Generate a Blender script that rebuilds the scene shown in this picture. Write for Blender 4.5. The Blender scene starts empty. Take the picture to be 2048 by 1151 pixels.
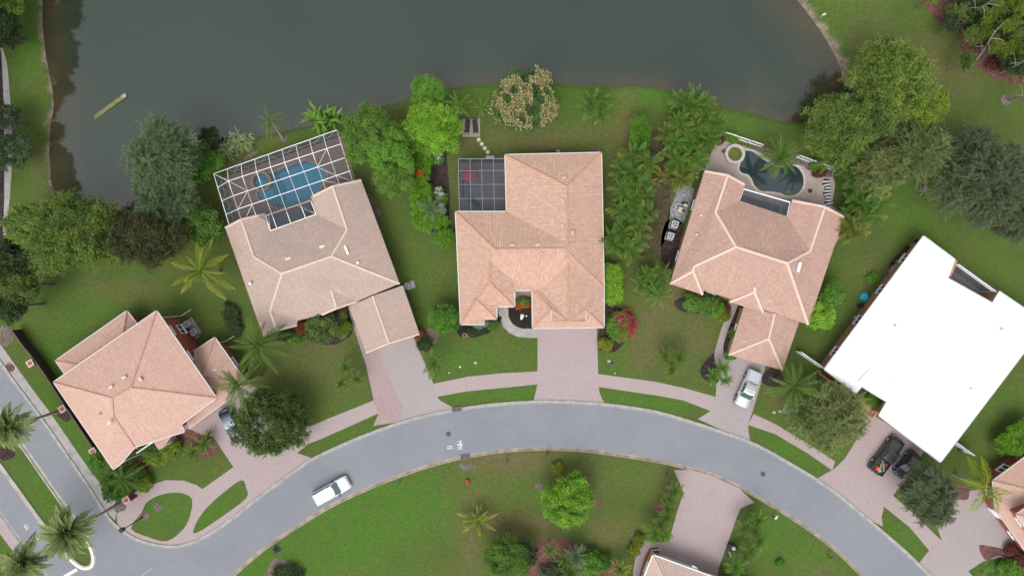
import bpy, bmesh, math, random
import numpy as np
from mathutils import Vector, Matrix
from mathutils.geometry import tessellate_polygon

random.seed(7)
rng = np.random.default_rng(7)
C = bpy.context.scene.collection
SC = bpy.context.scene

# ------------------------------------------------------------------ camera, sky, sun, exposure
CAM_H = 91.07                     # metres above the ground, looking straight down
F_PX = 1366.0                     # focal length in pixels of the 2048 px wide photograph
cam_d = bpy.data.cameras.new('camera'); cam = bpy.data.objects.new('camera', cam_d); C.objects.link(cam)
cam.location = (0, 0, CAM_H); cam_d.sensor_width = 36.0; cam_d.sensor_fit = 'HORIZONTAL'
cam_d.lens = 36.0 * F_PX / 2048.0; cam_d.clip_start = 0.5; cam_d.clip_end = 5000
SC.camera = cam

SUN_EL, SUN_AZ = math.radians(62), math.radians(200)
world = bpy.data.worlds.new('World'); SC.world = world; world.use_nodes = True
wn = world.node_tree; wn.nodes.clear()
sky = wn.nodes.new('ShaderNodeTexSky'); sky.sky_type = 'NISHITA'; sky.sun_disc = False
sky.sun_elevation = SUN_EL; sky.sun_rotation = SUN_AZ; sky.air_density = 1.0; sky.dust_density = 4.0; sky.ozone_density = 1.0
hs = wn.nodes.new('ShaderNodeHueSaturation'); hs.inputs['Saturation'].default_value = 0.22
bg = wn.nodes.new('ShaderNodeBackground'); bg.inputs['Strength'].default_value = 0.132
wo = wn.nodes.new('ShaderNodeOutputWorld')
wn.links.new(sky.outputs[0], hs.inputs['Color']); wn.links.new(hs.outputs[0], bg.inputs['Color']); wn.links.new(bg.outputs[0], wo.inputs['Surface'])
sun_d = bpy.data.lights.new('sun', 'SUN'); sun_d.energy = 0.8; sun_d.angle = math.radians(40); sun_d.color = (1.0, 0.97, 0.92)
sun = bpy.data.objects.new('sun', sun_d); C.objects.link(sun)
sun.rotation_euler = (math.pi / 2 - SUN_EL, 0, math.pi - SUN_AZ)
SC.view_settings.view_transform = 'Standard'; SC.view_settings.look = 'None'
SC.view_settings.exposure = 0.75; SC.view_settings.gamma = 1.0; SC.view_settings.use_curve_mapping = False
SC.cycles.max_bounces = 6; SC.cycles.transparent_max_bounces = 16; SC.cycles.diffuse_bounces = 3

# ------------------------------------------------------------------ coordinates: a spot of the photograph at height z -> metres
def P(px, py, z=0.0):
    k = (CAM_H - z) / F_PX
    return Vector(((px - 1024.0) * k, (575.5 - py) * k, z))
def P2(px, py, z=0.0):
    v = P(px, py, z); return (v.x, v.y)

# ------------------------------------------------------------------ materials
MATS = {}
def new_mat(name):
    m = bpy.data.materials.new(name); m.use_nodes = True
    nt = m.node_tree; b = nt.nodes['Principled BSDF']
    return m, nt, b
def N(nt, typ, **kw):
    n = nt.nodes.new(typ)
    for k, v in kw.items(): setattr(n, k, v)
    return n
def mixc(nt, fac, a, b, blend='MIX'):
    n = N(nt, 'ShaderNodeMix', data_type='RGBA', blend_type=blend)
    for sock, val in ((n.inputs[0], fac), (n.inputs[6], a), (n.inputs[7], b)):
        if hasattr(val, 'links') or isinstance(val, bpy.types.NodeSocket): nt.links.new(val, sock)
        elif isinstance(val, tuple): sock.default_value = (*val, 1)
        else: sock.default_value = val
    return n.outputs[2]
def noise(nt, scale, detail=4, rough=0.55, coord=None, lo=0.35, hi=0.65):
    if coord is None:
        g = N(nt, 'ShaderNodeNewGeometry'); coord = g.outputs['Position']
    n = N(nt, 'ShaderNodeTexNoise'); n.inputs['Scale'].default_value = scale; n.inputs['Detail'].default_value = detail
    n.inputs['Roughness'].default_value = rough; nt.links.new(coord, n.inputs['Vector'])
    r = N(nt, 'ShaderNodeMapRange'); r.inputs[1].default_value = lo; r.inputs[2].default_value = hi
    nt.links.new(n.outputs[0], r.inputs[0]); return r.outputs[0]
def math_(nt, op, a, b=None):
    n = N(nt, 'ShaderNodeMath', operation=op); n.use_clamp = False
    for i, v in enumerate((a, b)):
        if v is None: continue
        if isinstance(v, (int, float)): n.inputs[i].default_value = v
        else: nt.links.new(v, n.inputs[i])
    return n.outputs[0]
def bump(nt, b, h, dist=0.02, strength=0.5):
    n = N(nt, 'ShaderNodeBump'); n.inputs['Distance'].default_value = dist; n.inputs['Strength'].default_value = strength
    nt.links.new(h, n.inputs['Height']); nt.links.new(n.outputs[0], b.inputs['Normal'])
def set_rs(b, rough, spec=0.5, metal=0.0):
    b.inputs['Roughness'].default_value = rough; b.inputs['Specular IOR Level'].default_value = spec; b.inputs['Metallic'].default_value = metal
def M(name, col, rough=0.7, spec=0.4, metal=0.0, var=0.12, scale=3.0, coat=0.0, fine=True):
    """plain painted / moulded stuff with slight mottling"""
    if name in MATS: return MATS[name]
    m, nt, b = new_mat(name); set_rs(b, rough, spec, metal)
    f = noise(nt, scale, 5)
    d = tuple(max(0, c * (1 - var)) for c in col); l = tuple(min(1, c * (1 + var)) for c in col)
    c = mixc(nt, f, d, l); nt.links.new(c, b.inputs['Base Color'])
    b.inputs['Coat Weight'].default_value = coat
    MATS[name] = m; return m
def leaf_mat(name, dark, light, tip=None, rough=0.55):
    """foliage: colour of each leaf from its own 'tone' number, dry or young tips from 'tip'"""
    if name in MATS: return MATS[name]
    m, nt, b = new_mat(name); set_rs(b, rough, 0.25)
    a = N(nt, 'ShaderNodeAttribute', attribute_name='tone')
    oi = N(nt, 'ShaderNodeObjectInfo')
    f = math_(nt, 'ADD', a.outputs['Fac'], math_(nt, 'MULTIPLY', math_(nt, 'SUBTRACT', oi.outputs['Random'], 0.5), 0.35))
    c = mixc(nt, f, dark, light)
    if tip:
        t = N(nt, 'ShaderNodeAttribute', attribute_name='tip')
        c = mixc(nt, t.outputs['Fac'], c, tip)
    nt.links.new(c, b.inputs['Base Color'])
    tr = N(nt, 'ShaderNodeBsdfTranslucent'); nt.links.new(c, tr.inputs['Color'])
    mx = N(nt, 'ShaderNodeMixShader'); mx.inputs[0].default_value = 0.34
    out = nt.nodes['Material Output']
    nt.links.new(b.outputs[0], mx.inputs[1]); nt.links.new(tr.outputs[0], mx.inputs[2]); nt.links.new(mx.outputs[0], out.inputs['Surface'])
    MATS[name] = m; return m
def tile_mat(name, col, var=0.08, pink=(0, 0, 0)):
    if name in MATS: return MATS[name]
    m, nt, b = new_mat(name); set_rs(b, 0.85, 0.2)
    a = N(nt, 'ShaderNodeAttribute', attribute_name='tone')
    d = tuple(c * (1 - var * 1.3) for c in col); l = tuple(min(1, c * (1 + var)) for c in col)
    c = mixc(nt, a.outputs['Fac'], d, l)
    big = noise(nt, 0.35, 5, 0.6)
    st = tuple(min(1, x * y) for x, y in zip(col, (0.86, 0.90, 0.93)))
    c = mixc(nt, math_(nt, 'MULTIPLY', big, 0.55), c, st)
    c = mixc(nt, math_(nt, 'MULTIPLY', noise(nt, 9, 3), 0.25), c, tuple(x * 0.78 for x in col)); c = mixc(nt, math_(nt, 'MULTIPLY', noise(nt, 1.1, 7, 0.75, lo=0.5, hi=0.68), 0.35), c, (col[0] * 0.72, col[1] * 0.74, col[2] * 0.76)); c = mixc(nt, math_(nt, 'MULTIPLY', noise(nt, 2.6, 5, 0.7, lo=0.55, hi=0.68), 0.30), c, tuple(min(1, x * 1.22) for x in col))
    nt.links.new(c, b.inputs['Base Color']); MATS[name] = m; return m
def paver_mat(name, a, bcol, joint, patch):
    if name in MATS: return MATS[name]
    m, nt, b = new_mat(name); set_rs(b, 0.85, 0.25)
    g = N(nt, 'ShaderNodeNewGeometry')
    br = N(nt, 'ShaderNodeTexBrick'); br.inputs['Scale'].default_value = 1.0
    br.inputs['Brick Width'].default_value = 0.24; br.inputs['Row Height'].default_value = 0.13; br.inputs['Mortar Size'].default_value = 0.012
    br.inputs['Color1'].default_value = (*a, 1); br.inputs['Color2'].default_value = (*bcol, 1); br.inputs['Mortar'].default_value = (*joint, 1)
    mp = N(nt, 'ShaderNodeMapping'); mp.inputs['Rotation'].default_value = (0, 0, 0.6)
    nt.links.new(g.outputs['Position'], mp.inputs[0]); nt.links.new(mp.outputs[0], br.inputs['Vector'])
    c = mixc(nt, math_(nt, 'MULTIPLY', noise(nt, 0.22, 4, 0.6), 0.65), br.outputs['Color'], patch)
    c = mixc(nt, math_(nt, 'MULTIPLY', noise(nt, 2.2, 5, 0.65, lo=0.48, hi=0.70), 0.50), c, tuple(x * 0.68 for x in a)); c = mixc(nt, math_(nt, 'MULTIPLY', noise(nt, 5, 5, 0.7, lo=0.45, hi=0.6), 0.22), c, tuple(min(1, x * 1.3) for x in a))
    nt.links.new(c, b.inputs['Base Color']); bump(nt, b, br.outputs['Fac'], 0.006, 0.4)
    MATS[name] = m; return m
def mulch_mat(name, a, b2):
    if name in MATS: return MATS[name]
    m, nt, b = new_mat(name); set_rs(b, 0.95, 0.1)
    v = N(nt, 'ShaderNodeTexVoronoi'); v.inputs['Scale'].default_value = 9
    g = N(nt, 'ShaderNodeNewGeometry'); nt.links.new(g.outputs['Position'], v.inputs['Vector'])
    c = mixc(nt, v.outputs['Color'], a, b2); c = mixc(nt, noise(nt, 0.8), c, tuple(x * 1.35 for x in b2)); c = mixc(nt, math_(nt, 'MULTIPLY', noise(nt, 3.2, 6, 0.75, lo=0.42, hi=0.58), 0.75), c, tuple(x * 0.45 for x in a)); c = mixc(nt, math_(nt, 'MULTIPLY', noise(nt, 5.5, 5, 0.7, lo=0.56, hi=0.68), 0.6), c, (b2[0] * 1.7, b2[1] * 1.7, b2[2] * 1.5))
    nt.links.new(c, b.inputs['Base Color']); bump(nt, b, v.outputs['Distance'], 0.05, 0.8)
    MATS[name] = m; return m

def grass_material():
    m, nt, b = new_mat('grass'); set_rs(b, 0.9, 0.15)
    at = N(nt, 'ShaderNodeAttribute', attribute_name='mask'); sp = N(nt, 'ShaderNodeSeparateColor'); nt.links.new(at.outputs['Color'], sp.inputs[0])
    lush, dry, sand = sp.outputs[0], sp.outputs[1], sp.outputs[2]
    olive, green, deep = (0.122, 0.148, 0.030), (0.072, 0.192, 0.018), (0.064, 0.125, 0.026)
    c = mixc(nt, noise(nt, 0.30, 6, 0.62), olive, deep)
    f = math_(nt, 'ADD', lush, math_(nt, 'MULTIPLY', math_(nt, 'SUBTRACT', noise(nt, 0.16, 5, 0.6), 0.5), 0.5))
    n = N(nt, 'ShaderNodeClamp'); nt.links.new(f, n.inputs[0]); c = mixc(nt, n.outputs[0], c, green)
    # worn, yellowed patches where the mask asks for them, and a few elsewhere
    f = math_(nt, 'ADD', math_(nt, 'MULTIPLY', dry, 0.42), math_(nt, 'MULTIPLY', math_(nt, 'ADD', math_(nt, 'MULTIPLY', dry, 0.8), 0.22), noise(nt, 0.6, 7, 0.75, lo=0.40, hi=0.60)))
    n = N(nt, 'ShaderNodeClamp'); nt.links.new(f, n.inputs[0]); c = mixc(nt, n.outputs[0], c, (0.180, 0.138, 0.068))
    c = mixc(nt, math_(nt, 'MULTIPLY', noise(nt, 1.6, 7, 0.8, lo=0.42, hi=0.62), 0.40), c, (0.040, 0.078, 0.016))
    c = mixc(nt, math_(nt, 'MULTIPLY', noise(nt, 4.5, 6, 0.8, lo=0.42, hi=0.58), 0.50), c, (0.030, 0.052, 0.012))
    c = mixc(nt, math_(nt, 'MULTIPLY', noise(nt, 7, 5, 0.75, lo=0.52, hi=0.66), 0.40), c, (0.150, 0.165, 0.050))
    s = mixc(nt, noise(nt, 1.3, 6), (0.16, 0.125, 0.09), (0.30, 0.25, 0.19)); s = mixc(nt, noise(nt, 7, 4, lo=0.55, hi=0.6), s, (0.08, 0.06, 0.045))
    c = mixc(nt, sand, c, s)
    nt.links.new(c, b.inputs['Base Color']); bump(nt, b, noise(nt, 14, 5, 0.7), 0.06, 0.6)
    MATS['grass'] = m; return m
def asphalt_material():
    m, nt, b = new_mat('asphalt'); set_rs(b, 0.85, 0.3)
    c = mixc(nt, noise(nt, 0.12, 5, 0.6), (0.170, 0.182, 0.213), (0.208, 0.218, 0.245))
    c = mixc(nt, math_(nt, 'MULTIPLY', noise(nt, 0.9, 7, 0.75), 0.5), c, (0.150, 0.160, 0.185)); c = mixc(nt, math_(nt, 'MULTIPLY', noise(nt, 0.35, 4, 0.6, lo=0.55, hi=0.7), 0.35), c, (0.225, 0.225, 0.235))
    c = mixc(nt, math_(nt, 'MULTIPLY', noise(nt, 28, 3, 0.7), 0.35), c, (0.27, 0.275, 0.285))
    nt.links.new(c, b.inputs['Base Color']); bump(nt, b, noise(nt, 30, 3), 0.01, 0.4)
    MATS['asphalt'] = m; return m
def water_material(name, deep, shallow, rough=0.03, wave=0.006, scale=1.4):
    m, nt, b = new_mat(name); set_rs(b, rough, 0.5); b.inputs['IOR'].default_value = 1.80
    a = N(nt, 'ShaderNodeAttribute', attribute_name='shallow')
    n1 = noise(nt, 0.06, 5, 0.6)
    d = mixc(nt, n1, deep, tuple(x * 1.22 for x in deep))
    f = math_(nt, 'MULTIPLY', a.outputs['Fac'], math_(nt, 'ADD', 0.45, math_(nt, 'MULTIPLY', noise(nt, 0.35, 6, 0.7), 0.75)))
    n = N(nt, 'ShaderNodeClamp'); nt.links.new(f, n.inputs[0])
    c = mixc(nt, n.outputs[0], d, shallow); nt.links.new(c, b.inputs['Base Color'])
    bump(nt, b, noise(nt, scale, 6, 0.6, lo=0, hi=1), wave, 0.5)
    MATS[name] = m; return m
def clear_water(name, tint, rough=0.03):
    m, nt, b = new_mat(name); nt.nodes.remove(b)
    t = N(nt, 'ShaderNodeBsdfTransparent'); t.inputs[0].default_value = (*tint, 1)
    g = N(nt, 'ShaderNodeBsdfGlossy'); g.inputs['Roughness'].default_value = rough
    fr = N(nt, 'ShaderNodeFresnel'); fr.inputs[0].default_value = 1.33
    mx = N(nt, 'ShaderNodeMixShader'); out = nt.nodes['Material Output']
    bm = N(nt, 'ShaderNodeBump'); bm.inputs['Distance'].default_value = 0.02; bm.inputs['Strength'].default_value = 0.4
    nt.links.new(noise(nt, 2.5, 4, lo=0, hi=1), bm.inputs['Height']); nt.links.new(bm.outputs[0], g.inputs['Normal'])
    nt.links.new(fr.outputs[0], mx.inputs[0]); nt.links.new(t.outputs[0], mx.inputs[1]); nt.links.new(g.outputs[0], mx.inputs[2]); nt.links.new(mx.outputs[0], out.inputs[0])
    MATS[name] = m; return m
def screen_mat(name, col, cover):
    m, nt, b = new_mat(name); set_rs(b, 0.7, 0.2); b.inputs['Base Color'].default_value = (*col, 1)
    t = N(nt, 'ShaderNodeBsdfTransparent'); mx = N(nt, 'ShaderNodeMixShader'); mx.inputs[0].default_value = cover
    out = nt.nodes['Material Output']
    nt.links.new(t.outputs[0], mx.inputs[1]); nt.links.new(b.outputs[0], mx.inputs[2]); nt.links.new(mx.outputs[0], out.inputs[0])
    MATS[name] = m; return m

grass_material(); asphalt_material()
water_material('lake_water', (0.016, 0.029, 0.019), (0.066, 0.046, 0.022))
water_material('dark_pool_water', (0.018, 0.032, 0.034), (0.03, 0.04, 0.03), 0.03, 0.004)
water_material('spa_water', (0.10, 0.105, 0.045), (0.1, 0.1, 0.05), 0.04, 0.004)
clear_water('pool_water', (0.50, 0.80, 0.88))
screen_mat('insect_screen', (0.075, 0.082, 0.095), 0.34); screen_mat('dark_screen', (0.04, 0.052, 0.068), 0.48)
white_metal = M('white_metal', (0.78, 0.78, 0.78), 0.45, var=0.04)
bronze_metal = M('grey_metal', (0.32, 0.36, 0.37), 0.45, var=0.05)
concrete = M('concrete', (0.285, 0.275, 0.265), 0.9, var=0.18, scale=1.5)
kerb_tan = M('kerb_tan', (0.285, 0.240, 0.195), 0.9, var=0.28, scale=0.9)
kerb_white = M('kerb_white', (0.72, 0.71, 0.68), 0.8, var=0.08)
walk_concrete = M('walk_concrete', (0.30, 0.285, 0.275), 0.9, var=0.14, scale=1.2)
pav_pink = paver_mat('pavers_pink', (0.375, 0.290, 0.288), (0.325, 0.255, 0.255), (0.24, 0.20, 0.20), (0.325, 0.280, 0.285))
pav_grey = paver_mat('pavers_grey', (0.345, 0.285, 0.280), (0.300, 0.255, 0.252), (0.22, 0.20, 0.20), (0.295, 0.278, 0.285))
pav_red = paver_mat('pavers_red', (0.355, 0.250, 0.252), (0.300, 0.215, 0.218), (0.20, 0.15, 0.15), (0.32, 0.262, 0.262))
pav_deck = paver_mat('deck_pavers', (0.235, 0.150, 0.125), (0.185, 0.120, 0.105), (0.12, 0.09, 0.08), (0.22, 0.165, 0.145))
pav_lanai = paver_mat('lanai_pavers', (0.230, 0.165, 0.150), (0.165, 0.125, 0.120), (0.10, 0.08, 0.08), (0.26, 0.215, 0.19))
deck_plain = M('deck_plain', (0.33, 0.275, 0.245), 0.85, var=0.10, scale=0.8)
coping_mat = M('coping', (0.43, 0.39, 0.345), 0.8, var=0.12)
mulch_dark = mulch_mat('mulch_dark', (0.030, 0.022, 0.021), (0.060, 0.045, 0.042))
mulch_black = mulch_mat('mulch_black', (0.016, 0.013, 0.014), (0.032, 0.026, 0.028))
mulch_red = mulch_mat('mulch_red', (0.11, 0.052, 0.044), (0.165, 0.085, 0.07))
mulch_pale = mulch_mat('mulch_pale', (0.125, 0.10, 0.088), (0.17, 0.14, 0.125))
gravel_mat = mulch_mat('gravel', (0.17, 0.175, 0.19), (0.30, 0.30, 0.32))
straw_mat = mulch_mat('straw_mulch', (0.24, 0.16, 0.08), (0.32, 0.22, 0.12))
glass = M('glass', (0.035, 0.05, 0.06), 0.06, 0.8, var=0.0)
black_rubber = M('rubber', (0.015, 0.015, 0.016), 0.8)
bark = M('bark', (0.13, 0.115, 0.095), 0.9, var=0.3, scale=6)
pale_bark = M('pale_bark', (0.27, 0.25, 0.225), 0.9, var=0.2, scale=5)

# ------------------------------------------------------------------ mesh helpers
def mesh_np(name, V, F, mat, tone=None, tip=None, smooth=False):
    me = bpy.data.meshes.new(name); V = np.asarray(V, dtype=np.float32); F = np.asarray(F, dtype=np.int32)
    nv, (nf, k) = len(V), F.shape
    me.vertices.add(nv); me.vertices.foreach_set('co', V.ravel())
    me.loops.add(nf * k); me.loops.foreach_set('vertex_index', F.ravel())
    me.polygons.add(nf); me.polygons.foreach_set('loop_start', np.arange(0, nf * k, k, dtype=np.int32))
    if tone is not None:
        a = me.attributes.new('tone', 'FLOAT', 'FACE'); a.data.foreach_set('value', np.asarray(tone, dtype=np.float32))
    if tip is not None:
        a = me.attributes.new('tip', 'FLOAT', 'FACE'); a.data.foreach_set('value', np.asarray(tip, dtype=np.float32))
    if smooth: me.polygons.foreach_set('use_smooth', np.ones(nf, dtype=bool))
    me.materials.append(mat); me.update(calc_edges=True); me.validate(); return me
def mesh_py(name, V, F, mats, midx=None, smooth=False):
    me = bpy.data.meshes.new(name); me.from_pydata([tuple(v) for v in V], [], F)
    for m in (mats if isinstance(mats, (list, tuple)) else [mats]): me.materials.append(m)
    if midx: me.polygons.foreach_set('material_index', midx)
    if smooth: me.polygons.foreach_set('use_smooth', [True] * len(me.polygons))
    me.update(); return me
def link(name, me, parent=None, label=None, cat=None, group=None, kind=None, loc=None, rotz=None):
    o = bpy.data.objects.new(name, me); C.objects.link(o)
    if parent is not None: o.parent = parent
    if loc is not None: o.location = loc
    if rotz is not None: o.rotation_euler = (0, 0, rotz)
    if label: o['label'] = label
    if cat: o['category'] = cat
    if group: o['group'] = group
    if kind: o['kind'] = kind
    return o
def thing(name, label, cat, loc=(0, 0, 0), rotz=0, group=None):
    return link(name, None, None, label, cat, group, None, loc, rotz)
class MB:
    """collects boxes, tubes, prisms into one mesh"""
    def __init__(s): s.V = []; s.F = []; s.I = []
    def add(s, V, F, mi=0):
        b = len(s.V); s.V += [Vector(v) for v in V]; s.F += [[i + b for i in f] for f in F]; s.I += [mi] * len(F); return s
    def box(s, c, size, rz=0, mi=0, taper=1.0):
        x, y, z = size[0] / 2, size[1] / 2, size[2] / 2; cr, sr = math.cos(rz), math.sin(rz)
        V = []
        for dz in (-1, 1):
            t = taper if dz > 0 else 1
            for dx, dy in ((-1, -1), (1, -1), (1, 1), (-1, 1)):
                X, Y = dx * x * t, dy * y * t
                V.append((c[0] + X * cr - Y * sr, c[1] + X * sr + Y * cr, c[2] + dz * z))
        return s.add(V, [[3, 2, 1, 0], [4, 5, 6, 7], [0, 1, 5, 4], [1, 2, 6, 5], [2, 3, 7, 6], [3, 0, 4, 7]], mi)
    def beam(s, a, b, w, h=None, mi=0):
        a, b = Vector(a), Vector(b); h = h or w; d = (b - a)
        if d.length < 1e-6: return s
        d.normalize(); up = Vector((0, 0, 1)) if abs(d.z) < 0.95 else Vector((1, 0, 0))
        sd = d.cross(up).normalized() * w / 2; u = sd.cross(d).normalized() * h / 2
        V = [a - sd - u, a + sd - u, a + sd + u, a - sd + u, b - sd - u, b + sd - u, b + sd + u, b - sd + u]
        return s.add(V, [[0, 1, 2, 3], [7, 6, 5, 4], [0, 4, 5, 1], [1, 5, 6, 2], [2, 6, 7, 3], [3, 7, 4, 0]], mi)
    def tube(s, pts, radii, n=7, mi=0, cap=True):
        V = []; F = []
        for i, p in enumerate(pts):
            p = Vector(p); q = Vector(pts[min(i + 1, len(pts) - 1)]) - Vector(pts[max(i - 1, 0)])
            d = q.normalized() if q.length else Vector((0, 0, 1)); up = Vector((0, 0, 1)) if abs(d.z) < 0.9 else Vector((1, 0, 0))
            a = d.cross(up).normalized(); b = d.cross(a)
            for k in range(n):
                t = 2 * math.pi * k / n; V.append(p + (a * math.cos(t) + b * math.sin(t)) * radii[i])
        for i in range(len(pts) - 1):
            for k in range(n): F.append([i * n + k, i * n + (k + 1) % n, (i + 1) * n + (k + 1) % n, (i + 1) * n + k])
        if cap: F.append(list(range(n))[::-1]); F.append([(len(pts) - 1) * n + k for k in range(n)])
        return s.add(V, F, mi)
    def cyl(s, c, r, h, n=16, mi=0, r2=None):
        return s.tube([(c[0], c[1], c[2]), (c[0], c[1], c[2] + h)], [r, r if r2 is None else r2], n, mi)
    def disc_ring(s, c, r0, r1, h, n=28, mi=0):
        V = []; F = []
        for r, z in ((r0, 0), (r0, h), (r1, h), (r1, 0)):
            for k in range(n):
                t = 2 * math.pi * k / n; V.append((c[0] + r * math.cos(t), c[1] + r * math.sin(t), c[2] + z))
        for j in range(4):
            for k in range(n): F.append([j * n + k, j * n + (k + 1) % n, ((j + 1) % 4) * n + (k + 1) % n, ((j + 1) % 4) * n + k])
        return s.add(V, F, mi)
    def prism(s, poly, z0, z1, mi=0):
        n = len(poly); V = [(p[0], p[1], z0) for p in poly] + [(p[0], p[1], z1) for p in poly]
        F = [[i, (i + 1) % n, (i + 1) % n + n, i + n] for i in range(n)]
        tri = tessellate_polygon([[Vector((p[0], p[1], 0)) for p in poly]])
        F += [[a + n, b + n, c + n] for a, b, c in tri] + [[c, b, a] for a, b, c in tri]
        return s.add(V, F, mi)
    def mesh(s, name, mats, smooth=False): 
        me = mesh_py(name, s.V, s.F, mats, s.I, smooth)
        bm = bmesh.new(); bm.from_mesh(me); bmesh.ops.recalc_face_normals(bm, faces=bm.faces); bm.to_mesh(me); bm.free()
        return me
def ob(name, mb, mats, parent=None, smooth=False, **kw): return link(name, mb.mesh(name, mats, smooth), parent, **kw)

def area2(poly): return sum(poly[i][0] * poly[(i + 1) % len(poly)][1] - poly[(i + 1) % len(poly)][0] * poly[i][1] for i in range(len(poly))) / 2
def ccw(poly): return list(poly) if area2(poly) > 0 else list(poly)[::-1]
def inset(poly, d):
    poly = ccw(poly); n = len(poly); out = []
    for i in range(n):
        a, b, c = Vector(poly[i - 1][:2]), Vector(poly[i][:2]), Vector(poly[(i + 1) % n][:2])
        e1 = (b - a).normalized(); e2 = (c - b).normalized(); n1 = Vector((-e1.y, e1.x)); n2 = Vector((-e2.y, e2.x))
        k = 1 + n1.dot(n2); q = b + (n1 + n2) * (d / max(k, 0.3)); out.append((q.x, q.y))
    return out
def smooth_line(pts, sub=4, closed=False):
    """Catmull-Rom through the given points"""
    n = len(pts); out = []
    rngi = range(n) if closed else range(n - 1)
    for i in rngi:
        p = [Vector((*pts[(i + k) % n if closed else min(max(i + k, 0), n - 1)][:2], 0)) for k in (-1, 0, 1, 2)]
        for s in range(sub):
            t = s / sub; t2, t3 = t * t, t * t * t
            q = 0.5 * ((2 * p[1]) + (-p[0] + p[2]) * t + (2 * p[0] - 5 * p[1] + 4 * p[2] - p[3]) * t2 + (-p[0] + 3 * p[1] - 3 * p[2] + p[3]) * t3)
            out.append((q.x, q.y))
    if not closed: out.append(tuple(pts[-1][:2]))
    return out
def inside_np(X, Y, poly):
    ins = np.zeros(X.shape, dtype=bool); n = len(poly)
    for i in range(n):
        x1, y1 = poly[i][:2]; x2, y2 = poly[(i + 1) % n][:2]
        if y1 == y2: continue
        c = ((y1 > Y) != (y2 > Y)) & (X < (x2 - x1) * (Y - y1) / (y2 - y1) + x1); ins ^= c
    return ins
def dist_np(X, Y, poly, closed=True):
    D = np.full(X.shape, 1e9); n = len(poly)
    for i in range(n if closed else n - 1):
        x1, y1 = poly[i][:2]; x2, y2 = poly[(i + 1) % n][:2]; dx, dy = x2 - x1, y2 - y1
        t = np.clip(((X - x1) * dx + (Y - y1) * dy) / (dx * dx + dy * dy + 1e-12), 0, 1)
        D = np.minimum(D, np.hypot(X - x1 - t * dx, Y - y1 - t * dy))
    return D
def sheet(name, poly, z, mat, holes=(), thick=0.0, parent=None, **kw):
    """flat piece of paving, mulch, deck; poly in metres, optional holes, optional visible edge"""
    loops = [ccw(poly)] + [ccw(h)[::-1] for h in holes]
    V = [Vector((p[0], p[1], z)) for lp in loops for p in lp]
    tri = tessellate_polygon([[Vector((p[0], p[1], 0)) for p in lp] for lp in loops])
    F = [list(t) for t in tri]
    # make all faces look up
    F = [f if (V[f[1]] - V[f[0]]).cross(V[f[2]] - V[f[0]]).z > 0 else f[::-1] for f in F]
    if thick:
        b = 0
        for lp in loops:
            n = len(lp); o = len(V); V += [Vector((p[0], p[1], z - thick)) for p in lp]
            F += [[b + i, o + i, o + (i + 1) % n, b + (i + 1) % n] for i in range(n)]; b += n
    return link(name, mesh_py(name, V, F, mat), parent, **kw)
def ribbon(name, pts, prof, mat, closed=False, parent=None, flip=False, **kw):
    """sweep a profile [(offset, z)...] along a line in metres"""
    n = len(pts); V = []; F = []; m = len(prof)
    for i in range(n):
        a = Vector((*pts[i - 1 if (closed or i) else 0], 0)); b = Vector((*pts[(i + 1) % n if closed else min(i + 1, n - 1)], 0))
        d = (b - a).normalized(); s = Vector((-d.y, d.x, 0)) * (-1 if flip else 1); p = Vector((*pts[i], 0))
        for o, z in prof: V.append(p + s * o + Vector((0, 0, z)))
    for i in range(n if closed else n - 1):
        j = (i + 1) % n
        for k in range(m - 1): F.append([i * m + k, i * m + k + 1, j * m + k + 1, j * m + k])
    mb = MB(); mb.add(V, F)
    me = mb.mesh(name, mat)
    return link(name, me, parent, **kw)
def px(pts, z=0.0): return [P2(x, y, z) for x, y in pts]
# ================================================================== THE GROUND AND THE LAKE
LAKE = px(smooth_line([(88, -160), (92, 0), (92, 50), (99, 117), (110, 167), (114, 217), (107, 255), (106, 317), (114, 384), (150, 425), (235, 440), (320, 405), (400, 345),
    (440, 300), (507, 270), (560, 256), (600, 249), (680, 230), (740, 213), (800, 197), (820, 187), (880, 172), (927, 167), (983, 160), (1050, 158), (1120, 160), (1143, 163),
    (1217, 167), (1230, 166), (1267, 164), (1312, 168), (1360, 182), (1427, 200), (1483, 215), (1533, 228), (1583, 240), (1619, 232), (1640, 205), (1669, 190), (1683, 173),
    (1679, 157), (1669, 127), (1649, 87), (1619, 43), (1586, 0), (1540, -70), (1440, -230), (1300, -420), (1000, -560), (600, -600), (300, -520), (130, -330)], 3, True), -0.35)
POOL1 = px([(538.8, 347), (566, 337.5), (599.3, 325), (611.8, 321), (624.3, 326), (636.8, 331.3), (646, 336), (652, 347), (651.4, 356), (648, 364), (641, 371), (634, 384), (627, 393), (615, 400), (603.4, 405.3),
    (578.4, 412.6), (557.6, 415.7), (550, 412), (536.7, 404.3), (520, 399), (515.5, 393), (514.8, 385.5), (520, 379), (531, 378), (541, 371), (543, 362), (541, 354)], 0.1)
POOL2 = px(smooth_line([(1488, 303), (1500, 301.5), (1515, 309.6), (1529.5, 321), (1549, 333), (1568, 334), (1583, 330.5), (1595, 335), (1604, 347), (1607, 362), (1602.5, 379), (1590, 389), (1573, 391),
    (1558.6, 385), (1539, 382.6), (1522, 381.4), (1510, 371.6), (1502.7, 357), (1495.4, 348.5), (1485.7, 346.3), (1479, 340), (1479.6, 330), (1484, 316)], 3, True), 0.1)
SPA1 = P(522, 362.6, 0.3); SPA2 = P(1470.4, 307.6, 0.5)

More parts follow.
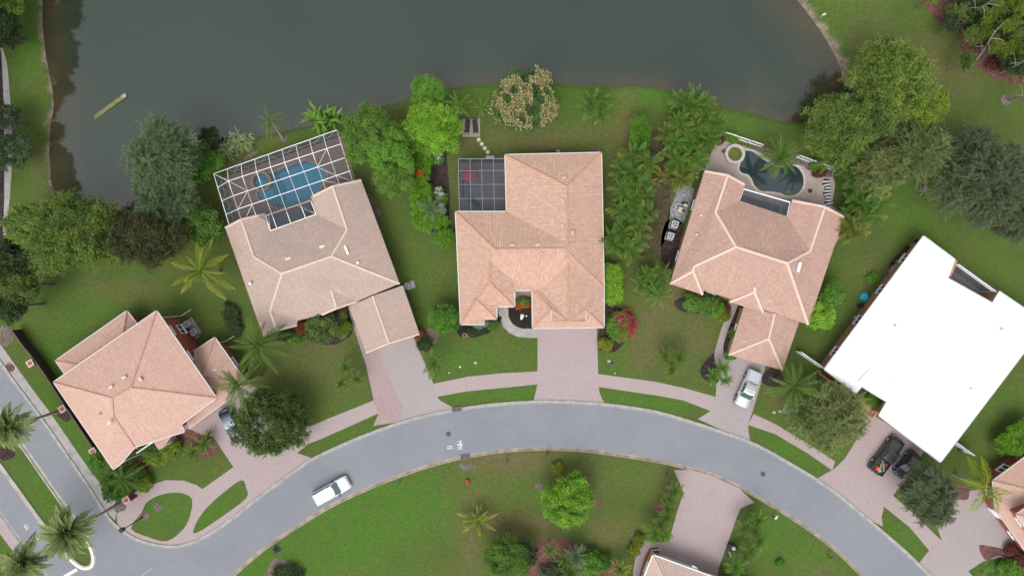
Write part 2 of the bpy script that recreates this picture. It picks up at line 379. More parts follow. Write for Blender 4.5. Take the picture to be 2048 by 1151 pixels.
def axis(lo, hi, step, far):
    mid = list(np.arange(lo, hi + 1e-6, step)); out = []; s = step; x = hi
    while x < far: s *= 1.35; x += s; out.append(x)
    s = step; x = lo; neg = []
    while x > -far: s *= 1.35; x -= s; neg.append(x)
    return np.array(neg[::-1] + mid + out)
gx, gy = axis(-76, 76, 0.42, 1600), axis(-46, 46, 0.42, 1600)
X, Y = np.meshgrid(gx, gy); sd = dist_np(X, Y, LAKE); ins = inside_np(X, Y, LAKE); sd = np.where(ins, -sd, sd)
Z = np.where(sd < 0.9, -0.9 + 0.62 * np.clip((sd + 0.25) / 1.15 * 1.45, 0, 1.45), 0.0)
Z = np.where(sd < 0, np.maximum(-2.2, -0.52 + sd * 0.25), Z)
for poly in (POOL1, POOL2):
    pin = inside_np(X, Y, poly) | (dist_np(X, Y, poly) < 0.25); Z = np.where(pin, -2.6, Z)
for c in (SPA1, SPA2): Z = np.where(np.hypot(X - c.x, Y - c.y) < 1.05, -1.6, Z)
rough = 0.02 * np.sin(X * 1.7 + np.cos(Y * 1.3) * 2) * np.cos(Y * 1.9 + X * 0.3)
# colour mask: where the turf is lush, where it is worn, where it is sand
PXm, PYm = X * 15.0 + 1024, 575.5 - Y * 15.0
def blobs(lst):
    A = np.zeros(X.shape)
    for cx, cy, rx, ry, a in lst: A += a * np.exp(-(((PXm - cx) / rx) ** 2 + ((PYm - cy) / ry) ** 2))
    return np.clip(A, 0, 1)
lush = blobs([(60, 120, 45, 190, .95), (60, 330, 40, 110, .5), (1690, 60, 90, 90, .75), (1800, 30, 60, 40, .3), (930, 185, 110, 22, .9), (1230, 195, 120, 26, .9), (1370, 200, 90, 30, .7), (1510, 250, 110, 28, .75),
    (640, 1080, 190, 120, 1.0), (820, 1010, 110, 70, .9), (560, 1130, 120, 60, .8), (1010, 980, 120, 40, .45), (940, 720, 150, 45, .75), (1000, 790, 130, 16, .95), (1300, 808, 130, 26, .95), (1600, 900, 120, 60, .9),
    (110, 960, 90, 120, .85), (330, 1020, 70, 60, .8), (440, 1010, 50, 60, .5), (690, 870, 80, 30, .7), (1820, 1070, 60, 60, .9), (100, 760, 70, 90, .5), (180, 660, 140, 70, .45), (250, 600, 160, 60, .25),
    (1560, 1080, 110, 60, .7), (1700, 1140, 100, 50, .5), (1260, 960, 80, 40, .4), (1850, 560, 120, 120, .35), (1800, 400, 120, 90, .35), (2000, 560, 70, 80, .5), (1960, 780, 70, 90, .45), (1700, 600, 60, 60, .3),
    (830, 540, 50, 110, .35), (700, 700, 70, 90, .2), (1230, 730, 30, 50, .6), (1350, 660, 70, 60, .25), (1420, 1160, 40, 30, .4), (620, 760, 60, 60, .15), (1180, 230, 90, 60, .4), (20, 1100, 30, 60, .8), (180, 900, 60, 90, .5)])
dry = blobs([(1090, 285, 75, 16, .95), (1160, 260, 60, 30, .4), (1330, 590, 40, 90, .8), (1290, 680, 26, 60, .9), (1400, 680, 50, 60, .6), (1270, 720, 30, 30, .3), (930, 330, 30, 90, .5), (880, 400, 24, 120, .4),
    (1000, 915, 80, 22, 1.0), (700, 1150, 60, 20, .3), (960, 1000, 60, 60, .5), (940, 1110, 22, 50, .9), (1010, 1050, 90, 22, .8), (1230, 1070, 60, 30, .8), (1330, 970, 50, 40, .5), (1150, 960, 100, 50, .4), (1060, 1060, 60, 30, .5),
    (1735, 60, 60, 60, .45), (1860, 180, 70, 80, .5), (1760, 120, 70, 60, .3), (70, 230, 30, 40, .4), (75, 330, 20, 90, .5), (60, 170, 22, 20, .5), (255, 580, 100, 22, .6), (600, 730, 90, 60, .35), (660, 700, 100, 80, .3),
    (1280, 380, 30, 120, .9), (1330, 440, 24, 70, .8), (1500, 300, 60, 20, .2), (1740, 560, 40, 50, .45), (1760, 520, 30, 30, .3), (1900, 120, 70, 60, .4), (1700, 900, 40, 40, .4), (1560, 800, 30, 30, .7), (1540, 760, 22, 22, .6),
    (480, 420, 50, 40, .5), (480, 350, 60, 22, .5), (850, 720, 22, 22, .3), (1270, 300, 60, 30, .5), (1000, 270, 40, 16, .5), (470, 950, 22, 30, .4), (240, 850, 30, 60, .3), (1640, 1140, 30, 20, .5), (1060, 930, 60, 22, .5), (1250, 330, 22, 200, .6)])
w = np.full(X.shape, 0.22); w = np.where((PXm < 140) & (PYm < 450), 0.85, w)
w = np.where((PXm > 1560) & (PYm < 240), 1.25 + 0.9 * np.clip((PYm - 60) / 120, 0, 1) - 1.0 * (PYm > 195), w)
w = w * (0.8 + 0.35 * np.sin(X * 2.1 + Y * 1.3) * np.cos(Y * 2.7))
sandm = np.clip((w - sd) / 0.22 + 0.5, 0, 1)
ny, nx = X.shape
idx = np.arange(nx * ny).reshape(ny, nx)
Fq = np.stack([idx[:-1, :-1], idx[:-1, 1:], idx[1:, 1:], idx[1:, :-1]], -1).reshape(-1, 4)
me = mesh_np('ground', np.stack([X, Y, Z + np.where((Z < -0.05) & (Z > -1), rough, 0)], -1).reshape(-1, 3), Fq, MATS['grass'], smooth=True)
ca = me.attributes.new('mask', 'FLOAT_COLOR', 'POINT')
ca.data.foreach_set('color', np.stack([lush, dry, sandm, np.ones_like(lush)], -1).astype(np.float32).ravel())
link('ground', me, kind='structure')
# the lake surface, carrying how shallow it is under each spot
lx, ly = np.arange(-68, 50, 0.8), np.arange(2, 86, 0.8); LX, LY = np.meshgrid(lx, ly)
lsd = np.where(inside_np(LX, LY, LAKE), dist_np(LX, LY, LAKE), -0.3); lpx, lpy = LX * 15 + 1024, 575.5 - LY * 15
reach = np.full(LX.shape, 2.2); reach = np.where(lpx < 330, 6.0, reach); reach = np.where((lpx > 1500) & (lpy < 200), 7.5, reach); reach = np.where((lpx > 500) & (lpx < 1500), 3.0, reach)
sh = np.clip(1 - lsd / reach, 0, 1) ** 1.6 * np.where(lpx < 400, 0.75, np.where(lpx > 1500, 0.85, 0.5))
outd = np.where(inside_np(LX, LY, LAKE), 0, dist_np(LX, LY, LAKE)); n2y, n2x = LX.shape; id2 = np.arange(n2x * n2y).reshape(n2y, n2x)
F2 = np.stack([id2[:-1, :-1], id2[:-1, 1:], id2[1:, 1:], id2[1:, :-1]], -1).reshape(-1, 4); F2 = F2[outd.ravel()[F2].max(axis=1) < 2.4]
me = mesh_np('lake', np.stack([LX, LY, np.full(LX.shape, -0.35)], -1).reshape(-1, 3), F2, MATS['lake_water'], smooth=True)
a = me.attributes.new('shallow', 'FLOAT', 'POINT'); a.data.foreach_set('value', sh.astype(np.float32).ravel())
link('lake', me, kind='structure')

# ================================================================== ROADS, KERBS, PAVING
K_TOP = [(0, 720), (33, 767), (83, 834), (128, 899), (173, 964), (213, 1026), (236, 1052), (267, 1073), (300, 1085), (337, 1091), (367, 1088), (400, 1076), (450, 1045), (512, 997), (533, 981), (600, 932),
    (633, 912), (700, 881), (767, 855), (833, 834), (900, 820), (980, 808), (1067, 802), (1133, 802), (1200, 806), (1250, 812), (1312, 822), (1383, 842), (1467, 870), (1517, 890), (1583, 927), (1633, 957), (1679, 989),
    (1736, 1037), (1803, 1094), (1863, 1151)]
K_BOT = [(467, 1151), (533, 1095), (600, 1050), (667, 1010), (733, 979), (800, 952), (860, 932), (922, 916), (1000, 903), (1050, 899), (1100, 898), (1150, 900), (1200, 905), (1300, 920), (1387, 939), (1433, 954), (1483, 977), (1533, 1005), (1600, 1047),
    (1667, 1097), (1723, 1151)]
K_LEFT = [(0, 1027), (37, 1080), (90, 1151)]
MEDIAN = [(43, 890), (88, 955), (133, 1019), (160, 1054), (172, 1075), (182, 1098), (186, 1118), (180, 1131), (163, 1131), (140, 1112), (118, 1085), (97, 1060), (48, 993), (0, 927), (-97, 794), (-200, 653), (-320, 490), (-236, 490), (-130, 640), (-54, 750)]
def dense(pts, sub=4): return px(smooth_line(pts, sub))
top = [(-330, 250), (-160, 490)] + K_TOP + [(1925, 1212), (2010, 1300), (2100, 1410)]
bot = [(300, 1330), (390, 1225)] + K_BOT + [(1790, 1222), (1870, 1310), (1950, 1410)]
lef = [(-480, 370), (-230, 713), (-97, 893)] + K_LEFT + [(130, 1225), (165, 1330)]
T, B_, L_ = dense(top), dense(bot), dense(lef)
MED = px(smooth_line(MEDIAN, 3, True))
road_poly = T + B_[::-1] + L_[::-1]
sheet('road', road_poly, 0.004, MATS['asphalt'], holes=[MED], kind='structure')
# kerbs: a gutter pan, a rounded rise and a top, back down to the turf
PROF = [(-0.34, 0.008), (-0.12, 0.012), (0.0, 0.10), (0.13, 0.110), (0.15, 0.0)]
ribbon('kerb', T, PROF, concrete, kind='structure')
ribbon('kerb', B_, PROF, kerb_tan, flip=True, kind='structure')
ribbon('kerb', L_, PROF, concrete, flip=True, kind='structure')
ribbon('kerb', ccw(MED), [(-0.42, 0.008), (-0.06, 0.012), (0.0, 0.12), (0.20, 0.13), (0.22, 0.0)], M('kerb_median', (0.33, 0.31, 0.27), 0.85, var=0.2, scale=0.7), closed=True, kind='structure')
nose = px(smooth_line([(166, 1072), (179, 1092), (186, 1116), (181, 1132), (163, 1133), (140, 1115), (122, 1092)], 5))
ribbon('painted_kerb', nose, [(-0.18, 0.022), (-0.06, 0.125), (0.24, 0.14), (0.26, 0.02)], kerb_white, kind='structure')
KD = [smooth_line(K_TOP, 6), smooth_line(K_BOT, 6)]
def snap(pts, tol=8.5):
    """paving that ends within a few pixels of a kerb line is carried exactly to it, following its curve"""
    tag = []
    for p in pts:
        best = None
        for ki, kd in enumerate(KD):
            d = [math.hypot(p[0] - q[0], p[1] - q[1]) for q in kd]; j = min(range(len(d)), key=d.__getitem__)
            if d[j] < tol and (best is None or d[j] < best[2]): best = (ki, j, d[j])
        tag.append(best)
    out = []
    for i, p in enumerate(pts):
        t, pr = tag[i], tag[i - 1]
        if t and pr and t[0] == pr[0] and t[1] != pr[1] and abs(t[1] - pr[1]) < 60:
            st = 1 if t[1] > pr[1] else -1; out += [KD[t[0]][k] for k in range(pr[1] + st, t[1], st)]
        out.append(KD[t[0]][t[1]] if t else p)
    return out
def paved(name, pts, z, mat, holes=(), sm=False, **kw):
    if name.startswith('driveway'): pts = snap(pts)
    return sheet(name, px(smooth_line(pts, 3, True) if sm else pts), z, mat, [px(h) for h in holes], 0.02, kind='structure', **kw)
paved('sidewalk', [(-330, 218), (57, 767), (100, 824), (140, 882), (183, 944), (215, 983), (236, 1005), (230, 1040), (213, 1022), (173, 960), (128, 895), (83, 830), (33, 763), (0, 716), (-330, 244)], 0.010, walk_concrete)
paved('sidewalk', [(0, 1066), (25, 1100), (60, 1151), (90, 1200), (122, 1222), (86, 1151), (33, 1080), (0, 1032), (-230, 718), (-290, 660)], 0.010, pav_pink)
paved('sidewalk', [(-40, 90), (5, 95), (14, 125), (20, 190), (24, 260), (24, 330), (19, 400), (12, 470), (-40, 470)], 0.010, walk_concrete)
paved('sidewalk', [(600, 868), (620, 852), (660, 835), (700, 819), (747, 800), (757, 826), (683, 859), (640, 878), (613, 888)], 0.010, pav_pink)
paved('sidewalk', [(866, 767), (933, 753), (1000, 746), (1075, 742), (1075, 768), (933, 782), (873, 793)], 0.010, pav_pink)
paved('sidewalk', [(1196, 747), (1312, 763), (1367, 775), (1431, 793), (1421, 821), (1367, 800), (1312, 790), (1196, 773)], 0.010, pav_pink)
paved('sidewalk', [(1507, 827), (1550, 847), (1617, 887), (1670, 922), (1665, 940), (1617, 907), (1550, 867), (1496, 849)], 0.010, pav_pink)
paved('sidewalk', [(1786, 990), (1820, 1020), (1850, 1048), (1884, 1081), (1858, 1099), (1820, 1054), (1768, 1012)], 0.010, pav_pink)
# house with red walls: round drive
isl_a = smooth_line([(333, 1081), (300, 1074), (262, 1056), (283, 1024), (293, 1004), (320, 989), (353, 984), (377, 990), (385, 1004), (377, 1040), (360, 1064)], 3, True)
isl_b = smooth_line([(483, 959), (492, 974), (493, 994), (450, 1028), (390, 1066), (393, 1044), (413, 1015), (447, 984)], 3, True)
paved('driveway', [(231, 1006), (262, 992), (280, 984), (300, 969), (333, 959), (367, 960), (393, 969), (405, 977), (467, 933), (427, 873), (405, 868), (385, 864), (370, 868), (358, 862), (366, 846), (420, 815), (465, 780), (495, 765), (540, 790),
    (600, 830), (622, 852), (613, 890), (594, 905), (626, 914), (600, 929), (533, 978), (500, 1002), (450, 1042), (400, 1073), (367, 1084), (337, 1087), (300, 1081), (267, 1069), (238, 1048)], 0.014, pav_pink, holes=[isl_a, isl_b])
paved('driveway', [(690, 600), (733, 733), (747, 798), (757, 827), (747, 851), (833, 830), (907, 815), (880, 800), (873, 790), (867, 767), (833, 687), (800, 600)], 0.014, pav_grey)
paved('driveway_strip', [(690, 600), (733, 733), (747, 798), (757, 827), (747, 850), (800, 837), (806, 815), (780, 760), (755, 690), (715, 600)], 0.019, pav_red)
paved('driveway', [(1075, 640), (1075, 768), (1071, 785), (1064, 800), (1133, 799), (1207, 803), (1199, 785), (1197, 765), (1193, 640)], 0.014, pav_pink)
walk3 = [(996, 600), (997, 625), (1006, 653), (1019, 665.5), (1035.5, 673), (1054, 675), (1076, 675.5), (1076, 657), (1046, 657), (1033, 653), (1023, 645), (1017, 634), (1015, 600)]
paved('garden_path', walk3, 0.012, walk_concrete)
paved('courtyard', [(1026, 575), (1068, 575), (1068, 606), (1026, 606)], 0.012, pav_red)
paved('driveway', [(1457, 700), (1433.5, 760), (1431, 795), (1421, 821), (1396, 837), (1467, 866), (1504, 882), (1497, 862), (1496, 849), (1505, 822), (1520, 773), (1534, 720)], 0.014, pav_grey)
paved('garden_path', smooth_line([(1457.6, 600), (1456, 624), (1445.5, 648.5), (1436, 680), (1429, 706), (1433.5, 730), (1458, 730), (1451, 715), (1447, 700), (1448, 684.6), (1460, 648.5), (1474, 615), (1476, 600)], 3, True), 0.018, pav_grey)
paved('driveway', [(1692, 775), (1709, 800), (1746, 828), (1846, 895), (1846, 904), (1819, 949), (1786, 990), (1768, 1012), (1763, 1034), (1766, 1052), (1736, 1033), (1679, 985), (1640, 953), (1653, 945), (1666, 939), (1690, 916), (1733, 847), (1705, 822), (1686, 800)], 0.014, pav_pink)
paved('driveway', [(1908, 1001), (1939, 981), (1968, 975), (2080, 1100), (2120, 1200), (1990, 1200), (1936.6, 1141), (1967, 1120), (2005, 1111), (2040, 1125), (2060, 1160), (1990, 1200), (1900, 1190), (1868, 1149), (1840, 1122), (1859, 1098), (1884, 1080), (1870, 1043)][:6] + [(1905, 1188), (1868, 1149), (1840, 1122), (1859, 1098), (1884, 1080), (1870, 1043)], 0.014, pav_grey)
sheet('lawn', px([(1937, 1141), (1967, 1121), (2000, 1113), (2035, 1122), (2060, 1150), (2060, 1200), (1985, 1200)]), 0.022, M('front_lawn', (0.055, 0.100, 0.020), 0.9, 0.1, var=0.4, scale=1.4), kind='structure')
paved('driveway', [(1348, 939), (1367, 984), (1352, 1030), (1337, 1084), (1288, 1081), (1281, 1090), (1272, 1109), (1267, 1136), (1262, 1200), (1430, 1200), (1437, 1136), (1476, 1027), (1481, 1016), (1495, 1009), (1509, 1004), (1470, 975), (1433, 958), (1387, 943)], 0.014, pav_pink)
# mulch beds, each as it lies
def bed(pts, mat, z=0.016, sm=True, name='mulch_bed'): sheet(name, px(smooth_line(pts, 4, True) if sm else pts), z, mat, thick=0.015, kind='structure')
bed([(1848, -60), (1850, 5), (1872, 38), (1915, 60), (1926, 112), (1952, 135), (2000, 160), (2048, 168), (2140, 150), (2140, -60)], mulch_red)
for cx, cy, r, m in ((2013, 200, 12, mulch_pale), (288, 1031, 10, mulch_pale), (316, 1013, 9, mulch_pale), (1078, 972, 8, mulch_pale), (554, 1097, 8, mulch_dark), (567, 1150, 36, mulch_pale), (20, 735, 10, mulch_red), (5, 672, 22, mulch_pale),
                     (1195, 1003, 10, mulch_red), (1337, 974, 8, mulch_red), (1318, 1012, 13, mulch_red), (1270, 1068, 9, mulch_pale), (130, 826, 16, mulch_dark), (240, 1012, 13, mulch_pale), (150, 1072, 14, mulch_dark), (14, 905, 17, mulch_dark),
                     (1922, 985, 17, mulch_red), (860, 672, 17, mulch_pale), (567, 277, 8, mulch_pale), (1190, 302, 10, mulch_pale), (1840, 378, 8, mulch_pale), (1545, 755, 22, mulch_dark)):
    bed([(cx + r * math.cos(t), cy + r * math.sin(t) * (0.9 + 0.2 * math.sin(3 * t + cx))) for t in np.linspace(0, 5.6, 9)], m)
bed([(920, 928), (945, 927), (952, 932), (935, 939), (922, 936)], mulch_pale)
bed([(270, 925), (315, 895), (368, 858), (402, 868), (430, 880), (440, 900), (405, 915), (365, 885), (330, 905), (300, 935), (280, 950)], mulch_red)
bed([(1017, 606), (1018, 634), (1026, 648), (1042, 656), (1066, 656), (1066, 598), (1030, 604)], mulch_black, sm=False)
bed([(915, 650), (960, 652), (998, 632), (1002, 640), (985, 660), (950, 674), (920, 672)], mulch_black)
bed([(1474, 615), (1460, 650), (1448.5, 684), (1447, 702), (1453, 716), (1466, 712), (1482, 655), (1490, 618)], mulch_dark)
bed([(1429, 705), (1404, 730), (1402, 750), (1420, 765), (1437, 762), (1437, 720)], mulch_dark)
bed([(1060, 1092), (1108, 1077), (1135, 1078), (1170, 1095), (1200, 1114), (1232, 1122), (1250, 1180), (1050, 1180)], mulch_red)
bed([(585, 655), (690, 610), (703, 650), (700, 672), (660, 690), (600, 672)], mulch_dark)
bed([(835, 300), (880, 285), (895, 330), (898, 440), (870, 465), (830, 440), (826, 350)], mulch_dark)
bed([(1300, 1094), (1317, 1093), (1318, 1105), (1306, 1112), (1290, 1160), (1274, 1165), (1290, 1110)], M('red_edging', (0.20, 0.07, 0.055), 0.9), sm=False)
bed([(1488, 296), (1520, 292), (1600, 315), (1650, 335), (1672, 352), (1640, 352), (1600, 330), (1560, 333), (1525, 308), (1500, 298)], mulch_pale, z=0.15)
bed([(1360, 372), (1387, 378), (1378, 415), (1366, 445), (1340, 446), (1338, 425), (1350, 395)], gravel_mat)
bed([(1335, 440), (1366, 446), (1360, 480), (1345, 540), (1325, 530), (1322, 480)], mulch_dark)
bed([(1350, 600), (1400, 590), (1460, 608), (1462, 625), (1440, 632), (1400, 628), (1360, 620)], mulch_dark)
bed([(470, 330), (510, 300), (515, 306), (490, 325), (455, 348)], mulch_pale)
bed([(705, 362), (745, 395), (762, 425), (750, 432), (730, 400)], mulch_pale)
bed([(1958, 1090), (1985, 1092), (2010, 1098), (2035, 1110), (2060, 1130), (2040, 1134), (2000, 1110), (1972, 1120)], mulch_red, z=0.026)
bed([(1255, 300), (1330, 262), (1342, 400), (1318, 500), (1240, 500), (1230, 400)], mulch_mat('leaf_litter', (0.055, 0.050, 0.026), (0.095, 0.078, 0.045)))
bed([(1208, 610), (1262, 625), (1265, 655), (1235, 700), (1200, 700), (1198, 660)], mulch_dark)
bed([(1780, 525), (1830, 480), (1838, 490), (1790, 545)], mulch_dark)
bed([(-30, 95), (3, 110), (6, 470), (-30, 470)], mulch_dark)
# stepping stones, drain grates, manholes
for cx, cy in ((957.5, 279.5), (963.5, 288), (969.5, 296.5), (975.5, 304)):
    mb = MB(); mb.cyl((0, 0, 0), 0.27, 0.05, 14); i0 = cx
    ob('stepping_stone', mb, coping_mat, kind='thing', loc=P(cx, cy, 0), label={957.5: 'round pale stepping stone nearest the lounger patio', 963.5: 'round stepping stone second from the lounger patio', 969.5: 'round stepping stone second from the screened patio', 975.5: 'round stepping stone nearest the screened patio step'}[cx], cat='stepping stone', group='stepping stones to the lounger patio')
mb = MB(); mb.box((0, 0, 0.06), (1.1, 0.45, 0.12)); ob('patio_step', mb, coping_mat, loc=P(980, 315, 0), label='low stone step at the edge of the small screened patio', cat='step')
for cx, cy, lab in ((897, 867, 'round dark manhole cover in the road beside the painted 15'), (1526, 947, 'round dark manhole cover in the road opposite the parked silver pickup driveway')):
    t = thing('manhole_cover', lab, 'manhole cover', P(cx, cy, 0.006), 0, 'manhole covers in the road')
    mb = MB(); mb.cyl((0, 0, 0), 0.30, 0.012, 22); ob('lid', mb, M('cast_iron', (0.06, 0.06, 0.065), 0.7, var=0.3, scale=20), t)
    mb = MB(); mb.disc_ring((0, 0, 0), 0.30, 0.35, 0.010); ob('rim', mb, M('iron_rim', (0.10, 0.10, 0.105), 0.7), t)
for cx, cy, rz, lab in ((913.5, 817.5, 0.13, 'dark twin storm drain inlet in the upper kerb near the wide driveway'), (930.5, 912.5, 0.13, 'dark twin storm drain inlet in the lower kerb below the painted MPH')):
    t = thing('storm_drain', lab, 'storm drain', P(cx, cy, 0.0), rz, 'storm drain inlets in the kerbs')
    mb = MB(); mb.box((0, 0.0, 0.075), (1.25, 0.62, 0.13)); ob('drain_frame', mb, M('drain_iron', (0.13, 0.115, 0.12), 0.8), t)
    for sx in (-0.31, 0.31):
        mb = MB()
        for k in range(6): mb.box((sx - 0.22 + k * 0.088, 0, 0.150), (0.05, 0.42, 0.012))
        ob('grate', mb, M('cast_iron', (0.06, 0.06, 0.065), 0.7), t)
def road_text(s, cpx, cpy, read_dir, size, sx):
    cu = bpy.data.curves.new('marking', 'FONT'); cu.body = s; cu.size = size; cu.align_x = 'CENTER'; cu.align_y = 'CENTER'; cu.extrude = 0.0; cu.offset = 0.014
    o = bpy.data.objects.new('road_marking', cu); C.objects.link(o); dg = bpy.context.evaluated_depsgraph_get()
    me = bpy.data.meshes.new_from_object(o.evaluated_get(dg)); bpy.data.objects.remove(o)
    me.materials.clear(); me.materials.append(M('road_paint', (0.62, 0.63, 0.64), 0.7, var=0.08))
    n = link('road_marking', me, kind='structure', loc=P(cpx, cpy, 0.009)); n.rotation_euler = (0, 0, math.atan2(read_dir[1], read_dir[0])); n.scale = (sx, 1, 1)
road_text('MPH', 919, 889.5, (0.13, -1), 0.98, 0.58); road_text('15', 899, 893.5, (0.10, -1), 0.95, 0.55)
road_text('MPH', 70, 1075.5, (-0.85, -0.53), 1.05, 0.62); road_text('15', 52.5, 1052, (-0.85, -0.53), 0.95, 0.6)
stop = px([(126, 1150), (152, 1135), (156, 1140), (134, 1153)]); sheet('road_marking', stop, 0.009, MATS['road_paint'], kind='structure')
sheet('road_marking', px([(283, 1149), (303, 1136), (304, 1137), (284, 1150.5)]), 0.009, M('worn_paint', (0.36, 0.365, 0.37), 0.8), kind='structure')

# ================================================================== POOLS
def pool(name, label, poly, deck_z, water_z, basin_mat, water_mat, cop, floor=-1.4, cm=None):
    t = thing(name, label, 'swimming pool')
    n = len(poly); poly = ccw(poly)
    V = [(x, y, deck_z - 0.02) for x, y in poly] + [(x, y, floor) for x, y in poly]
    F = [[i, (i + 1) % n, (i + 1) % n + n, i + n] for i in range(n)] + [[a + n, b + n, c + n] for a, b, c in tessellate_polygon([[Vector((*p, 0)) for p in poly]])]
    link('basin', mesh_py('basin', V, F, basin_mat), t)
    me = sheet('water', poly, water_z, water_mat, parent=t)
    a = me.data.attributes.new('shallow', 'FLOAT', 'POINT'); a.data.foreach_set('value', [0.0] * len(me.data.vertices))
    if cop: ribbon('coping', poly, [(0.0, deck_z - 0.06), (0.0, deck_z + 0.035), (-cop, deck_z + 0.035), (-cop, deck_z + 0.0)], cm or coping_mat, closed=True, parent=t)
    return t
p1 = pool('swimming_pool', 'blue swimming pool with curved steps under the large white screen cage', POOL1, 0.10, 0.02, M('pool_plaster', (0.12, 0.40, 0.52), 0.7, var=0.06), MATS['pool_water'], 0.30, cm=M('spa_stone', (0.27, 0.19, 0.14), 0.85, var=0.35, scale=4))
for k in range(4):                # curved entry steps, each a wider and lower disc
    cen = P(521, 386, 0); mb = MB(); mb.cyl((cen.x, cen.y, -1.38), 1.75 + 0.36 * k, 1.18 - 0.27 * k, 40); ob('step', mb, MATS['pool_plaster'], p1)
p1s = thing('spa', 'small round blue spa with a tiled rim beside the blue pool', 'spa')
mb = MB(); mb.disc_ring((SPA1.x, SPA1.y, 0.0), 1.02, 1.38, 0.42); ob('rim', mb, M('spa_stone', (0.27, 0.21, 0.16), 0.85, var=0.35, scale=4), p1s)
mb = MB(); mb.cyl((SPA1.x, SPA1.y, -0.9), 1.03, 0.1, 28); ob('basin', mb, MATS['pool_plaster'], p1s)
mb = MB(); mb.disc_ring((SPA1.x, SPA1.y, -0.8), 1.021, 1.03, 0.9); ob('basin_wall', mb, MATS['pool_plaster'], p1s)
o = sheet('water', [(SPA1.x + 1.02 * math.cos(t), SPA1.y + 1.02 * math.sin(t)) for t in np.linspace(0, 6.283, 29)[:-1]], 0.30, MATS['pool_water'], parent=p1s)
hole = [(x, y) for x, y in inset(POOL1, 0.0)]
deck1 = px([(427, 347), (673, 260), (706, 362), (640, 400), (600, 470), (470, 470)], 3.0)
spa_hole = [(SPA1.x + 1.03 * math.cos(t), SPA1.y + 1.03 * math.sin(t)) for t in np.linspace(0, 6.283, 25)[:-1]]
sheet('pool_deck', inset(deck1, 0.05), 0.10, pav_deck, holes=[hole, spa_hole], thick=0.12, kind='structure')
p2 = pool('swimming_pool', 'dark green kidney shaped pool on the open pale deck by the palms', POOL2, 0.10, 0.02, M('pool_plaster', (0.55, 0.70, 0.74), 0.7), MATS['dark_pool_water'], 0.32)
deck2 = px(smooth_line([(1404, 350), (1425, 300), (1437, 278), (1449, 273), (1478, 290), (1505, 296), (1530, 310), (1560, 322), (1600, 325), (1615, 340), (1652, 343), (1664, 352), (1669, 372), (1662, 410)], 3)) + px([(1700, 440), (1650, 520), (1500, 450), (1400, 400)])
sheet('pool_deck', deck2, 0.10, deck_plain, holes=[ccw(POOL2)], thick=0.12, kind='structure')
s2 = thing('spa', 'raised round spa with wide pale rim and greenish water by the dark pool', 'spa')
mb = MB(); mb.disc_ring((SPA2.x, SPA2.y, 0.0), 0.95, 1.33, 0.5); ob('rim', mb, coping_mat, s2)
mb = MB(); mb.disc_ring((SPA2.x, SPA2.y, 0.0), 0.62, 0.95, 0.30); mb.cyl((SPA2.x, SPA2.y, 0.0), 0.63, 0.12, 24); ob('seat_ledge', mb, M('spa_tile', (0.40, 0.37, 0.26), 0.6), s2)
mb = MB(); mb.cyl((SPA2.x, SPA2.y, 0.33), 0.95, 0.01, 28); clear_water('spa_clear', (0.72, 0.76, 0.58)); ob('water', mb, MATS['spa_clear'], s2)
mb = MB(); mb.cyl((0, 0, 0.025), 0.42, 0.012, 12); ob('lily_patch', mb, M('algae', (0.10, 0.17, 0.03), 0.8, var=0.4, scale=8), loc=P(1577, 387, 0), label='small green algae patch floating at the lower rim of the dark pool', cat='algae patch')
sheet('lanai_floor', px([(916.7, 317.7), (1015, 317), (1018, 426), (918.8, 426)], 2.9), 0.06, pav_lanai, thick=0.07, kind='structure')
sheet('lounger_patio', px([(924.5, 238), (960, 238), (960, 273.5), (924.5, 273.5)]), 0.03, M('patio_paving', (0.30, 0.24, 0.215), 0.85, var=0.15, scale=2), thick=0.04, kind='structure')
# ================================================================== HOUSES
def face3(vs):
    n = Vector((0, 0, 0))
    for i in range(len(vs)):
        a, b = vs[i], vs[(i + 1) % len(vs)]
        n += Vector(((a.y - b.y) * (a.z + b.z), (a.z - b.z) * (a.x + b.x), (a.x - b.x) * (a.y + b.y)))
    return n.normalized()
def clip_poly(pts, tri):
    """Sutherland-Hodgman of (u,v,h) points against a counter-clockwise triangle in uv"""
    out = pts
    for i in range(3):
        ax, ay = tri[i]; bx, by = tri[(i + 1) % 3]; inp = out; out = []
        if not inp: break
        for j in range(len(inp)):
            p, q = inp[j - 1], inp[j]
            dp = (bx - ax) * (p[1] - ay) - (by - ay) * (p[0] - ax); dq = (bx - ax) * (q[1] - ay) - (by - ay) * (q[0] - ax)
            if dq >= 0:
                if dp < 0: t = dp / (dp - dq); out.append(tuple(p[k] + (q[k] - p[k]) * t for k in range(3)))
                out.append(q)
            elif dp >= 0: t = dp / (dp - dq); out.append(tuple(p[k] + (q[k] - p[k]) * t for k in range(3)))
    return out
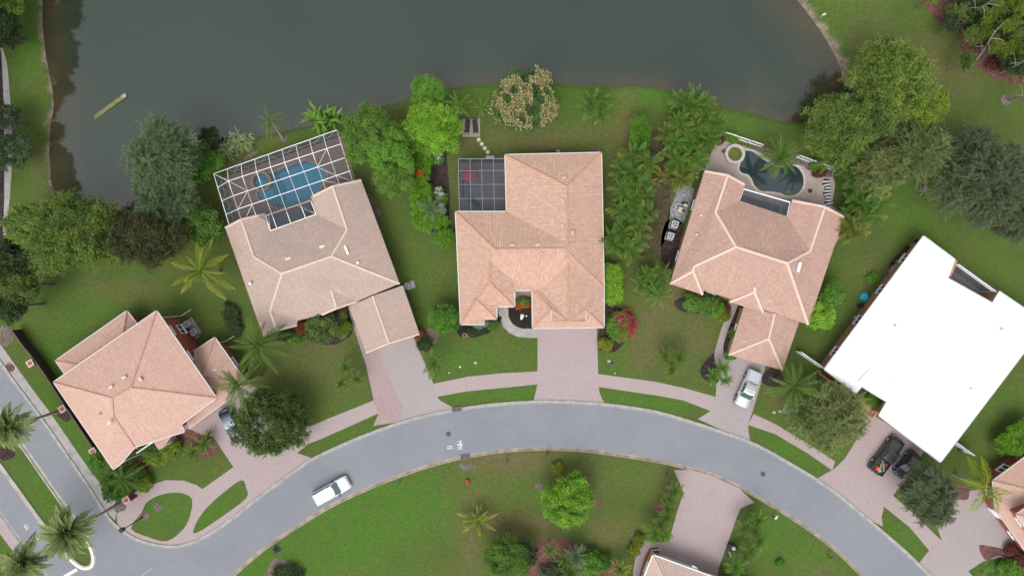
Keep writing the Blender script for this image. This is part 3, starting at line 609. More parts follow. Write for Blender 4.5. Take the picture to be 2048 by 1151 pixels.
def tiles_on(face, V, F, tone, W=0.305, E=0.36):
    """clay tiles: rows along the eave, each with a raised roll and its lower edge lifted"""
    n = face3(face)
    if n.z < 0: n = -n
    if n.z < 0.5: return
    O = sum(face, Vector()) / len(face)
    if n.z > 0.9995: U = Vector((1, 0, 0))
    else: U = Vector((0, 0, 1)).cross(n).normalized()
    Vv = n.cross(U)
    uv = [((p - O).dot(U), (p - O).dot(Vv)) for p in face]
    tris = tessellate_polygon([[Vector((p.x, p.y, 0)) for p in face]])
    for t in tris:
        T = [uv[i] for i in t]
        ar = (T[1][0] - T[0][0]) * (T[2][1] - T[0][1]) - (T[1][1] - T[0][1]) * (T[2][0] - T[0][0])
        if abs(ar) < 1e-4: continue
        if ar < 0: T = T[::-1]
        p0, p1_, p2_ = (face[i] for i in t); nt_ = (p1_ - p0).cross(p2_ - p0).normalized(); dn = n.dot(nt_)
        if abs(dn) < 1e-3: continue
        u0, u1 = min(q[0] for q in T), max(q[0] for q in T); v0, v1 = min(q[1] for q in T), max(q[1] for q in T)
        for j in range(math.floor(v0 / E), math.floor(v1 / E) + 1):
            for i in range(math.floor(u0 / W), math.floor(u1 / W) + 1):
                a, b = i * W, j * E
                if a + W < u0 or a > u1: continue
                hsh = math.sin(i * 12.9898 + j * 78.233 + O.x * 3.1) * 43758.5453; r = hsh - math.floor(hsh)
                lift = 0.014 + 0.007 * r
                us = (a, a + W * 0.22, a + W * 0.62, a + W * 0.84, a + W); hh = (0.005, 0.015, 0.017, 0.006, 0.005)
                for k in range(3):
                    q = [(us[k], b, hh[k] + lift), (us[k + 1], b, hh[k + 1] + lift), (us[k + 1], b + E, hh[k + 1] + 0.012), (us[k], b + E, hh[k] + 0.012)]
                    c = clip_poly(q, T)
                    if len(c) < 3: continue
                    s = len(V); V.extend(O + U * p[0] + Vv * p[1] + n * (p[2] - (O + U * p[0] + Vv * p[1] - p0).dot(nt_) / dn) for p in c); F.append(list(range(s, s + len(c)))); tone.append(r)
def caps_along(mb, a, b, w=0.30, h=0.12, step=0.42):
    a, b = Vector(a), Vector(b); L = (b - a).length; n = max(1, round(L / step)); d = (b - a) / n
    up = Vector((0, 0, 1)); sd = d.cross(up).normalized()
    for i in range(n):
        p, q = a + d * i, a + d * (i + 1.06); l0, l1 = 0.03, 0.0
        V = [];
        for c, hh, ww in ((p, h + l0, w * 1.08), (q, h + l1, w * 0.94)):
            V += [c - sd * ww / 2 - up * 0.03, c - sd * ww * 0.3 + up * hh * 0.8, c + up * hh, c + sd * ww * 0.3 + up * hh * 0.8, c + sd * ww / 2 - up * 0.03]
        mb.add(V, [[0, 1, 6, 5], [1, 2, 7, 6], [2, 3, 8, 7], [3, 4, 9, 8], [0, 4, 3, 2, 1], [5, 6, 7, 8, 9]])
def roof(parent, verts, faces, ridges, tmat, dmat, capmat, capw=0.30, eaves=None, tiles=True, gutter_mat=None, z_soffit=None, capname='ridge_cap'):
    """roof deck with fascia and soffit, tiles lying on it, caps along hips and ridges, gutters along the eaves"""
    V3 = {k: P(*v) for k, v in verts.items()}
    Vl, Fl = [], []; idx = {}
    for f in faces:
        g = []
        for k in f:
            if k not in idx: idx[k] = len(Vl); Vl.append(V3[k])
            g.append(idx[k])
        nn = face3([V3[k] for k in f]);
        if nn.z < 0: g = g[::-1]
        Fl.append(g)
    edges = {}
    for g in Fl:
        for i in range(len(g)): e = (g[i], g[(i + 1) % len(g)]); edges[e] = edges.get(e, 0) + 1
    bnd = [e for e in edges if (e[1], e[0]) not in edges]
    zs = (z_soffit if z_soffit is not None else min(v.z for v in Vl)) - 0.22
    nb = len(Vl); mb = MB(); tri = []
    for f in faces:
        g = [idx[k] for k in f]
        for t in tessellate_polygon([[Vector((Vl[i].x, Vl[i].y, 0)) for i in g]]):
            q = [g[t[0]], g[t[1]], g[t[2]]]
            if (Vl[q[1]] - Vl[q[0]]).cross(Vl[q[2]] - Vl[q[0]]).z < 0: q = q[::-1]
            tri.append(q)
    base = [Vector((v.x, v.y, zs)) for v in Vl]
    skirt = [[a, a + nb, b + nb, b] for a, b in bnd]
    soff = [[c + nb, b + nb, a + nb] for a, b, c in tri]
    rf = link('roof', mesh_py('roof', Vl + base, tri + skirt + soff, [dmat, M('fascia', (0.42, 0.36, 0.31), 0.8)], [0] * len(tri) + [1] * (len(skirt) + len(soff))), parent)
    if tiles:
        TV, TF, tone = [], [], []
        for f in faces: tiles_on([V3[k] for k in f], TV, TF, tone)
        me = bpy.data.meshes.new('roof_tiles'); me.from_pydata([tuple(v) for v in TV], [], TF)
        a = me.attributes.new('tone', 'FLOAT', 'FACE'); a.data.foreach_set('value', tone); me.materials.append(tmat); me.update()
        link('roof_tiles', me, rf, kind='stuff')
    for a, b in ridges:
        mb = MB(); caps_along(mb, V3[a] if isinstance(a, str) else P(*a), V3[b] if isinstance(b, str) else P(*b), capw); ob(capname, mb, capmat, rf)
    if gutter_mat:
        for a, b in bnd:
            p, q = Vl[a], Vl[b]
            if abs(p.z - q.z) > 0.12 or (p - q).length < 0.8: continue
            d = (q - p).normalized(); out = Vector((d.y, -d.x, 0)) * 0.06
            mb = MB(); mb.beam(p + out - Vector((0, 0, 0.05)), q + out - Vector((0, 0, 0.05)), 0.13, 0.14); ob('gutter', mb, gutter_mat, rf)
    return rf
def window_on(parent, a, d, nrm, s, z0, w, h, frame_mat):
    """window in a wall: frame and sill proud of the wall, pane set in it, one mullion"""
    c = Vector((a.x + d.x * s, a.y + d.y * s, 0)); up = Vector((0, 0, 1)); mb = MB()
    for q0, q1 in (((-w / 2, z0), (w / 2, z0)), ((-w / 2, z0 + h), (w / 2, z0 + h)), ((-w / 2, z0), (-w / 2, z0 + h)), ((w / 2, z0), (w / 2, z0 + h)), ((0, z0), (0, z0 + h))):
        mb.beam(c + d * q0[0] + up * q0[1] + nrm * 0.05, c + d * q1[0] + up * q1[1] + nrm * 0.05, 0.10, 0.10)
    mb.beam(c - d * (w / 2 + .1) + up * (z0 - .06) + nrm * 0.09, c + d * (w / 2 + .1) + up * (z0 - .06) + nrm * 0.09, 0.20, 0.08)
    fr = ob('window', mb, frame_mat, parent)
    mb = MB(); V = [c - d * w / 2 + up * z0 + nrm * .03, c + d * w / 2 + up * z0 + nrm * .03, c + d * w / 2 + up * (z0 + h) + nrm * .03, c - d * w / 2 + up * (z0 + h) + nrm * .03]
    mb.add(V, [[0, 1, 2, 3]]); ob('pane', mb, glass, fr)
def walls(parent, foot, z_top, wmat, storeys=1, frame=None, win=True, trim=None, no_win=(), z0=0.0, every=3.4):
    foot = ccw(foot); n = len(foot); frame = frame or white_metal
    for i in range(n):
        a, b = Vector((*foot[i], 0)), Vector((*foot[(i + 1) % n], 0)); L = (b - a).length
        if L < 0.15: continue
        d = (b - a).normalized(); nrm = Vector((d.y, -d.x, 0)); mb = MB()
        t = 0.2; q = [a, b, b - nrm * t, a - nrm * t]
        mb.add([(p.x, p.y, z0) for p in q] + [(p.x, p.y, z_top) for p in q], [[0, 1, 5, 4], [1, 2, 6, 5], [2, 3, 7, 6], [3, 0, 4, 7], [4, 5, 6, 7]])
        ob('wall', mb, wmat, parent)
        if trim:
            for zt in trim:
                mb = MB(); mb.beam(a + nrm * 0.05 + Vector((0, 0, zt)), b + nrm * 0.05 + Vector((0, 0, zt)), 0.10, 0.22); ob('trim_band', mb, M('wall_trim', (0.30, 0.10, 0.07), 0.85), parent)
        if win and L > 2.4 and i not in no_win:
            k = max(1, int(L / every))
            for st in range(storeys):
                for j in range(k): window_on(parent, a, d, nrm, L * (j + 0.5) / k, st * 3.0 + 0.95 + z0, 1.3 if L > 3 else 0.9, 1.25, frame)
def vent(parent, x, y, z, sx, sy, h, rz, mat, name='roof_vent'):
    mb = MB(); mb.box((0, 0, h / 2), (sx, sy, h), taper=0.85); mb.box((0, 0, h + 0.02), (sx * 1.06, sy * 1.06, 0.04)); o = ob(name, mb, mat, parent); o.location = P(x, y, z); o.rotation_euler = (0, 0, rz)
def pipe_vent(parent, x, y, z, mat, r=0.09):
    mb = MB(); mb.cyl((0, 0, -0.1), r, 0.42, 10); mb.cyl((0, 0, 0.3), r * 1.6, 0.08, 10); o = ob('vent_pipe', mb, mat, parent); o.location = P(x, y, z)
def downspout(parent, x, y, z, into, run=None, mat=None):
    """pipe from the gutter corner back to the wall, down it and out over the turf"""
    top = P(x, y, z - 0.1); w = top + Vector((*into, -0.3)); mb = MB(); mb.tube([top, w], [0.05, 0.05], 6); mb.tube([w, Vector((w.x, w.y, 0.15))], [0.05, 0.05], 6)
    if run: mb.tube([Vector((w.x, w.y, 0.12)), Vector((w.x + run[0], w.y + run[1], 0.06))], [0.05, 0.05], 6)
    ob('downspout', mb, mat or white_metal, parent)

gut_grey = M('gutter_grey', (0.50, 0.49, 0.46), 0.5, var=0.05)
# ---------------- two storey house with red walls, lower left
t1 = tile_mat('tile_peach', (0.545, 0.350, 0.285)); d1 = M('deck_peach', (0.40, 0.27, 0.215), 0.9); cap1 = M('cap_peach', (0.44, 0.265, 0.19), 0.85, var=0.2, scale=6)
red_wall = M('red_stucco', (0.285, 0.078, 0.055), 0.85, var=0.10, scale=1.0)
h1 = thing('house', 'two storey house with red walls and peach tiled roof at the corner by the road', 'house', P(280, 790, 0))
def rel(o): return o
h1.location = (0, 0, 0)
ze = 5.9
v = dict(W=(107.8, 763.7, ze), N=(313.2, 621.7, ze), E=(432.2, 795, ze), n1=(360.6, 848.4, ze), n2=(368.5, 862.0, ze), h=(269.4, 892.7, ze), S2=(238.4, 928.4, ze), S=(226.7, 936.7, ze),
         p1=(225, 795.5, 7.9), p2=(261.6, 774.2, 8.0), p3=(227.7, 831.5, 7.35))
roof(h1, v, [('W', 'N', 'p2', 'p1'), ('N', 'E', 'p2'), ('E', 'n1', 'p3', 'p1', 'p2'), ('n1', 'n2', 'h', 'p3'), ('h', 'S2', 'S', 'W', 'p1', 'p3')], [('W', 'p1'), ('N', 'p2'), ('E', 'p2'), ('p1', 'p2'), ('p1', 'p3'), ('p3', 'h')], t1, d1, cap1, 0.26, gutter_mat=gut_grey)
foot = inset(px([(107.8, 763.7), (313.2, 621.7), (432.2, 795), (360.6, 848.4), (368.5, 862), (269.4, 892.7), (226.7, 936.7)], ze), 0.65)
walls(h1, foot, 5.75, red_wall, 2, trim=[2.95])
# lower roofs of the same house
v = dict(a=(111.7, 720.8, 3.0), b=(253.7, 621.7, 3.0), c=(246, 668.6, 4.15), d=(160, 729, 4.15), e=(292, 672, 3.0), f=(280, 700, 3.9), g=(142, 764, 3.0), k=(175, 760, 3.9))
roof(h1, v, [('a', 'b', 'c', 'd'), ('b', 'e', 'f', 'c'), ('a', 'd', 'k', 'g')], [('a', 'd'), ('b', 'c')], t1, d1, cap1, 0.26, gutter_mat=gut_grey)
walls(h1, inset(px([(111.7, 720.8), (253.7, 621.7), (300, 690), (158, 790)], 3.0), 0.5), 2.85, red_wall, 1)
v = dict(A=(389.2, 701.2, 3.0), B=(429.6, 675.1, 3.0), C=(495.6, 769, 3.0), D=(378, 855, 3.0), Pk=(404.9, 750.7, 4.55), Q=(385, 735, 4.1), R=(352, 800, 4.4))
roof(h1, v, [('A', 'B', 'Pk', 'Q'), ('B', 'C', 'Pk'), ('C', 'D', 'R', 'Pk'), ('Q', 'Pk', 'R')], [('B', 'Pk'), ('C', 'Pk')], t1, d1, cap1, 0.26, gutter_mat=gut_grey)
walls(h1, inset(px([(375, 712), (429.6, 675.1), (495.6, 769), (378, 855), (345, 800)], 3.0), 0.5), 2.85, red_wall, 1)
v = dict(a=(316, 884, 3.3), b=(345, 872, 3.3), c=(392, 853, 3.3), d=(376, 835, 4.0), e=(322, 858, 4.0), f=(337.5, 896, 3.3), g=(352, 889, 3.3), k=(330, 880, 3.8))
roof(h1, dict(a=(306, 882, 3.3), f=(318, 899, 3.3), g=(328, 893, 3.3), k=(345, 868, 3.3), m=(330, 850, 4.1)), [('a', 'f', 'g', 'k', 'm')], [], t1, d1, cap1)
walls(h1, px([(318, 885), (325, 880), (332, 888), (326, 893)], 3.2), 3.1, M('white_column', (0.6, 0.55, 0.5), 0.8), win=False)
for x, y, rz in ((281.5, 758, -0.9), (248.5, 754.5, 0.62), (222, 773.5, 0.62), (219, 845, 0.62)): vent(h1, x, y, 7.75, 0.50, 0.30, 0.10, rz, M('cap_light', (0.62, 0.45, 0.38), 0.8))
pipe_vent(h1, 203, 826, 6.9, M('pipe_grey', (0.25, 0.24, 0.22)))
downspout(h1, 314, 623, 5.9, (0.25, -0.75), (1.3, 0.85)); downspout(h1, 430, 676, 3.0, (0.2, -0.6), (1.3, 0.8)); downspout(h1, 425, 739 , 5.9, (0.3, 0.0)); downspout(h1, 456, 797, 3.0, (0.1, 0.4)); downspout(h1, 238, 930, 5.9, (0.6, 0.5))
mb = MB(); mb.box((0, 0, 0), (3.4, 0.14, 0.30), 0.60); o = ob('front_gutter', mb, white_metal, h1); q = P(293, 893, 3.4); o.location = (q.x + 0.1, q.y + 0.15, 3.3)  # white bar for the slanting gutter at the front wall
# ---------------- single storey house with the big white cage
t2 = tile_mat('tile_sand', (0.425, 0.318, 0.270), 0.08); d2 = M('deck_sand', (0.34, 0.26, 0.215), 0.9); cream = M('mortar_cream', (0.56, 0.44, 0.365), 0.85, var=0.12, scale=5)
tan_wall = M('orange_stucco', (0.42, 0.22, 0.10), 0.85, var=0.08)
h2 = thing('house', 'single storey house with pale sand roof behind the large white pool cage', 'house')
ze = 3.6
v = dict(L=(450.6, 455.3, ze), B=(482.5, 438.7, 4.7), C=(530, 427.6, ze), D=(540.9, 461, ze), E=(632.2, 428.2, ze), F=(621.8, 394.3, ze), G=(665.6, 372.6, 5.1), H=(722.3, 359.9, ze), I=(799, 566.6, ze),
         J=(694.1, 458.5, 5.15), K=(663, 512.2, 6.2), M=(564, 546.3, 6.1), N=(507.1, 512.2, 4.8), Q=(540.5, 621.1, 4.65), V=(593.8, 640.9, ze), R=(593.8, 649.5, ze), S=(553, 659.3, 4.6), T=(527, 673, ze),
         d0=(663, 580.2, 4.75), d1=(673, 615.6, 4.5), d2=(643.3, 628.5, ze), d3=(712.6, 602.5, ze))
roof(h2, v, [('L', 'B', 'N', 'M', 'Q', 'S', 'T'), ('N', 'D', 'E', 'J', 'K', 'M'), ('B', 'C', 'D', 'N'), ('F', 'G', 'J', 'E'), ('G', 'H', 'I', 'K', 'J'), ('M', 'K', 'I', 'd3', 'd0', 'd2', 'V', 'Q'), ('Q', 'V', 'R', 'S'), ('d0', 'd1', 'd2'), ('d0', 'd3', 'd1')],
     [('G', 'J'), ('J', 'K'), ('K', 'M'), ('M', 'N'), ('N', 'B'), ('M', 'Q'), ('Q', 'S'), ('K', 'I'), ('d0', 'd1'), ('L', 'B'), ('B', 'C'), ('F', 'G'), ('G', 'H'), ('S', 'R'), ('d2', 'd1'), ('d1', 'd3')], t2, d2, cream, 0.34, z_soffit=ze)
foot2 = inset(px([(450.6, 455.3), (530, 427.6), (540.9, 461), (632.2, 428.2), (621.8, 394.3), (722.3, 359.9), (799, 566.6), (593.8, 640.9), (593.8, 649.5), (527, 673)], ze), 0.55)
walls(h2, foot2, 3.45, tan_wall, 1, every=4.2)
v = dict(a=(805.4, 570.3, 2.8), b=(838.8, 666.9, 2.8), m=(778.2, 685.4, 3.75), c=(732.4, 704, 2.8), d=(697.7, 612.4, 2.8), e=(745.2, 591.4, 3.75))
roof(h2, v, [('a', 'b', 'm', 'e'), ('m', 'c', 'd', 'e')], [('e', 'm'), ('b', 'm'), ('m', 'c')], t2, d2, cream, 0.30, z_soffit=2.8)
walls(h2, inset(px([(800, 566), (838.8, 666.9), (732.4, 704), (697.7, 612.4)], 2.8), 0.45), 2.65, tan_wall, 1)
for x, y, z, rz, sx, sy in ((541.5, 557.5, 4.9, -1.2, 0.28, 1.15), (694, 500, 5.3, -1.2, 0.28, 1.15)): vent(h2, x, y, z, sy, sx, 0.3, rz, M('vent_cream', (0.66, 0.63, 0.50), 0.7, var=0.04))
for x, y in ((576.5, 517), (645, 493)): vent(h2, x, y, 5.45, 0.68, 0.30, 0.12, 0.34, M('cap_light2', (0.60, 0.48, 0.42), 0.8))
for x, y, z in ((502, 567, 4.3), (716.5, 525.5, 5.0)): pipe_vent(h2, x, y, z, M('pipe_white', (0.62, 0.56, 0.52)), 0.13)
# ---------------- centre house
t3 = tile_mat('tile_salmon', (0.515, 0.330, 0.255), 0.12); d3 = M('deck_salmon', (0.34, 0.21, 0.145), 0.9); cap3 = M('cap_salmon', (0.47, 0.27, 0.18), 0.85, var=0.18, scale=6)
beige_wall = M('beige_stucco', (0.40, 0.33, 0.24), 0.85, var=0.08)
h3 = thing('house', 'single storey house with salmon tiled roof in the middle, small screened patio at its corner', 'house')
ze = 3.0
v = dict(a=(1010.5, 309.8, ze), b=(1202.3, 305.6, ze), b2=(1207.5, 574, ze), c=(1207.5, 654, ze), d=(1065.7, 655.6, ze), e=(1064.7, 580, ze), f=(1028.6, 580, ze), f2=(1028.6, 562, ze + .02), g=(1028.6, 612.4, ze), i=(992.8, 612.4, ze),
         j=(992.8, 636.8, ze), k=(969.8, 636.8, ze), l=(969.8, 647.8, ze), m=(921.9, 647.8, ze), n=(911.5, 423.4, ze), o=(1013.6, 423.4, ze), R1=(1133.5, 373, 4.75), R2=(1134.5, 487, 5.0), R3=(990.7, 498.5, 5.05), R4=(1128, 496.4, 5.15),
         W1=(1135.6, 527, 4.8), W2=(1137.6, 641.6, 4.75), L1=(1103, 617.6, 4.15), L2=(1103, 642, 4.15), L3=(1103, 642, 3.45), X1=(1171, 618.6, 4.15), X2=(1171, 642, 4.15), X3=(1171, 642, 3.45), e2=(1081, 580, ze + .02),
         A1=(979, 520.6, 4.5), A2=(979, 564.5, 4.4), A3=(953, 600, 3.95))
roof(h3, v, [('a', 'b', 'R1'), ('b', 'b2', 'R4', 'R2', 'R1'), ('a', 'R1', 'R2', 'o'), ('n', 'o', 'R2', 'R4', 'R3'), ('R3', 'R4', 'W1', 'e2', 'e', 'f', 'f2', 'A1'), ('n', 'R3', 'A1', 'A2', 'A3', 'm'), ('A1', 'f2', 'f', 'g', 'A2'), ('A2', 'g', 'i', 'A3'),
            ('A3', 'i', 'j'), ('A3', 'j', 'k', 'l', 'm'), ('e2', 'W1', 'W2', 'L2', 'L1', 'd', 'e'), ('R4', 'b2', 'W1'), ('W1', 'b2', 'c', 'X1', 'X2', 'W2'), ('d', 'L1', 'L3'), ('c', 'X3', 'X1'), ('d', 'L3', 'X3', 'c')],
     [('a', 'R1'), ('b', 'R1'), ('R1', 'R2'), ('n', 'R3'), ('R3', 'R4'), ('R4', 'b2'), ('W1', 'W2'), ('L1', 'd'), ('X1', 'c'), ('A1', 'A2'), ('A2', 'A3'), ('A2', 'g'), ('A3', 'j'), ('A3', 'm'), ('L2', 'W2'), ('W2', 'X2')], t3, d3, cap3, 0.28, gutter_mat=gut_grey)
foot3 = inset(px([(1010.5, 309.8), (1202.3, 305.6), (1207.5, 654), (1065.7, 655.6), (1064.7, 580), (1028.6, 580), (1028.6, 612.4), (992.8, 612.4), (992.8, 636.8), (969.8, 636.8), (969.8, 647.8), (921.9, 647.8), (911.5, 423.4), (1013.6, 423.4)], ze), 0.5)
walls(h3, foot3, 2.85, beige_wall, 1, every=4.5)
lt3 = M('cap_pinkish', (0.50, 0.33, 0.26), 0.8)
for x, y, z, sx, sy in ((1127.5, 355.5, 4.3, .55, .30), (1125, 402, 4.8, .3, .6), (1125, 453, 4.85, .3, .6), (1145, 466, 4.9, .3, .6), (1024.5, 490, 4.9, .6, .3), (1075.5, 489.5, 4.9, .6, .3)): vent(h3, x, y, z, sx, sy, 0.14, 0, lt3)
vent(h3, 1107, 445, 4.3, 0.45, 0.6, 0.15, 0.2, cream)
for x, y, z in ((1084, 507.5, 5.0), (1193.5, 555.5, 3.5), (1109, 637, 4.3)): pipe_vent(h3, x, y, z, lt3, 0.07)
# ---------------- house beside the dark pool
t4 = tile_mat('tile_brick', (0.455, 0.290, 0.235), 0.12); d4 = M('deck_brick', (0.29, 0.19, 0.15), 0.9); cream4 = M('mortar_pale', (0.60, 0.47, 0.385), 0.85, var=0.10, scale=5)
olive_wall = M('mustard_stucco', (0.34, 0.255, 0.115), 0.85, var=0.08)
h4 = thing('house', 'single storey house with brick pink roof and pale ridge lines beside the dark pool', 'house')
ze = 3.6
v = dict(A=(1409, 342.4, ze), B=(1455.3, 350.2, 4.6), C=(1489.3, 369.2, ze), D=(1478.9, 402, ze), E=(1573.2, 432.9, ze), F=(1584.2, 400.8, ze), G=(1649.9, 413.5, 4.8), H=(1687.6, 433.7, ze), I=(1616.5, 648.5, ze),
         N=(1431, 424, 4.8), M=(1472.3, 493.2, 6.3), Q=(1389, 531.8, 4.8), Q2=(1386.6, 541.4, 4.65), LC=(1340, 567, ze), X=(1405, 589, ze), X2=(1408.2, 580.5, ze), K=(1574.3, 525.7, 6.2), J=(1620, 501.7, 4.8),
         d0=(1510.6, 574.3, 4.7), d1=(1509.3, 583.5, 4.55), d2=(1460, 603.4, ze), d3=(1526.2, 624.6, ze), y1=(1463, 597, ze + .02), y2=(1528.5, 619.6, ze + .02))
roof(h4, v, [('A', 'B', 'N', 'M', 'Q', 'Q2', 'LC'), ('B', 'C', 'D', 'N'), ('N', 'D', 'E', 'J', 'K', 'M'), ('F', 'G', 'J', 'E'), ('G', 'H', 'I', 'K', 'J'), ('M', 'K', 'I', 'y2', 'd0', 'y1', 'X2', 'Q'), ('Q', 'X2', 'X', 'Q2'), ('Q2', 'X', 'LC'),
            ('d0', 'd1', 'd2', 'y1'), ('d1', 'd3', 'd2'), ('d0', 'y2', 'd3', 'd1')],
     [('B', 'N'), ('N', 'M'), ('M', 'K'), ('M', 'Q'), ('Q', 'Q2'), ('Q2', 'LC'), ('Q2', 'X'), ('K', 'J'), ('J', 'G'), ('K', 'I'), ('d0', 'd1'), ('d1', 'd2'), ('d1', 'd3'), ('A', 'B'), ('B', 'C'), ('F', 'G'), ('G', 'H')], t4, d4, cream4, 0.36, z_soffit=ze)
foot4 = inset(px([(1409, 342.4), (1489.3, 369.2), (1478.9, 402), (1573.2, 432.9), (1584.2, 400.8), (1687.6, 433.7), (1616.5, 648.5), (1460, 603), (1408, 582), (1405, 589), (1340, 567)], ze), 0.5)
walls(h4, foot4, 3.45, olive_wall, 1, every=5)
v = dict(a=(1488.5, 611, 2.7), b=(1599, 641, 2.7), c=(1564.7, 740, 2.7), d=(1457.6, 708.7, 2.7), e=(1553.9, 629, 3.7), f=(1539.4, 676.2, 3.7)); v['e'] = (1549, 627, 3.75)
v['f'] = (1537.8, 676.5, 3.75)
roof(h4, v, [('a', 'e', 'f', 'd'), ('e', 'b', 'c', 'f'), ('f', 'c', 'd')], [('e', 'f'), ('f', 'c'), ('f', 'd')], t4, d4, cream4, 0.32, z_soffit=2.7)
walls(h4, inset(px([(1488.5, 606), (1599, 636), (1564.7, 740), (1457.6, 708.7)], 2.7), 0.5), 2.55, olive_wall, 1)
for x, y, z in ((1448, 487.5, 5.3), (1596, 534, 5.4)): vent(h4, x, y, z, 0.34, 1.15, 0.35, -0.25, M('vent_white', (0.72, 0.72, 0.74), 0.6, var=0.04))
for x, y, z in ((1400.5, 430.5, 3.95), (1391.5, 469.5, 4.2), (1539.5, 601.5, 4.0)): pipe_vent(h4, x, y, z, cream4, 0.09)
mb = MB(); mb.box((0, 0, 0.01), (0.55, 0.4, 0.03), 0.3); ob('repaired_tile', mb, M('fresh_tile', (0.34, 0.13, 0.105)), h4).location = P(1457, 486, 5.72)
# ---------------- house under a white roof
white_roof = M('white_membrane', (0.86, 0.865, 0.88), 0.75, 0.2, var=0.015, scale=0.6)
terra_wall = M('terracotta_stucco', (0.40, 0.215, 0.135), 0.85, var=0.10)
h5 = thing('house', 'house with a plain white unfinished roof, terracotta walls, two dark vehicles parked at its front', 'house')
ze = 3.2
v = dict(T=(1847.2, 472.2, ze), a=(1910.4, 519.5, ze), b=(1896.2, 556.7, 3.75), c=(1983.9, 605.7, 3.75), d=(1998.2, 582.5, ze), R=(2092, 646, ze), B=(1880.6, 923.3, ze), e=(1757.4, 829.4, ze), f=(1773.7, 802, 3.55), g=(1724.7, 772.3, 3.55),
         i=(1712.5, 786.6, ze), W=(1649.2, 737.6, ze), P1=(1889, 674, 6.3), P2=(1851, 722, 6.3))
roof(h5, v, [('T', 'a', 'b', 'c', 'd', 'R', 'P1'), ('R', 'B', 'P2', 'P1'), ('B', 'e', 'f', 'g', 'i', 'W', 'P2'), ('W', 'T', 'P1', 'P2')], [], None, white_roof, None, tiles=False, gutter_mat=M('drip_edge', (0.45, 0.45, 0.46), 0.5))
V = [P(1716, 761.5, 3.95), P(1805, 821, 3.95), P(1824, 794.5, 4.7), P(1738, 737, 4.7)]
mb = MB(); mb.add([p + Vector((0, 0, 0.22)) for p in V] + [p - Vector((0, 0, 0.3)) for p in V], [[0, 1, 2, 3], [0, 4, 5, 1], [1, 5, 6, 2], [2, 6, 7, 3], [3, 7, 4, 0]]); ob('entry_roof', mb, white_roof, h5)
foot5 = inset(px([(1847.2, 472.2), (1910.4, 521), (1896.2, 556.7), (1983.9, 605.7), (1998.2, 584.5), (2092, 646), (1880.6, 923.3), (1757.4, 829.4), (1773.7, 802), (1724.7, 772.3), (1712.5, 786.6), (1649.2, 737.6)], ze), 0.5)
walls(h5, foot5, 3.05, terra_wall, 1, every=5)
for x, y, z in ((1788.5, 650.5, 4.4), (2002.5, 657, 4.8), (1940, 775.5, 4.8)): pipe_vent(h5, x, y, z, M('pipe_grey2', (0.42, 0.42, 0.44)), 0.10)
for (xa, ya), (xb, yb) in (((1856, 520), (1720, 706)), ((1904, 596), (1786, 762)), ((1952, 640), (1838, 810)), ((2000, 676), (1872, 852))):   # lapped seams of the underlayment
    pass
# rear recess: terracotta returns, grey slab, white railing line
sheet('porch_slab', px([(1905, 522), (1893, 560), (1986, 612), (2003, 584)], 0.0), 0.09, M('porch_slab', (0.13, 0.125, 0.13), 0.8), thick=0.1, kind='structure')
mb = MB(); a_, b_ = P(1917, 528.5, 2.75), P(1992, 583, 2.75)
for zz in (2.75, 2.25): mb.beam(Vector((a_.x, a_.y, zz)), Vector((b_.x, b_.y, zz)), 0.12, 0.1)
mb.beam(Vector((a_.x, a_.y, 2.75)), Vector((a_.x, a_.y, 0)), 0.1, 0.1); mb.beam(Vector((b_.x, b_.y, 2.75)), Vector((b_.x, b_.y, 0)), 0.1, 0.1)
ob('porch_beam', mb, white_metal, h5)
mb = MB(); mb.add([Vector((a_.x, a_.y, .1)), Vector((b_.x, b_.y, .1)), Vector((b_.x, b_.y, 2.7)), Vector((a_.x, a_.y, 2.7))], [[0, 1, 2, 3]]); ob('porch_screen', mb, MATS['insect_screen'], h5)
for q0, q1 in (((1914, 521), (1900, 553)), ((1996, 588), (1984, 603))):
    a_, b_ = P(*q0, 3.2), P(*q1, 3.2); mb = MB(); mb.beam((a_.x, a_.y, 1.6), (b_.x, b_.y, 1.6), 0.3, 3.1); ob('wall', mb, terra_wall, h5)
# ---------------- house cut by the right edge, lower right
h6 = thing('house', 'red walled two storey house cut off by the right edge beside the yellow palm', 'house')
v = dict(a=(1986, 961, 3.0), b=(2115, 866, 3.0), c=(2210, 1010, 3.0), d=(2093, 1160, 3.0), e=(1991, 1016, 3.0), p=(2090, 985, 5.2), q=(2105, 1040, 5.2))
roof(h6, v, [('a', 'b', 'p'), ('b', 'c', 'q', 'p'), ('c', 'd', 'q'), ('d', 'e', 'a', 'p', 'q')], [('a', 'p'), ('b', 'p'), ('d', 'q')], t1, d1, cap1, 0.26, gutter_mat=gut_grey)
walls(h6, inset(px([(1986, 961), (2115, 866), (2210, 1010), (2093, 1160), (1991, 1016)], 3.0), 0.5), 2.85, red_wall, 1)
v = dict(a=(2033, 1028, 5.9), b=(2130, 962, 5.9), c=(2215, 1062, 5.9), d=(2108, 1132, 5.9), p=(2122, 1047, 7.4))
roof(h6, v, [('a', 'b', 'p'), ('b', 'c', 'p'), ('c', 'd', 'p'), ('d', 'a', 'p')], [('a', 'p'), ('d', 'p')], t1, d1, cap1, 0.26, gutter_mat=gut_grey)
walls(h6, inset(px([(2033, 1028), (2130, 962), (2215, 1062), (2108, 1132)], 5.9), 0.55), 5.75, red_wall, 2)
a_, b_ = P(1974, 1012, 0), P(2034, 1078, 0); mb = MB(); mb.beam((a_.x, a_.y, 1.15), (b_.x, b_.y, 1.15), 0.22, 2.3); ob('garage_door', mb, white_metal, h6)
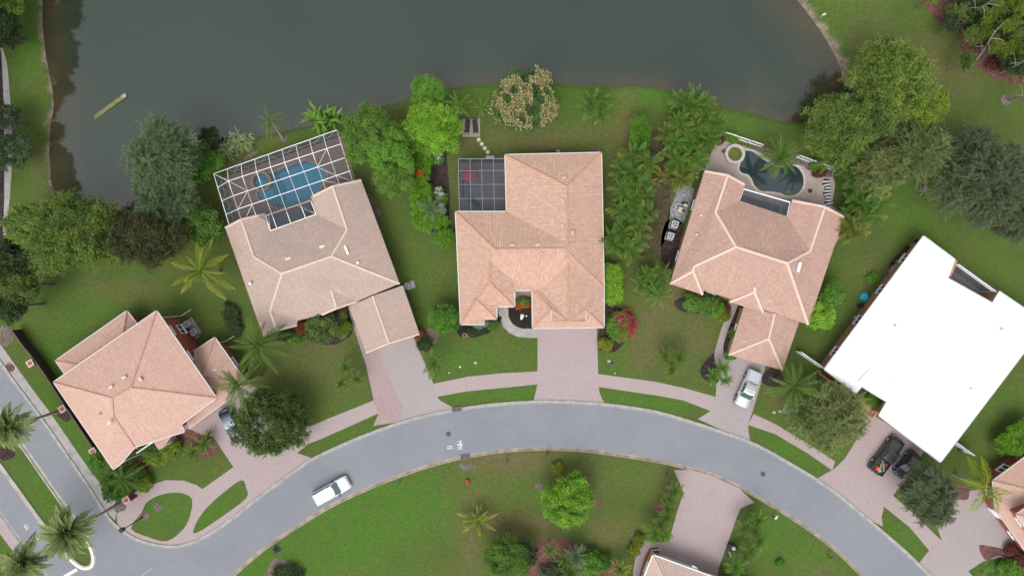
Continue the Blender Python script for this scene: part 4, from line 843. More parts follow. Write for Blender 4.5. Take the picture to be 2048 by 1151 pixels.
for x, y, s_ in ((1977, 1006, 1.3), (2040, 1086, 1.6)):
    mb = MB(); mb.box((0, 0, 1.3), (s_, 0.5, 2.6), -0.85); mb.box((0, 0, 2.65), (s_ * 1.1, 0.62, 0.12), -0.85, mi=1); ob('pillar', mb, [red_wall, cream], h6).location = P(x, y, 0)
# ---------------- house at the bottom edge
h7 = thing('house', 'pale peach tiled roof corner of the house at the bottom edge behind its wide driveway', 'house')
t7 = tile_mat('tile_pale', (0.56, 0.41, 0.35), 0.08)
v = dict(a=(1306.3, 1109.4, 3.0), b=(1414.4, 1149, 3.0), b2=(1520, 1188, 3.0), c=(1455, 1360, 3.0), d=(1236, 1280, 3.0), p=(1352, 1215, 5.2), q=(1400, 1235, 5.2))
roof(h7, v, [('a', 'b', 'b2', 'q', 'p'), ('b2', 'c', 'q'), ('c', 'd', 'p', 'q'), ('d', 'a', 'p')], [('a', 'p')], t7, d2, cream, 0.26, gutter_mat=white_metal)
walls(h7, inset(px([(1306.3, 1109.4), (1520, 1188), (1455, 1360), (1236, 1280)], 3.0), 0.5), 2.85, beige_wall, 1)
downspout(h7, 1307, 1110, 3.0, (0.3, -0.4), (1.2, 0.1))
mb = MB(); mb.prism(px([(1385, 1129), (1394, 1134), (1402, 1145), (1380, 1140)], 2.6), 2.5, 2.66); ob('downspout_head', mb, white_metal, h7)

door_mat = M('garage_white', (0.62, 0.60, 0.56), 0.6, var=0.04)
def garage_door(parent, a, b, z, ins, t0=0.5, w=4.8):
    """sectional door: panels one above the other, set just proud of the wall under the eave a-b"""
    A_, B2 = P(*a, z), P(*b, z); d = (B2 - A_).normalized(); nrm = Vector((d.y, -d.x, 0)); mid = Vector((0, 0, 0)) + A_ + (B2 - A_) * t0
    cen = parent_c; s = -1 if (mid + nrm - cen).length > (mid - nrm - cen).length else 1
    c = mid + nrm * s * (ins - 0.05); par = None
    for k in range(4):
        mb = MB(); z0 = 0.30 + k * 0.55; mb.beam((c.x - d.x * w / 2, c.y - d.y * w / 2, z0), (c.x + d.x * w / 2, c.y + d.y * w / 2, z0), 0.06, 0.53)
        o_ = ob('garage_door' if par is None else 'door_panel', mb, door_mat, par or parent); par = par or o_
parent_c = P(1060, 480); garage_door(h3, (1065.7, 655.6), (1207.5, 654), 3.0, 0.5)
parent_c = P(640, 520); garage_door(h2, (732.4, 704), (838.8, 666.9), 2.8, 0.45)
parent_c = P(1510, 500); garage_door(h4, (1457.6, 708.7), (1564.7, 740), 2.7, 0.5)
parent_c = P(1870, 690); garage_door(h5, (1757.4, 829.4), (1880.6, 923.3), 3.2, 0.5)
parent_c = P(1360, 1230); garage_door(h7, (1306.3, 1109.4), (1414.4, 1149), 3.0, 0.5, 0.62)
# ================================================================== POOL CAGES
def lerp(a, b, t): return a + (b - a) * t
def cage_panel(parent, q, mat): mb = MB(); mb.add(q, [list(range(len(q)))]); ob('screen_panel', mb, mat, parent)
def cage_beam(parent, a, b, w=0.11, name='beam', mat=None): w *= .62 if name == 'beam' else .5; mb = MB(); mb.beam(a, b, w, w); ob(name, mb, mat or white_metal, parent)
cage = thing('pool_cage', 'large white framed screen cage over the blue pool behind the sand roofed house', 'pool cage')
zt, zr = 3.0, 4.2
A, B, Cc, D = P(427.3, 347.4, zt), P(673.5, 260, zt), P(705.4, 361.8, zt), P(458.4, 449.4, zt)
A1, B1, D1 = P(456.8, 361.8, zr), P(681.8, 288, zr), P(482.5, 438.7, zr)
cols = []; bot_ = [(482.5, 438.7), (511.7, 430.3), (553.4, 455.3), (581.6, 446), (610.7, 434.5), (626.4, 389.7), (651.4, 378.2), (678.5, 367.8), (705.4, 361.8)]
r1l, r1r, r2l, r2r = P(466.9, 391.3, zr), P(690.8, 315, zr), P(476.3, 417.8, zr), P(700.6, 341.7, zr)
for i in range(9):
    t = i / 8; cols.append([lerp(A, B, (i + 1) / 9 if i < 8 else 1.0), lerp(A1, B1, t), lerp(r1l, r1r, t), lerp(r2l, r2r, t), P(*bot_[i], 4.0 if i < 8 else 3.3)])
scr = MATS['insect_screen']
for i in range(9):
    c = cols[i]
    cage_beam(cage, c[0], c[1]); cage_beam(cage, c[1], c[4], 0.12)
    base = Vector((c[0].x, c[0].y, 0.1)); cage_beam(cage, c[0], base, 0.09, 'post')
    if i < 8:
        n_ = cols[i + 1]
        cage_panel(cage, [c[0], n_[0], n_[1], c[1]], scr); cage_panel(cage, [c[1], n_[1], n_[2], c[2]], scr); cage_panel(cage, [c[2], n_[2], n_[3], c[3]], scr)
        cage_panel(cage, [c[3], n_[3], n_[4], c[4]] if (n_[4] - n_[3]).length > .3 else [c[3], n_[3], c[4]], scr)
        nb_ = Vector((n_[0].x, n_[0].y, 0.1)); cage_panel(cage, [base, nb_, n_[0], c[0]], scr)
        if i % 2 == 0 or i == 7: cage_beam(cage, base + Vector((0, 0, .9)), n_[0], 0.07, 'brace')
        cage_beam(cage, base + Vector((0, 0, 1.0)), nb_ + Vector((0, 0, 1.0)), 0.06, 'rail')
cage_beam(cage, A, B, 0.13); cage_beam(cage, B, Cc, 0.13); cage_beam(cage, A, D, 0.13); cage_beam(cage, A1, B1, 0.12); cage_beam(cage, A, A1, 0.11); cage_beam(cage, B, B1, 0.11)
cage_beam(cage, B1, cols[8][4], 0.10)
for l, r in ((r1l, r1r), (r2l, r2r)): cage_beam(cage, l, r, 0.12)
sidew = [lerp(A, D, t) for t in (0, 0.27, 0.53, 0.80, 1)]; sider = [A1, lerp(A1, D1, 0.0), r1l, r2l, D1]
for i in range(1, 5):
    cage_beam(cage, sidew[i], sider[i], 0.10); b0 = Vector((sidew[i].x, sidew[i].y, 0.1)); cage_beam(cage, sidew[i], b0, 0.09, 'post'); a0 = Vector((sidew[i - 1].x, sidew[i - 1].y, 0.1))
    cage_panel(cage, [sidew[i - 1], sidew[i], sider[i], sider[i - 1]] if i > 1 else [sidew[0], sidew[1], A1], scr); cage_panel(cage, [a0, b0, sidew[i], sidew[i - 1]], scr)
    cage_beam(cage, a0 + Vector((0, 0, 1.0)), b0 + Vector((0, 0, 1.0)), 0.06, 'rail'); cage_beam(cage, a0, sidew[i], 0.06, 'brace')
for q in ((cols[0][1], cols[1][2]), (cols[1][2], cols[0][3]), (lerp(cols[1][3], cols[1][3], 0), lerp(cols[0][4], cols[1][4], .3)), (cols[7][1], cols[6][2]), (cols[6][2], cols[7][3]), (cols[7][3], cols[8][4]), (cols[6][3], cols[7][4])): cage_beam(cage, q[0], q[1], 0.07, 'brace')
l0, l1, l2, l3 = P(531.5, 431, 3.75), P(621.2, 401, 3.75), P(540.9, 461, 3.7), P(632.2, 428.2, 3.7)
for q in ((l0, l1), (l0, l2), (l1, l3), (l2, l3)): cage_beam(cage, *q, 0.14)
cage_beam(cage, lerp(l0, l1, 0.06), l2, 0.07, 'brace'); cage_beam(cage, lerp(l0, l1, .7), l3, 0.07, 'brace')
cage_panel(cage, [l0, l1, l3, l2], MATS['dark_screen'])
sheet('lanai_floor', px([(531.5, 431), (621.2, 401), (632.2, 428.2), (540.9, 461)], 3.6), 0.125, M('shaded_paving', (0.14, 0.13, 0.13), 0.8), thick=0.02, kind='structure')  # paving colour darkened to carry the shade under the screen
# small flat screen room of the centre house
cg3 = thing('screen_room', 'small flat roofed screened patio with grey frame at the corner of the salmon roofed house', 'screen room')
zt = 2.9; q00, q10, q11, q01 = P(916.7, 317.7, zt), P(1011, 317, zt), P(1013.6, 423.2, zt), P(918.8, 423.2, zt)
us = (0, .245, .49, .74, 1); vs = (0, .225, .485, .75, 1); fr3 = M('frame_blue_grey', (0.19, 0.245, 0.265), 0.5, var=0.05)
G = [[lerp(lerp(q00, q10, u), lerp(q01, q11, u), v_) for u in us] for v_ in vs]
for i in range(5):
    cage_beam(cg3, G[i][0], G[i][4], 0.075 if i else 0.12, 'beam', fr3); cage_beam(cg3, G[0][i], G[4][i], 0.08 if i else 0.12, 'beam', fr3)
    cage_beam(cg3, G[0][i], Vector((G[0][i].x, G[0][i].y, .05)), 0.07, 'post', fr3); cage_beam(cg3, G[i][0], Vector((G[i][0].x, G[i][0].y, .05)), 0.07, 'post', fr3)
for i in range(4):
    for j in range(4): cage_panel(cg3, [G[i][j], G[i][j + 1], G[i + 1][j + 1], G[i + 1][j]], MATS['dark_screen'])
    for a_, b_ in ((G[0][i], G[0][i + 1]), (G[i][0], G[i + 1][0])): cage_panel(cg3, [a_, b_, Vector((b_.x, b_.y, .05)), Vector((a_.x, a_.y, .05))], MATS['dark_screen'])
# screened strip of the house by the dark pool
cg4 = thing('screen_room', 'dark screened porch strip with white edge at the rear of the brick pink roofed house', 'screen room')
a_, b_, c_, d_ = P(1487.5, 378, 3.5), P(1580, 404.5, 3.5), P(1573.2, 433, 3.55), P(1478.9, 402, 3.55)
for q in ((a_, b_, .22), (b_, c_, .1), (a_, d_, .08), (c_, d_, .1)): cage_beam(cg4, q[0], q[1], q[2])
for t in (0.33, 0.66): cage_beam(cg4, lerp(a_, b_, t), lerp(d_, c_, t), 0.05, 'beam', M('dark_bar', (0.08, 0.10, 0.12)))
for i in range(3): cage_panel(cg4, [lerp(a_, b_, i / 3), lerp(a_, b_, (i + 1) / 3), lerp(d_, c_, (i + 1) / 3), lerp(d_, c_, i / 3)], MATS['dark_screen'])
for t in (0, .33, .66, 1): p_ = lerp(a_, b_, t); cage_beam(cg4, p_, Vector((p_.x, p_.y, .1)), 0.1, 'post')
sheet('lanai_floor', [(p.x, p.y) for p in (a_, b_, c_, d_)], 0.125, M('shaded_paving', (0.14, 0.13, 0.13), 0.8), thick=0.02, kind='structure')  # same darkened floor colour, standing for shade beneath the porch screen
# ================================================================== TREES, PALMS, SHRUBS
def unit(v): return v / (np.linalg.norm(v, axis=1, keepdims=True) + 1e-9)
def leaves(c, n, d, L, Wd, fold=0.0):
    """diamond leaves: base, sides, tip; c centre, n facing, d long axis"""
    s = unit(np.cross(n, d)); L = np.asarray(L).reshape(-1, 1); Wd = np.asarray(Wd).reshape(-1, 1)
    V = np.stack([c - d * L / 2, c + s * Wd / 2 + d * L * 0.05 - n * Wd * fold, c + d * L / 2, c - s * Wd / 2 + d * L * 0.05 - n * Wd * fold], 1)
    k = len(c); return V.reshape(-1, 3), np.arange(4 * k).reshape(k, 4)
def crown_points(R, Rz, nclump, rc, flat=0.0, uneven=0.25, gaps=0.0, ry=1.0, g=rng):
    """clump centres filling an uneven ellipsoid, more of them near the outside"""
    out = []; lob = [(g.uniform(0, 6.28), g.uniform(0.6, 1.0)) for _ in range(3)]
    while len(out) < nclump:
        th = g.uniform(0, 2 * math.pi); ph = math.acos(g.uniform(-0.35, 1)); r = g.uniform(0.25, 1) ** 0.45
        m = 1.08 - uneven * (0.5 + 0.5 * math.sin(2 * th + lob[0][0])) * 0.45 - uneven * 0.45 * (0.5 + 0.5 * math.sin(5 * th + lob[1][0]))
        p = np.array([math.sin(ph) * math.cos(th) * (R * m - rc * 0.35) * r, math.sin(ph) * math.sin(th) * (R * m - rc * 0.35) * r * ry, math.cos(ph) * Rz * r])
        out.append(p)
    return np.array(out)
def crown_mesh(name, style, R, Rz, mat, dens=1.0, ry=1.0, seed=0, tipf=0.0):
    g = np.random.default_rng(seed + 11)
    area = math.pi * R * R * ry
    if style == 'broad':   rc, Ll, Lw, up, per, nc = max(.35, R * .19), .23, .15, .9, 100, int(30 + area * 2.6)
    elif style == 'fine':  rc, Ll, Lw, up, per, nc = max(.3, R * .16), .17, .11, .8, 110, int(34 + area * 3.4)
    elif style == 'clump': rc, Ll, Lw, up, per, nc = max(.40, R * .145), .19, .13, 1.0, 170, int(26 + area * 2.4)
    elif style == 'oak':   rc, Ll, Lw, up, per, nc = max(.42, R * .13), .24, .10, .6, 125, int(30 + area * 2.6)
    elif style == 'needle':rc, Ll, Lw, up, per, nc = max(.55, R * .16), .42, .045, .3, 150, int(30 + area * 2.6)
    elif style == 'hedge': rc, Ll, Lw, up, per, nc = .34, .17, .12, 1.0, 80, int(24 + area * 8)
    elif style == 'bloom': rc, Ll, Lw, up, per, nc = .18, .15, .12, 1.2, 9, int(18 + area * 16)
    elif style == 'pine':  rc, Ll, Lw, up, per, nc = .72, .26, .05, 1.0, 520, int(6 + area * 0.55)
    cc = crown_points(R, Rz, nc, rc, ry=ry, g=g, uneven=0.45 if style in ('oak', 'needle', 'pine') else 0.25)
    if style == 'hedge':
        th = g.uniform(0, 2 * math.pi, nc); rr = np.sqrt(g.random(nc)); sq_ = 1 / (np.abs(np.cos(th)) ** 4 + np.abs(np.sin(th)) ** 4) ** .25
        cc = np.stack([np.cos(th) * rr * sq_ * (R - .2), np.sin(th) * rr * sq_ * (R * ry - .2), Rz * g.uniform(.55, .92, nc)], 1)
    per = int(per * dens); k = nc * per
    ci = np.repeat(np.arange(nc), per); u = unit(g.normal(size=(k, 3))); u[:, 2] = np.where(g.random(k) < 0.75, np.abs(u[:, 2]), u[:, 2])
    out = cc.copy(); out[:, 2] *= 0.7; out = unit(out)[ci]
    if style in ('needle', 'oak', 'pine'):
        # sprays: leaves set along twigs that run out from each clump centre
        nb = {'needle': 7, 'oak': 9, 'pine': 22}[style]; bi = ci * nb + g.integers(0, nb, k); bl = {'needle': 2.1, 'oak': 1.7, 'pine': 1.1}[style] * rc
        bd = unit(g.normal(size=(nc * nb, 3)) * np.array([1, 1, .5]) + np.repeat(unit(cc * np.array([1, 1, .6])), nb, 0) * (.75 if style != 'pine' else 0) + np.array([0, 0, .25])); ln = g.uniform(.45, 1.15, nc * nb) * bl
        tt = g.uniform(.05, 1, k) ** .8; d0 = bd[bi]
        c = cc[ci] + d0 * (tt * ln[bi])[:, None] - np.array([0, 0, 1]) * (tt ** 2 * ln[bi] * (.35 if style == 'needle' else .12))[:, None] + g.normal(size=(k, 3)) * ({'needle': .07, 'oak': .13, 'pine': .07}[style])
        if style == 'pine': d = unit(d0 * .4 + g.normal(size=(k, 3)) * .6); n = unit(g.normal(size=(k, 3)) * .6 + np.array([0, 0, 1]))
        elif style == 'needle': d = unit(d0 + g.normal(size=(k, 3)) * .45); n = unit(g.normal(size=(k, 3)) * .5 + np.array([0, 0, 1]))
        else: d = unit(d0 + g.normal(size=(k, 3)) * .8); n = unit(g.normal(size=(k, 3)) * .6 + np.array([0, 0, 1]))
    else:
        rad = rc * np.abs(1 + g.normal(0, .28, k)) * (g.uniform(0.6, 1.35, nc)[ci])
        st3 = g.uniform(.7, 1.35, (nc, 3))[ci]; c = cc[ci] + u * rad[:, None] * st3 * np.array([1, 1, 0.75]) + g.normal(size=(k, 3)) * .05
        n = unit(u * 0.55 + np.array([0, 0, up]) + g.normal(size=(k, 3)) * 0.6); d = unit(np.cross(n, g.normal(size=(k, 3))))
    sc = g.uniform(0.7, 1.3, k); V, F = leaves(c, n, d, Ll * sc, Lw * sc)
    # every clump has its own shade of green, leaves scatter about it
    tone = np.clip(g.normal(0.5, 0.22, nc)[ci] + g.normal(0, 0.2, k), 0, 1)
    tip = (g.random(nc) < tipf)[ci] * g.uniform(0.4, 1, k) if tipf else None
    return mesh_np(name, V, F, mat, tone, tip), cc
def trunk_mesh(name, h, r, cc, zc, mat, limbs=6, g=rng):
    mb = MB(); bend = Vector((g.normal() * 0.15, g.normal() * 0.15, 0))
    mb.tube([(0, 0, -0.05), (0, 0, h * .35), bend + Vector((0, 0, h))], [r * 1.35, r, r * .7], 8)
    if len(cc):
        for i in g.choice(len(cc), min(limbs, len(cc)), replace=False):
            e = Vector(cc[i]) + Vector((0, 0, zc)); s = Vector((bend.x, bend.y, h * g.uniform(.75, 1))); m = (s + e) / 2 + Vector((0, 0, -0.15))
            if e.z < s.z + .1: e.z = s.z + .2
            mb.tube([s, m, e], [r * .5, r * .3, r * .1], 5)
    return mb.mesh(name, mat)
seed_n = [0]
def tree(label, cat, x, y, rp, top, style, mat, name='tree', ry=1.0, rot=0.0, dens=1.0, group=None, tipf=0.0, thick=0.62, bk=None, limbs=6, tr=None, conn=True):
    """x, y, rp: crown centre and radius as seen in the photograph, top: height of the crown's top"""
    seed_n[0] += 1; sdn = seed_n[0]; zm = top * 0.66; R = rp / 15.0 * (CAM_H - zm) / CAM_H; Rz = min(top * 0.48, R * thick)
    if style == 'hedge': Rz = top * .45
    zc = top - Rz; c = P(x, y, zc + Rz * .3)
    t = thing(name, label, cat, (c.x, c.y, 0), rot, group)
    cm, cc = crown_mesh('crown', style, R, Rz, mat, dens, ry, sdn, tipf)
    o = link('foliage' if cat in ('hedge', 'shrub', 'bush') else 'crown', cm, t); o.location = (0, 0, zc)
    g = np.random.default_rng(sdn)
    tm = trunk_mesh('trunk', max(.3, zc - Rz * .3), (tr or (0.05 + R * 0.045)), cc, zc, bk or bark, limbs, g)
    link('stem' if cat in ('hedge', 'shrub', 'bush') else 'trunk', tm, t); return t
G = {}
G['mid'] = leaf_mat('leaf_mid', (0.051, 0.116, 0.023), (0.151, 0.285, 0.037))
G['dark'] = leaf_mat('leaf_dark', (0.020, 0.043, 0.017), (0.078, 0.121, 0.037))
G['olive'] = leaf_mat('leaf_olive', (0.069, 0.124, 0.030), (0.242, 0.338, 0.061))
G['olive2'] = leaf_mat('leaf_olive_dark', (0.050, 0.091, 0.024), (0.188, 0.260, 0.058))
G['lime'] = leaf_mat('leaf_lime', (0.089, 0.228, 0.016), (0.286, 0.513, 0.040))
G['green'] = leaf_mat('leaf_green', (0.050, 0.151, 0.017), (0.172, 0.358, 0.039))
G['yellowgreen'] = leaf_mat('leaf_yellowgreen', (0.073, 0.154, 0.014), (0.251, 0.324, 0.032))
G['grey'] = leaf_mat('leaf_grey', (0.054, 0.073, 0.041), (0.177, 0.217, 0.113))
G['greyolive'] = leaf_mat('leaf_greyolive', (0.083, 0.113, 0.040), (0.278, 0.329, 0.115))
G['casuarina'] = leaf_mat('leaf_casuarina', (0.062, 0.107, 0.048), (0.184, 0.256, 0.113))
G['hedge'] = leaf_mat('leaf_hedge', (0.051, 0.141, 0.010), (0.162, 0.330, 0.020))
G['mango'] = leaf_mat('leaf_mango', (0.040, 0.092, 0.025), (0.108, 0.192, 0.054))
G['bloom'] = leaf_mat('bloom_cream', (0.264, 0.250, 0.098), (0.600, 0.500, 0.238), tip=(0.552, 0.338, 0.224))
G['redbloom'] = leaf_mat('bloom_red', (0.30, 0.015, 0.045), (0.55, 0.04, 0.11))
G['white'] = leaf_mat('bloom_white', (0.55, 0.58, 0.55), (0.85, 0.85, 0.82))
G['orange'] = leaf_mat('bloom_orange', (0.42, 0.06, 0.01), (0.62, 0.16, 0.02))
G['yellow'] = leaf_mat('leaf_yellow', (0.10, 0.14, 0.01), (0.28, 0.32, 0.03))
G['croton'] = leaf_mat('leaf_croton', (0.10, 0.035, 0.015), (0.30, 0.10, 0.03))
G['redleaf'] = leaf_mat('leaf_red', (0.08, 0.03, 0.02), (0.19, 0.06, 0.04))
G['silver'] = leaf_mat('leaf_silver', (0.10, 0.16, 0.14), (0.22, 0.32, 0.27))
G['brownish'] = leaf_mat('leaf_brownish', (0.044, 0.048, 0.022), (0.109, 0.115, 0.040))
G['pine'] = leaf_mat('leaf_pine', (0.060, 0.102, 0.012), (0.228, 0.288, 0.036))

# --- broad and fine leaved trees
tree('feathery grey green tree leaning over the lake beside the screen cage', 'tree', 318, 312, 78, 10.5, 'needle', G['casuarina'], ry=1.0, dens=1.15)
tree('feathery dark tree between the lake tree and the wide olive oak', 'tree', 322, 395, 58, 8.5, 'needle', G['casuarina'], dens=1.0)
tree('dense dark brownish green tree right of the wide olive oak', 'tree', 285, 475, 78, 9.0, 'oak', G['brownish'], dens=1.15, ry=.85)
tree('wide olive green oak above the back lawn of the red walled house', 'tree', 135, 462, 104, 10.5, 'oak', G['olive'], dens=1.25, ry=.86)
tree('small olive crown at the left edge below the lakeside walk', 'tree', 50, 445, 44, 8.0, 'oak', G['olive'], dens=1.1)
tree('dark tree on the left edge level with the oak', 'tree', 12, 525, 52, 8.0, 'oak', G['dark'], dens=1.1)
tree('dark olive tree on the left edge between the two dark ones', 'tree', 38, 568, 44, 7.5, 'oak', G['olive2'], dens=1.1)
tree('dark rounded tree at the left edge by the start of the garden wall', 'tree', 22, 610, 36, 7.0, 'oak', G['dark'], dens=1.2)
tree('rounded dark green tree between the yellow palm and the dark tree', 'tree', 398, 450, 44, 4.8, 'broad', G['mid'])
tree('soft bright green tree squeezed between lake tree and screen cage', 'tree', 398, 322, 40, 4.8, 'fine', G['green'])
tree('low dark bush at the water edge behind the soft bright green tree', 'bush', 418, 279, 26, 3.2, 'fine', G['dark'], name='bush', group=None)
tree('dense dark oak shading the blue car on the round drive', 'tree', 538, 848, 78, 7.5, 'oak', G['olive2'], dens=1.5, thick=.75)
tree('large mid green tree touching the corner of the white cage', 'tree', 735, 268, 58, 8.0, 'clump', G['mid'], dens=1.1)
tree('yellow tipped green tree in the middle of the clump by the cage', 'tree', 779, 300, 49, 7.6, 'clump', G['green'], dens=1.1, tipf=0)
tree('smaller rounded green tree at the lower end of the clump by the cage', 'tree', 788, 352, 39, 6.0, 'clump', G['mid'], dens=1.1)
tree('bright lime green rounded tree beside the lounger patio', 'tree', 865, 256, 58, 6.5, 'clump', G['lime'], dens=1.2)
tree('small conical green tree at the shore above the lime tree', 'tree', 854, 181, 34, 5.2, 'fine', G['green'], dens=1.0)
tree('dark green tree between the lime tree and the clump by the cage', 'tree', 812, 270, 26, 4.8, 'broad', G['dark'])
mg = tree('mango tree covered in cream blossom on the lake lawn', 'tree', 1050, 200, 66, 7.2, 'clump', G['mango'], dens=1.1, thick=.66)
mg_c = [o for o in mg.children if o.name.startswith('crown')][0]; g_ = np.random.default_rng(5); v_ = np.array([v.co[:] for v in list(mg_c.data.vertices)[::4]])
zz_ = v_[:, 2] + .22 * np.hypot(v_[:, 0], v_[:, 1]) ** 1.15; pat = np.sin(v_[:, 0] * 1.5 + 1.2) * np.cos(v_[:, 1] * 1.3 - .4) + .5 * np.sin(v_[:, 0] * 3.1 + v_[:, 1] * 2.3)
keep_ = (zz_ > np.quantile(zz_, .42)) & (pat > -.55) & ~((v_[:, 1] > 2.6) & (v_[:, 0] < 1.2)) & ~((v_[:, 0] > .9) & (v_[:, 0] < 1.9) & (v_[:, 1] < 1.6)); c_ = v_[keep_]; c_ = c_[g_.random(len(c_)) < .75] + np.array([0, 0, .10])
n_ = unit(g_.normal(size=c_.shape) * .5 + np.array([0, 0, 1])); d_ = unit(np.cross(n_, g_.normal(size=c_.shape))); V_, F_ = leaves(c_, n_, d_, g_.uniform(.16, .3, len(c_)), g_.uniform(.10, .18, len(c_)))
link('blossom', mesh_np('blossom', V_, F_, G['bloom'], np.clip(g_.normal(.5, .3, len(c_)), 0, 1), (g_.random(len(c_)) < .2) * .8), mg).location = mg_c.location
tree('round bright green garden tree left of the centre house entrance', 'tree', 889, 638, 33, 3.8, 'fine', G['green'], dens=1.1)
tree('bright green tree against the right wall of the brick pink roofed house, lower crown', 'tree', 1640, 628, 34, 4.2, 'clump', G['lime'])
tree('small bright green tree above the lower crown beside the brick pink roof', 'tree', 1664, 590, 27, 3.8, 'clump', G['green'])
tree('tall shaggy olive tree on the lawn right of the lake', 'tree', 1795, 160, 92, 10.0, 'oak', G['olive'], dens=1.2)
tree('yellow green crown on the right side of the shaggy olive tree', 'tree', 1858, 205, 42, 9.0, 'clump', G['yellowgreen'], dens=.8)
tree('broad olive tree hanging over the white pool fence', 'tree', 1682, 252, 78, 9.5, 'oak', G['olive'], dens=1.2, ry=.85)
tree('olive crown between the pool fence tree and the shaggy tree', 'tree', 1745, 235, 50, 9.0, 'oak', G['olive'], dens=1.1)
tree('feathery grey olive tree below the shaggy olive tree', 'tree', 1840, 300, 74, 9.5, 'needle', G['greyolive'], dens=1.1, ry=.8)
tree('feathery grey olive crown above the palm clump on the right', 'tree', 1770, 335, 52, 7.5, 'needle', G['greyolive'], dens=1.1)
tree('big dark grey feathery tree at the right edge', 'tree', 1985, 365, 98, 11.0, 'needle', G['grey'], dens=1.35)
tree('dark grey feathery crown above the big one at the right edge', 'tree', 1955, 290, 46, 9.0, 'needle', G['grey'], dens=1.0)
tree('dark grey feathery crown at the lower right of the big one', 'tree', 2040, 440, 44, 9.0, 'needle', G['grey'], dens=1.1)
tree('grey olive oak in the front lawn of the white roofed house', 'tree', 1660, 832, 76, 7.6, 'needle', G['greyolive'], dens=1.3, tipf=0)
tree('dark grey green oak between the two right hand driveways', 'tree', 1862, 995, 60, 7.0, 'needle', G['grey'], dens=1.2)
tree('single round lime green tree on the lawn inside the road bend', 'tree', 1138, 1002, 52, 5.4, 'clump', G['lime'], dens=1.25)
tree('dense green tree at the bottom edge left of the red mulch bed', 'tree', 1013, 1118, 47, 5.0, 'fine', G['mid'], dens=1.3)
tree('dark green crown just right of the dense green bottom tree', 'tree', 1048, 1105, 24, 3.6, 'broad', G['dark'])
tree('dark round tree in the entry bed of the sand roofed house', 'tree', 642, 657, 33, 4.0, 'broad', G['olive2'], dens=1.2)
# trees at and beyond the left edge, whose tops show as reflections in the lake
tree('dark tree at the upper left corner beside the lakeside walk', 'tree', 6, 58, 40, 5.0, 'oak', G['dark'], dens=1.2)
tree('green tree above the dark one in the upper left corner', 'tree', 8, -10, 46, 5.5, 'oak', G['mid'])
tree('grey green tree over the lakeside walk, upper of two', 'tree', 6, 232, 30, 5.0, 'oak', G['grey'], dens=.8)
tree('grey green tree over the lakeside walk, lower of two', 'tree', 18, 300, 42, 5.0, 'oak', G['casuarina'], dens=.8)
for bx, by, R_, h_ in ((-5, 30, 4.4, 14.0), (-2, 110, 3.6, 13.5), (2, -60, 4.2, 14), (0, 300, 3.6, 13.0), (-3, 350, 4.2, 13.5), (-6, 172, 2.2, 12)):
    seed_n[0] += 1; c_ = P(bx, by, 0)
    t_ = thing('tree', 'tall tree beyond the left edge, ' + {30: 'second from the top', 110: 'third from the top', -60: 'uppermost, above the frame', 300: 'second from the bottom, by the lower walk', 350: 'lowest, just above the olive oak', 172: 'narrow one in the middle'}[by], 'tree', (c_.x - .8, c_.y, 0), 0, 'tall trees beyond the left edge')
    me, cc = crown_mesh('crown', 'oak', R_, 3.6, G['brownish'], 2.2, 1, seed_n[0]); link('crown', me, t_).location = (0, 0, h_ - 3.6); link('trunk', trunk_mesh('trunk', h_ - 5, .22, cc, h_ - 3.6, bark, 8), t_)
# pines in the corner, flat topped clumps with bare limbs between them
pines = [(1915, 28, 32), (1965, 62, 26), (1990, 20, 30), (2025, 55, 26), (1945, 72, 20), (2012, 92, 20), (2040, 100, 24), (2040, 8, 30), (1935, 122, 17), (1990, 92, 14), (1978, 70, 16), (1870, -8, 20)]
for i, (x_, y_, r_) in enumerate(pines):
    w = ['leftmost pine clump by the red mulch', 'pine in the middle of the corner grove', 'pine at the top edge of the corner grove', 'pine near the right edge of the corner grove', 'small pine crown over the red mulch', 'low pine crown on the lower side of the grove',
         'lowest pine crown at the right edge', 'pine in the uppermost right corner', 'small pine crown reaching furthest onto the lawn', 'tiny pine crown beside bare limbs', 'small pine crown left of the middle pine', 'pine cut by the top edge left of the grove'][i]
    tree(w, 'pine tree', x_, y_, r_, (3.6 if x_ < 1985 else 5.5) + (i * 37 % 30) / 25, 'pine', G['pine'] if i % 4 else G['olive2'], name='pine_tree', thick=.4, limbs=9, bk=bark, tr=.07, dens=1.2)
for x_, y_, r_, lb in ((2000, 45, 50, 'dark undergrowth tree in the middle of the pine grove'), (2042, 112, 40, 'dark undergrowth tree under the lowest pine'), (1955, 5, 44, 'dark undergrowth tree under the top pines'), (2045, 20, 40, 'dark undergrowth tree in the far corner of the grove'), (1905, 50, 14, 'dark bush at the left foot of the pine grove')):
    tree(lb, 'tree', x_, y_, r_, 4.0, 'broad', G['dark'])
tree('small reddish shrub on the mulch below the pines', 'shrub', 1992, 128, 14, 1.5, 'fine', G['redleaf'], name='shrub', dens=.6); tree('bright green bush on the mulch below the pines', 'shrub', 2003, 100, 16, 2.4, 'fine', G['green'], name='shrub')
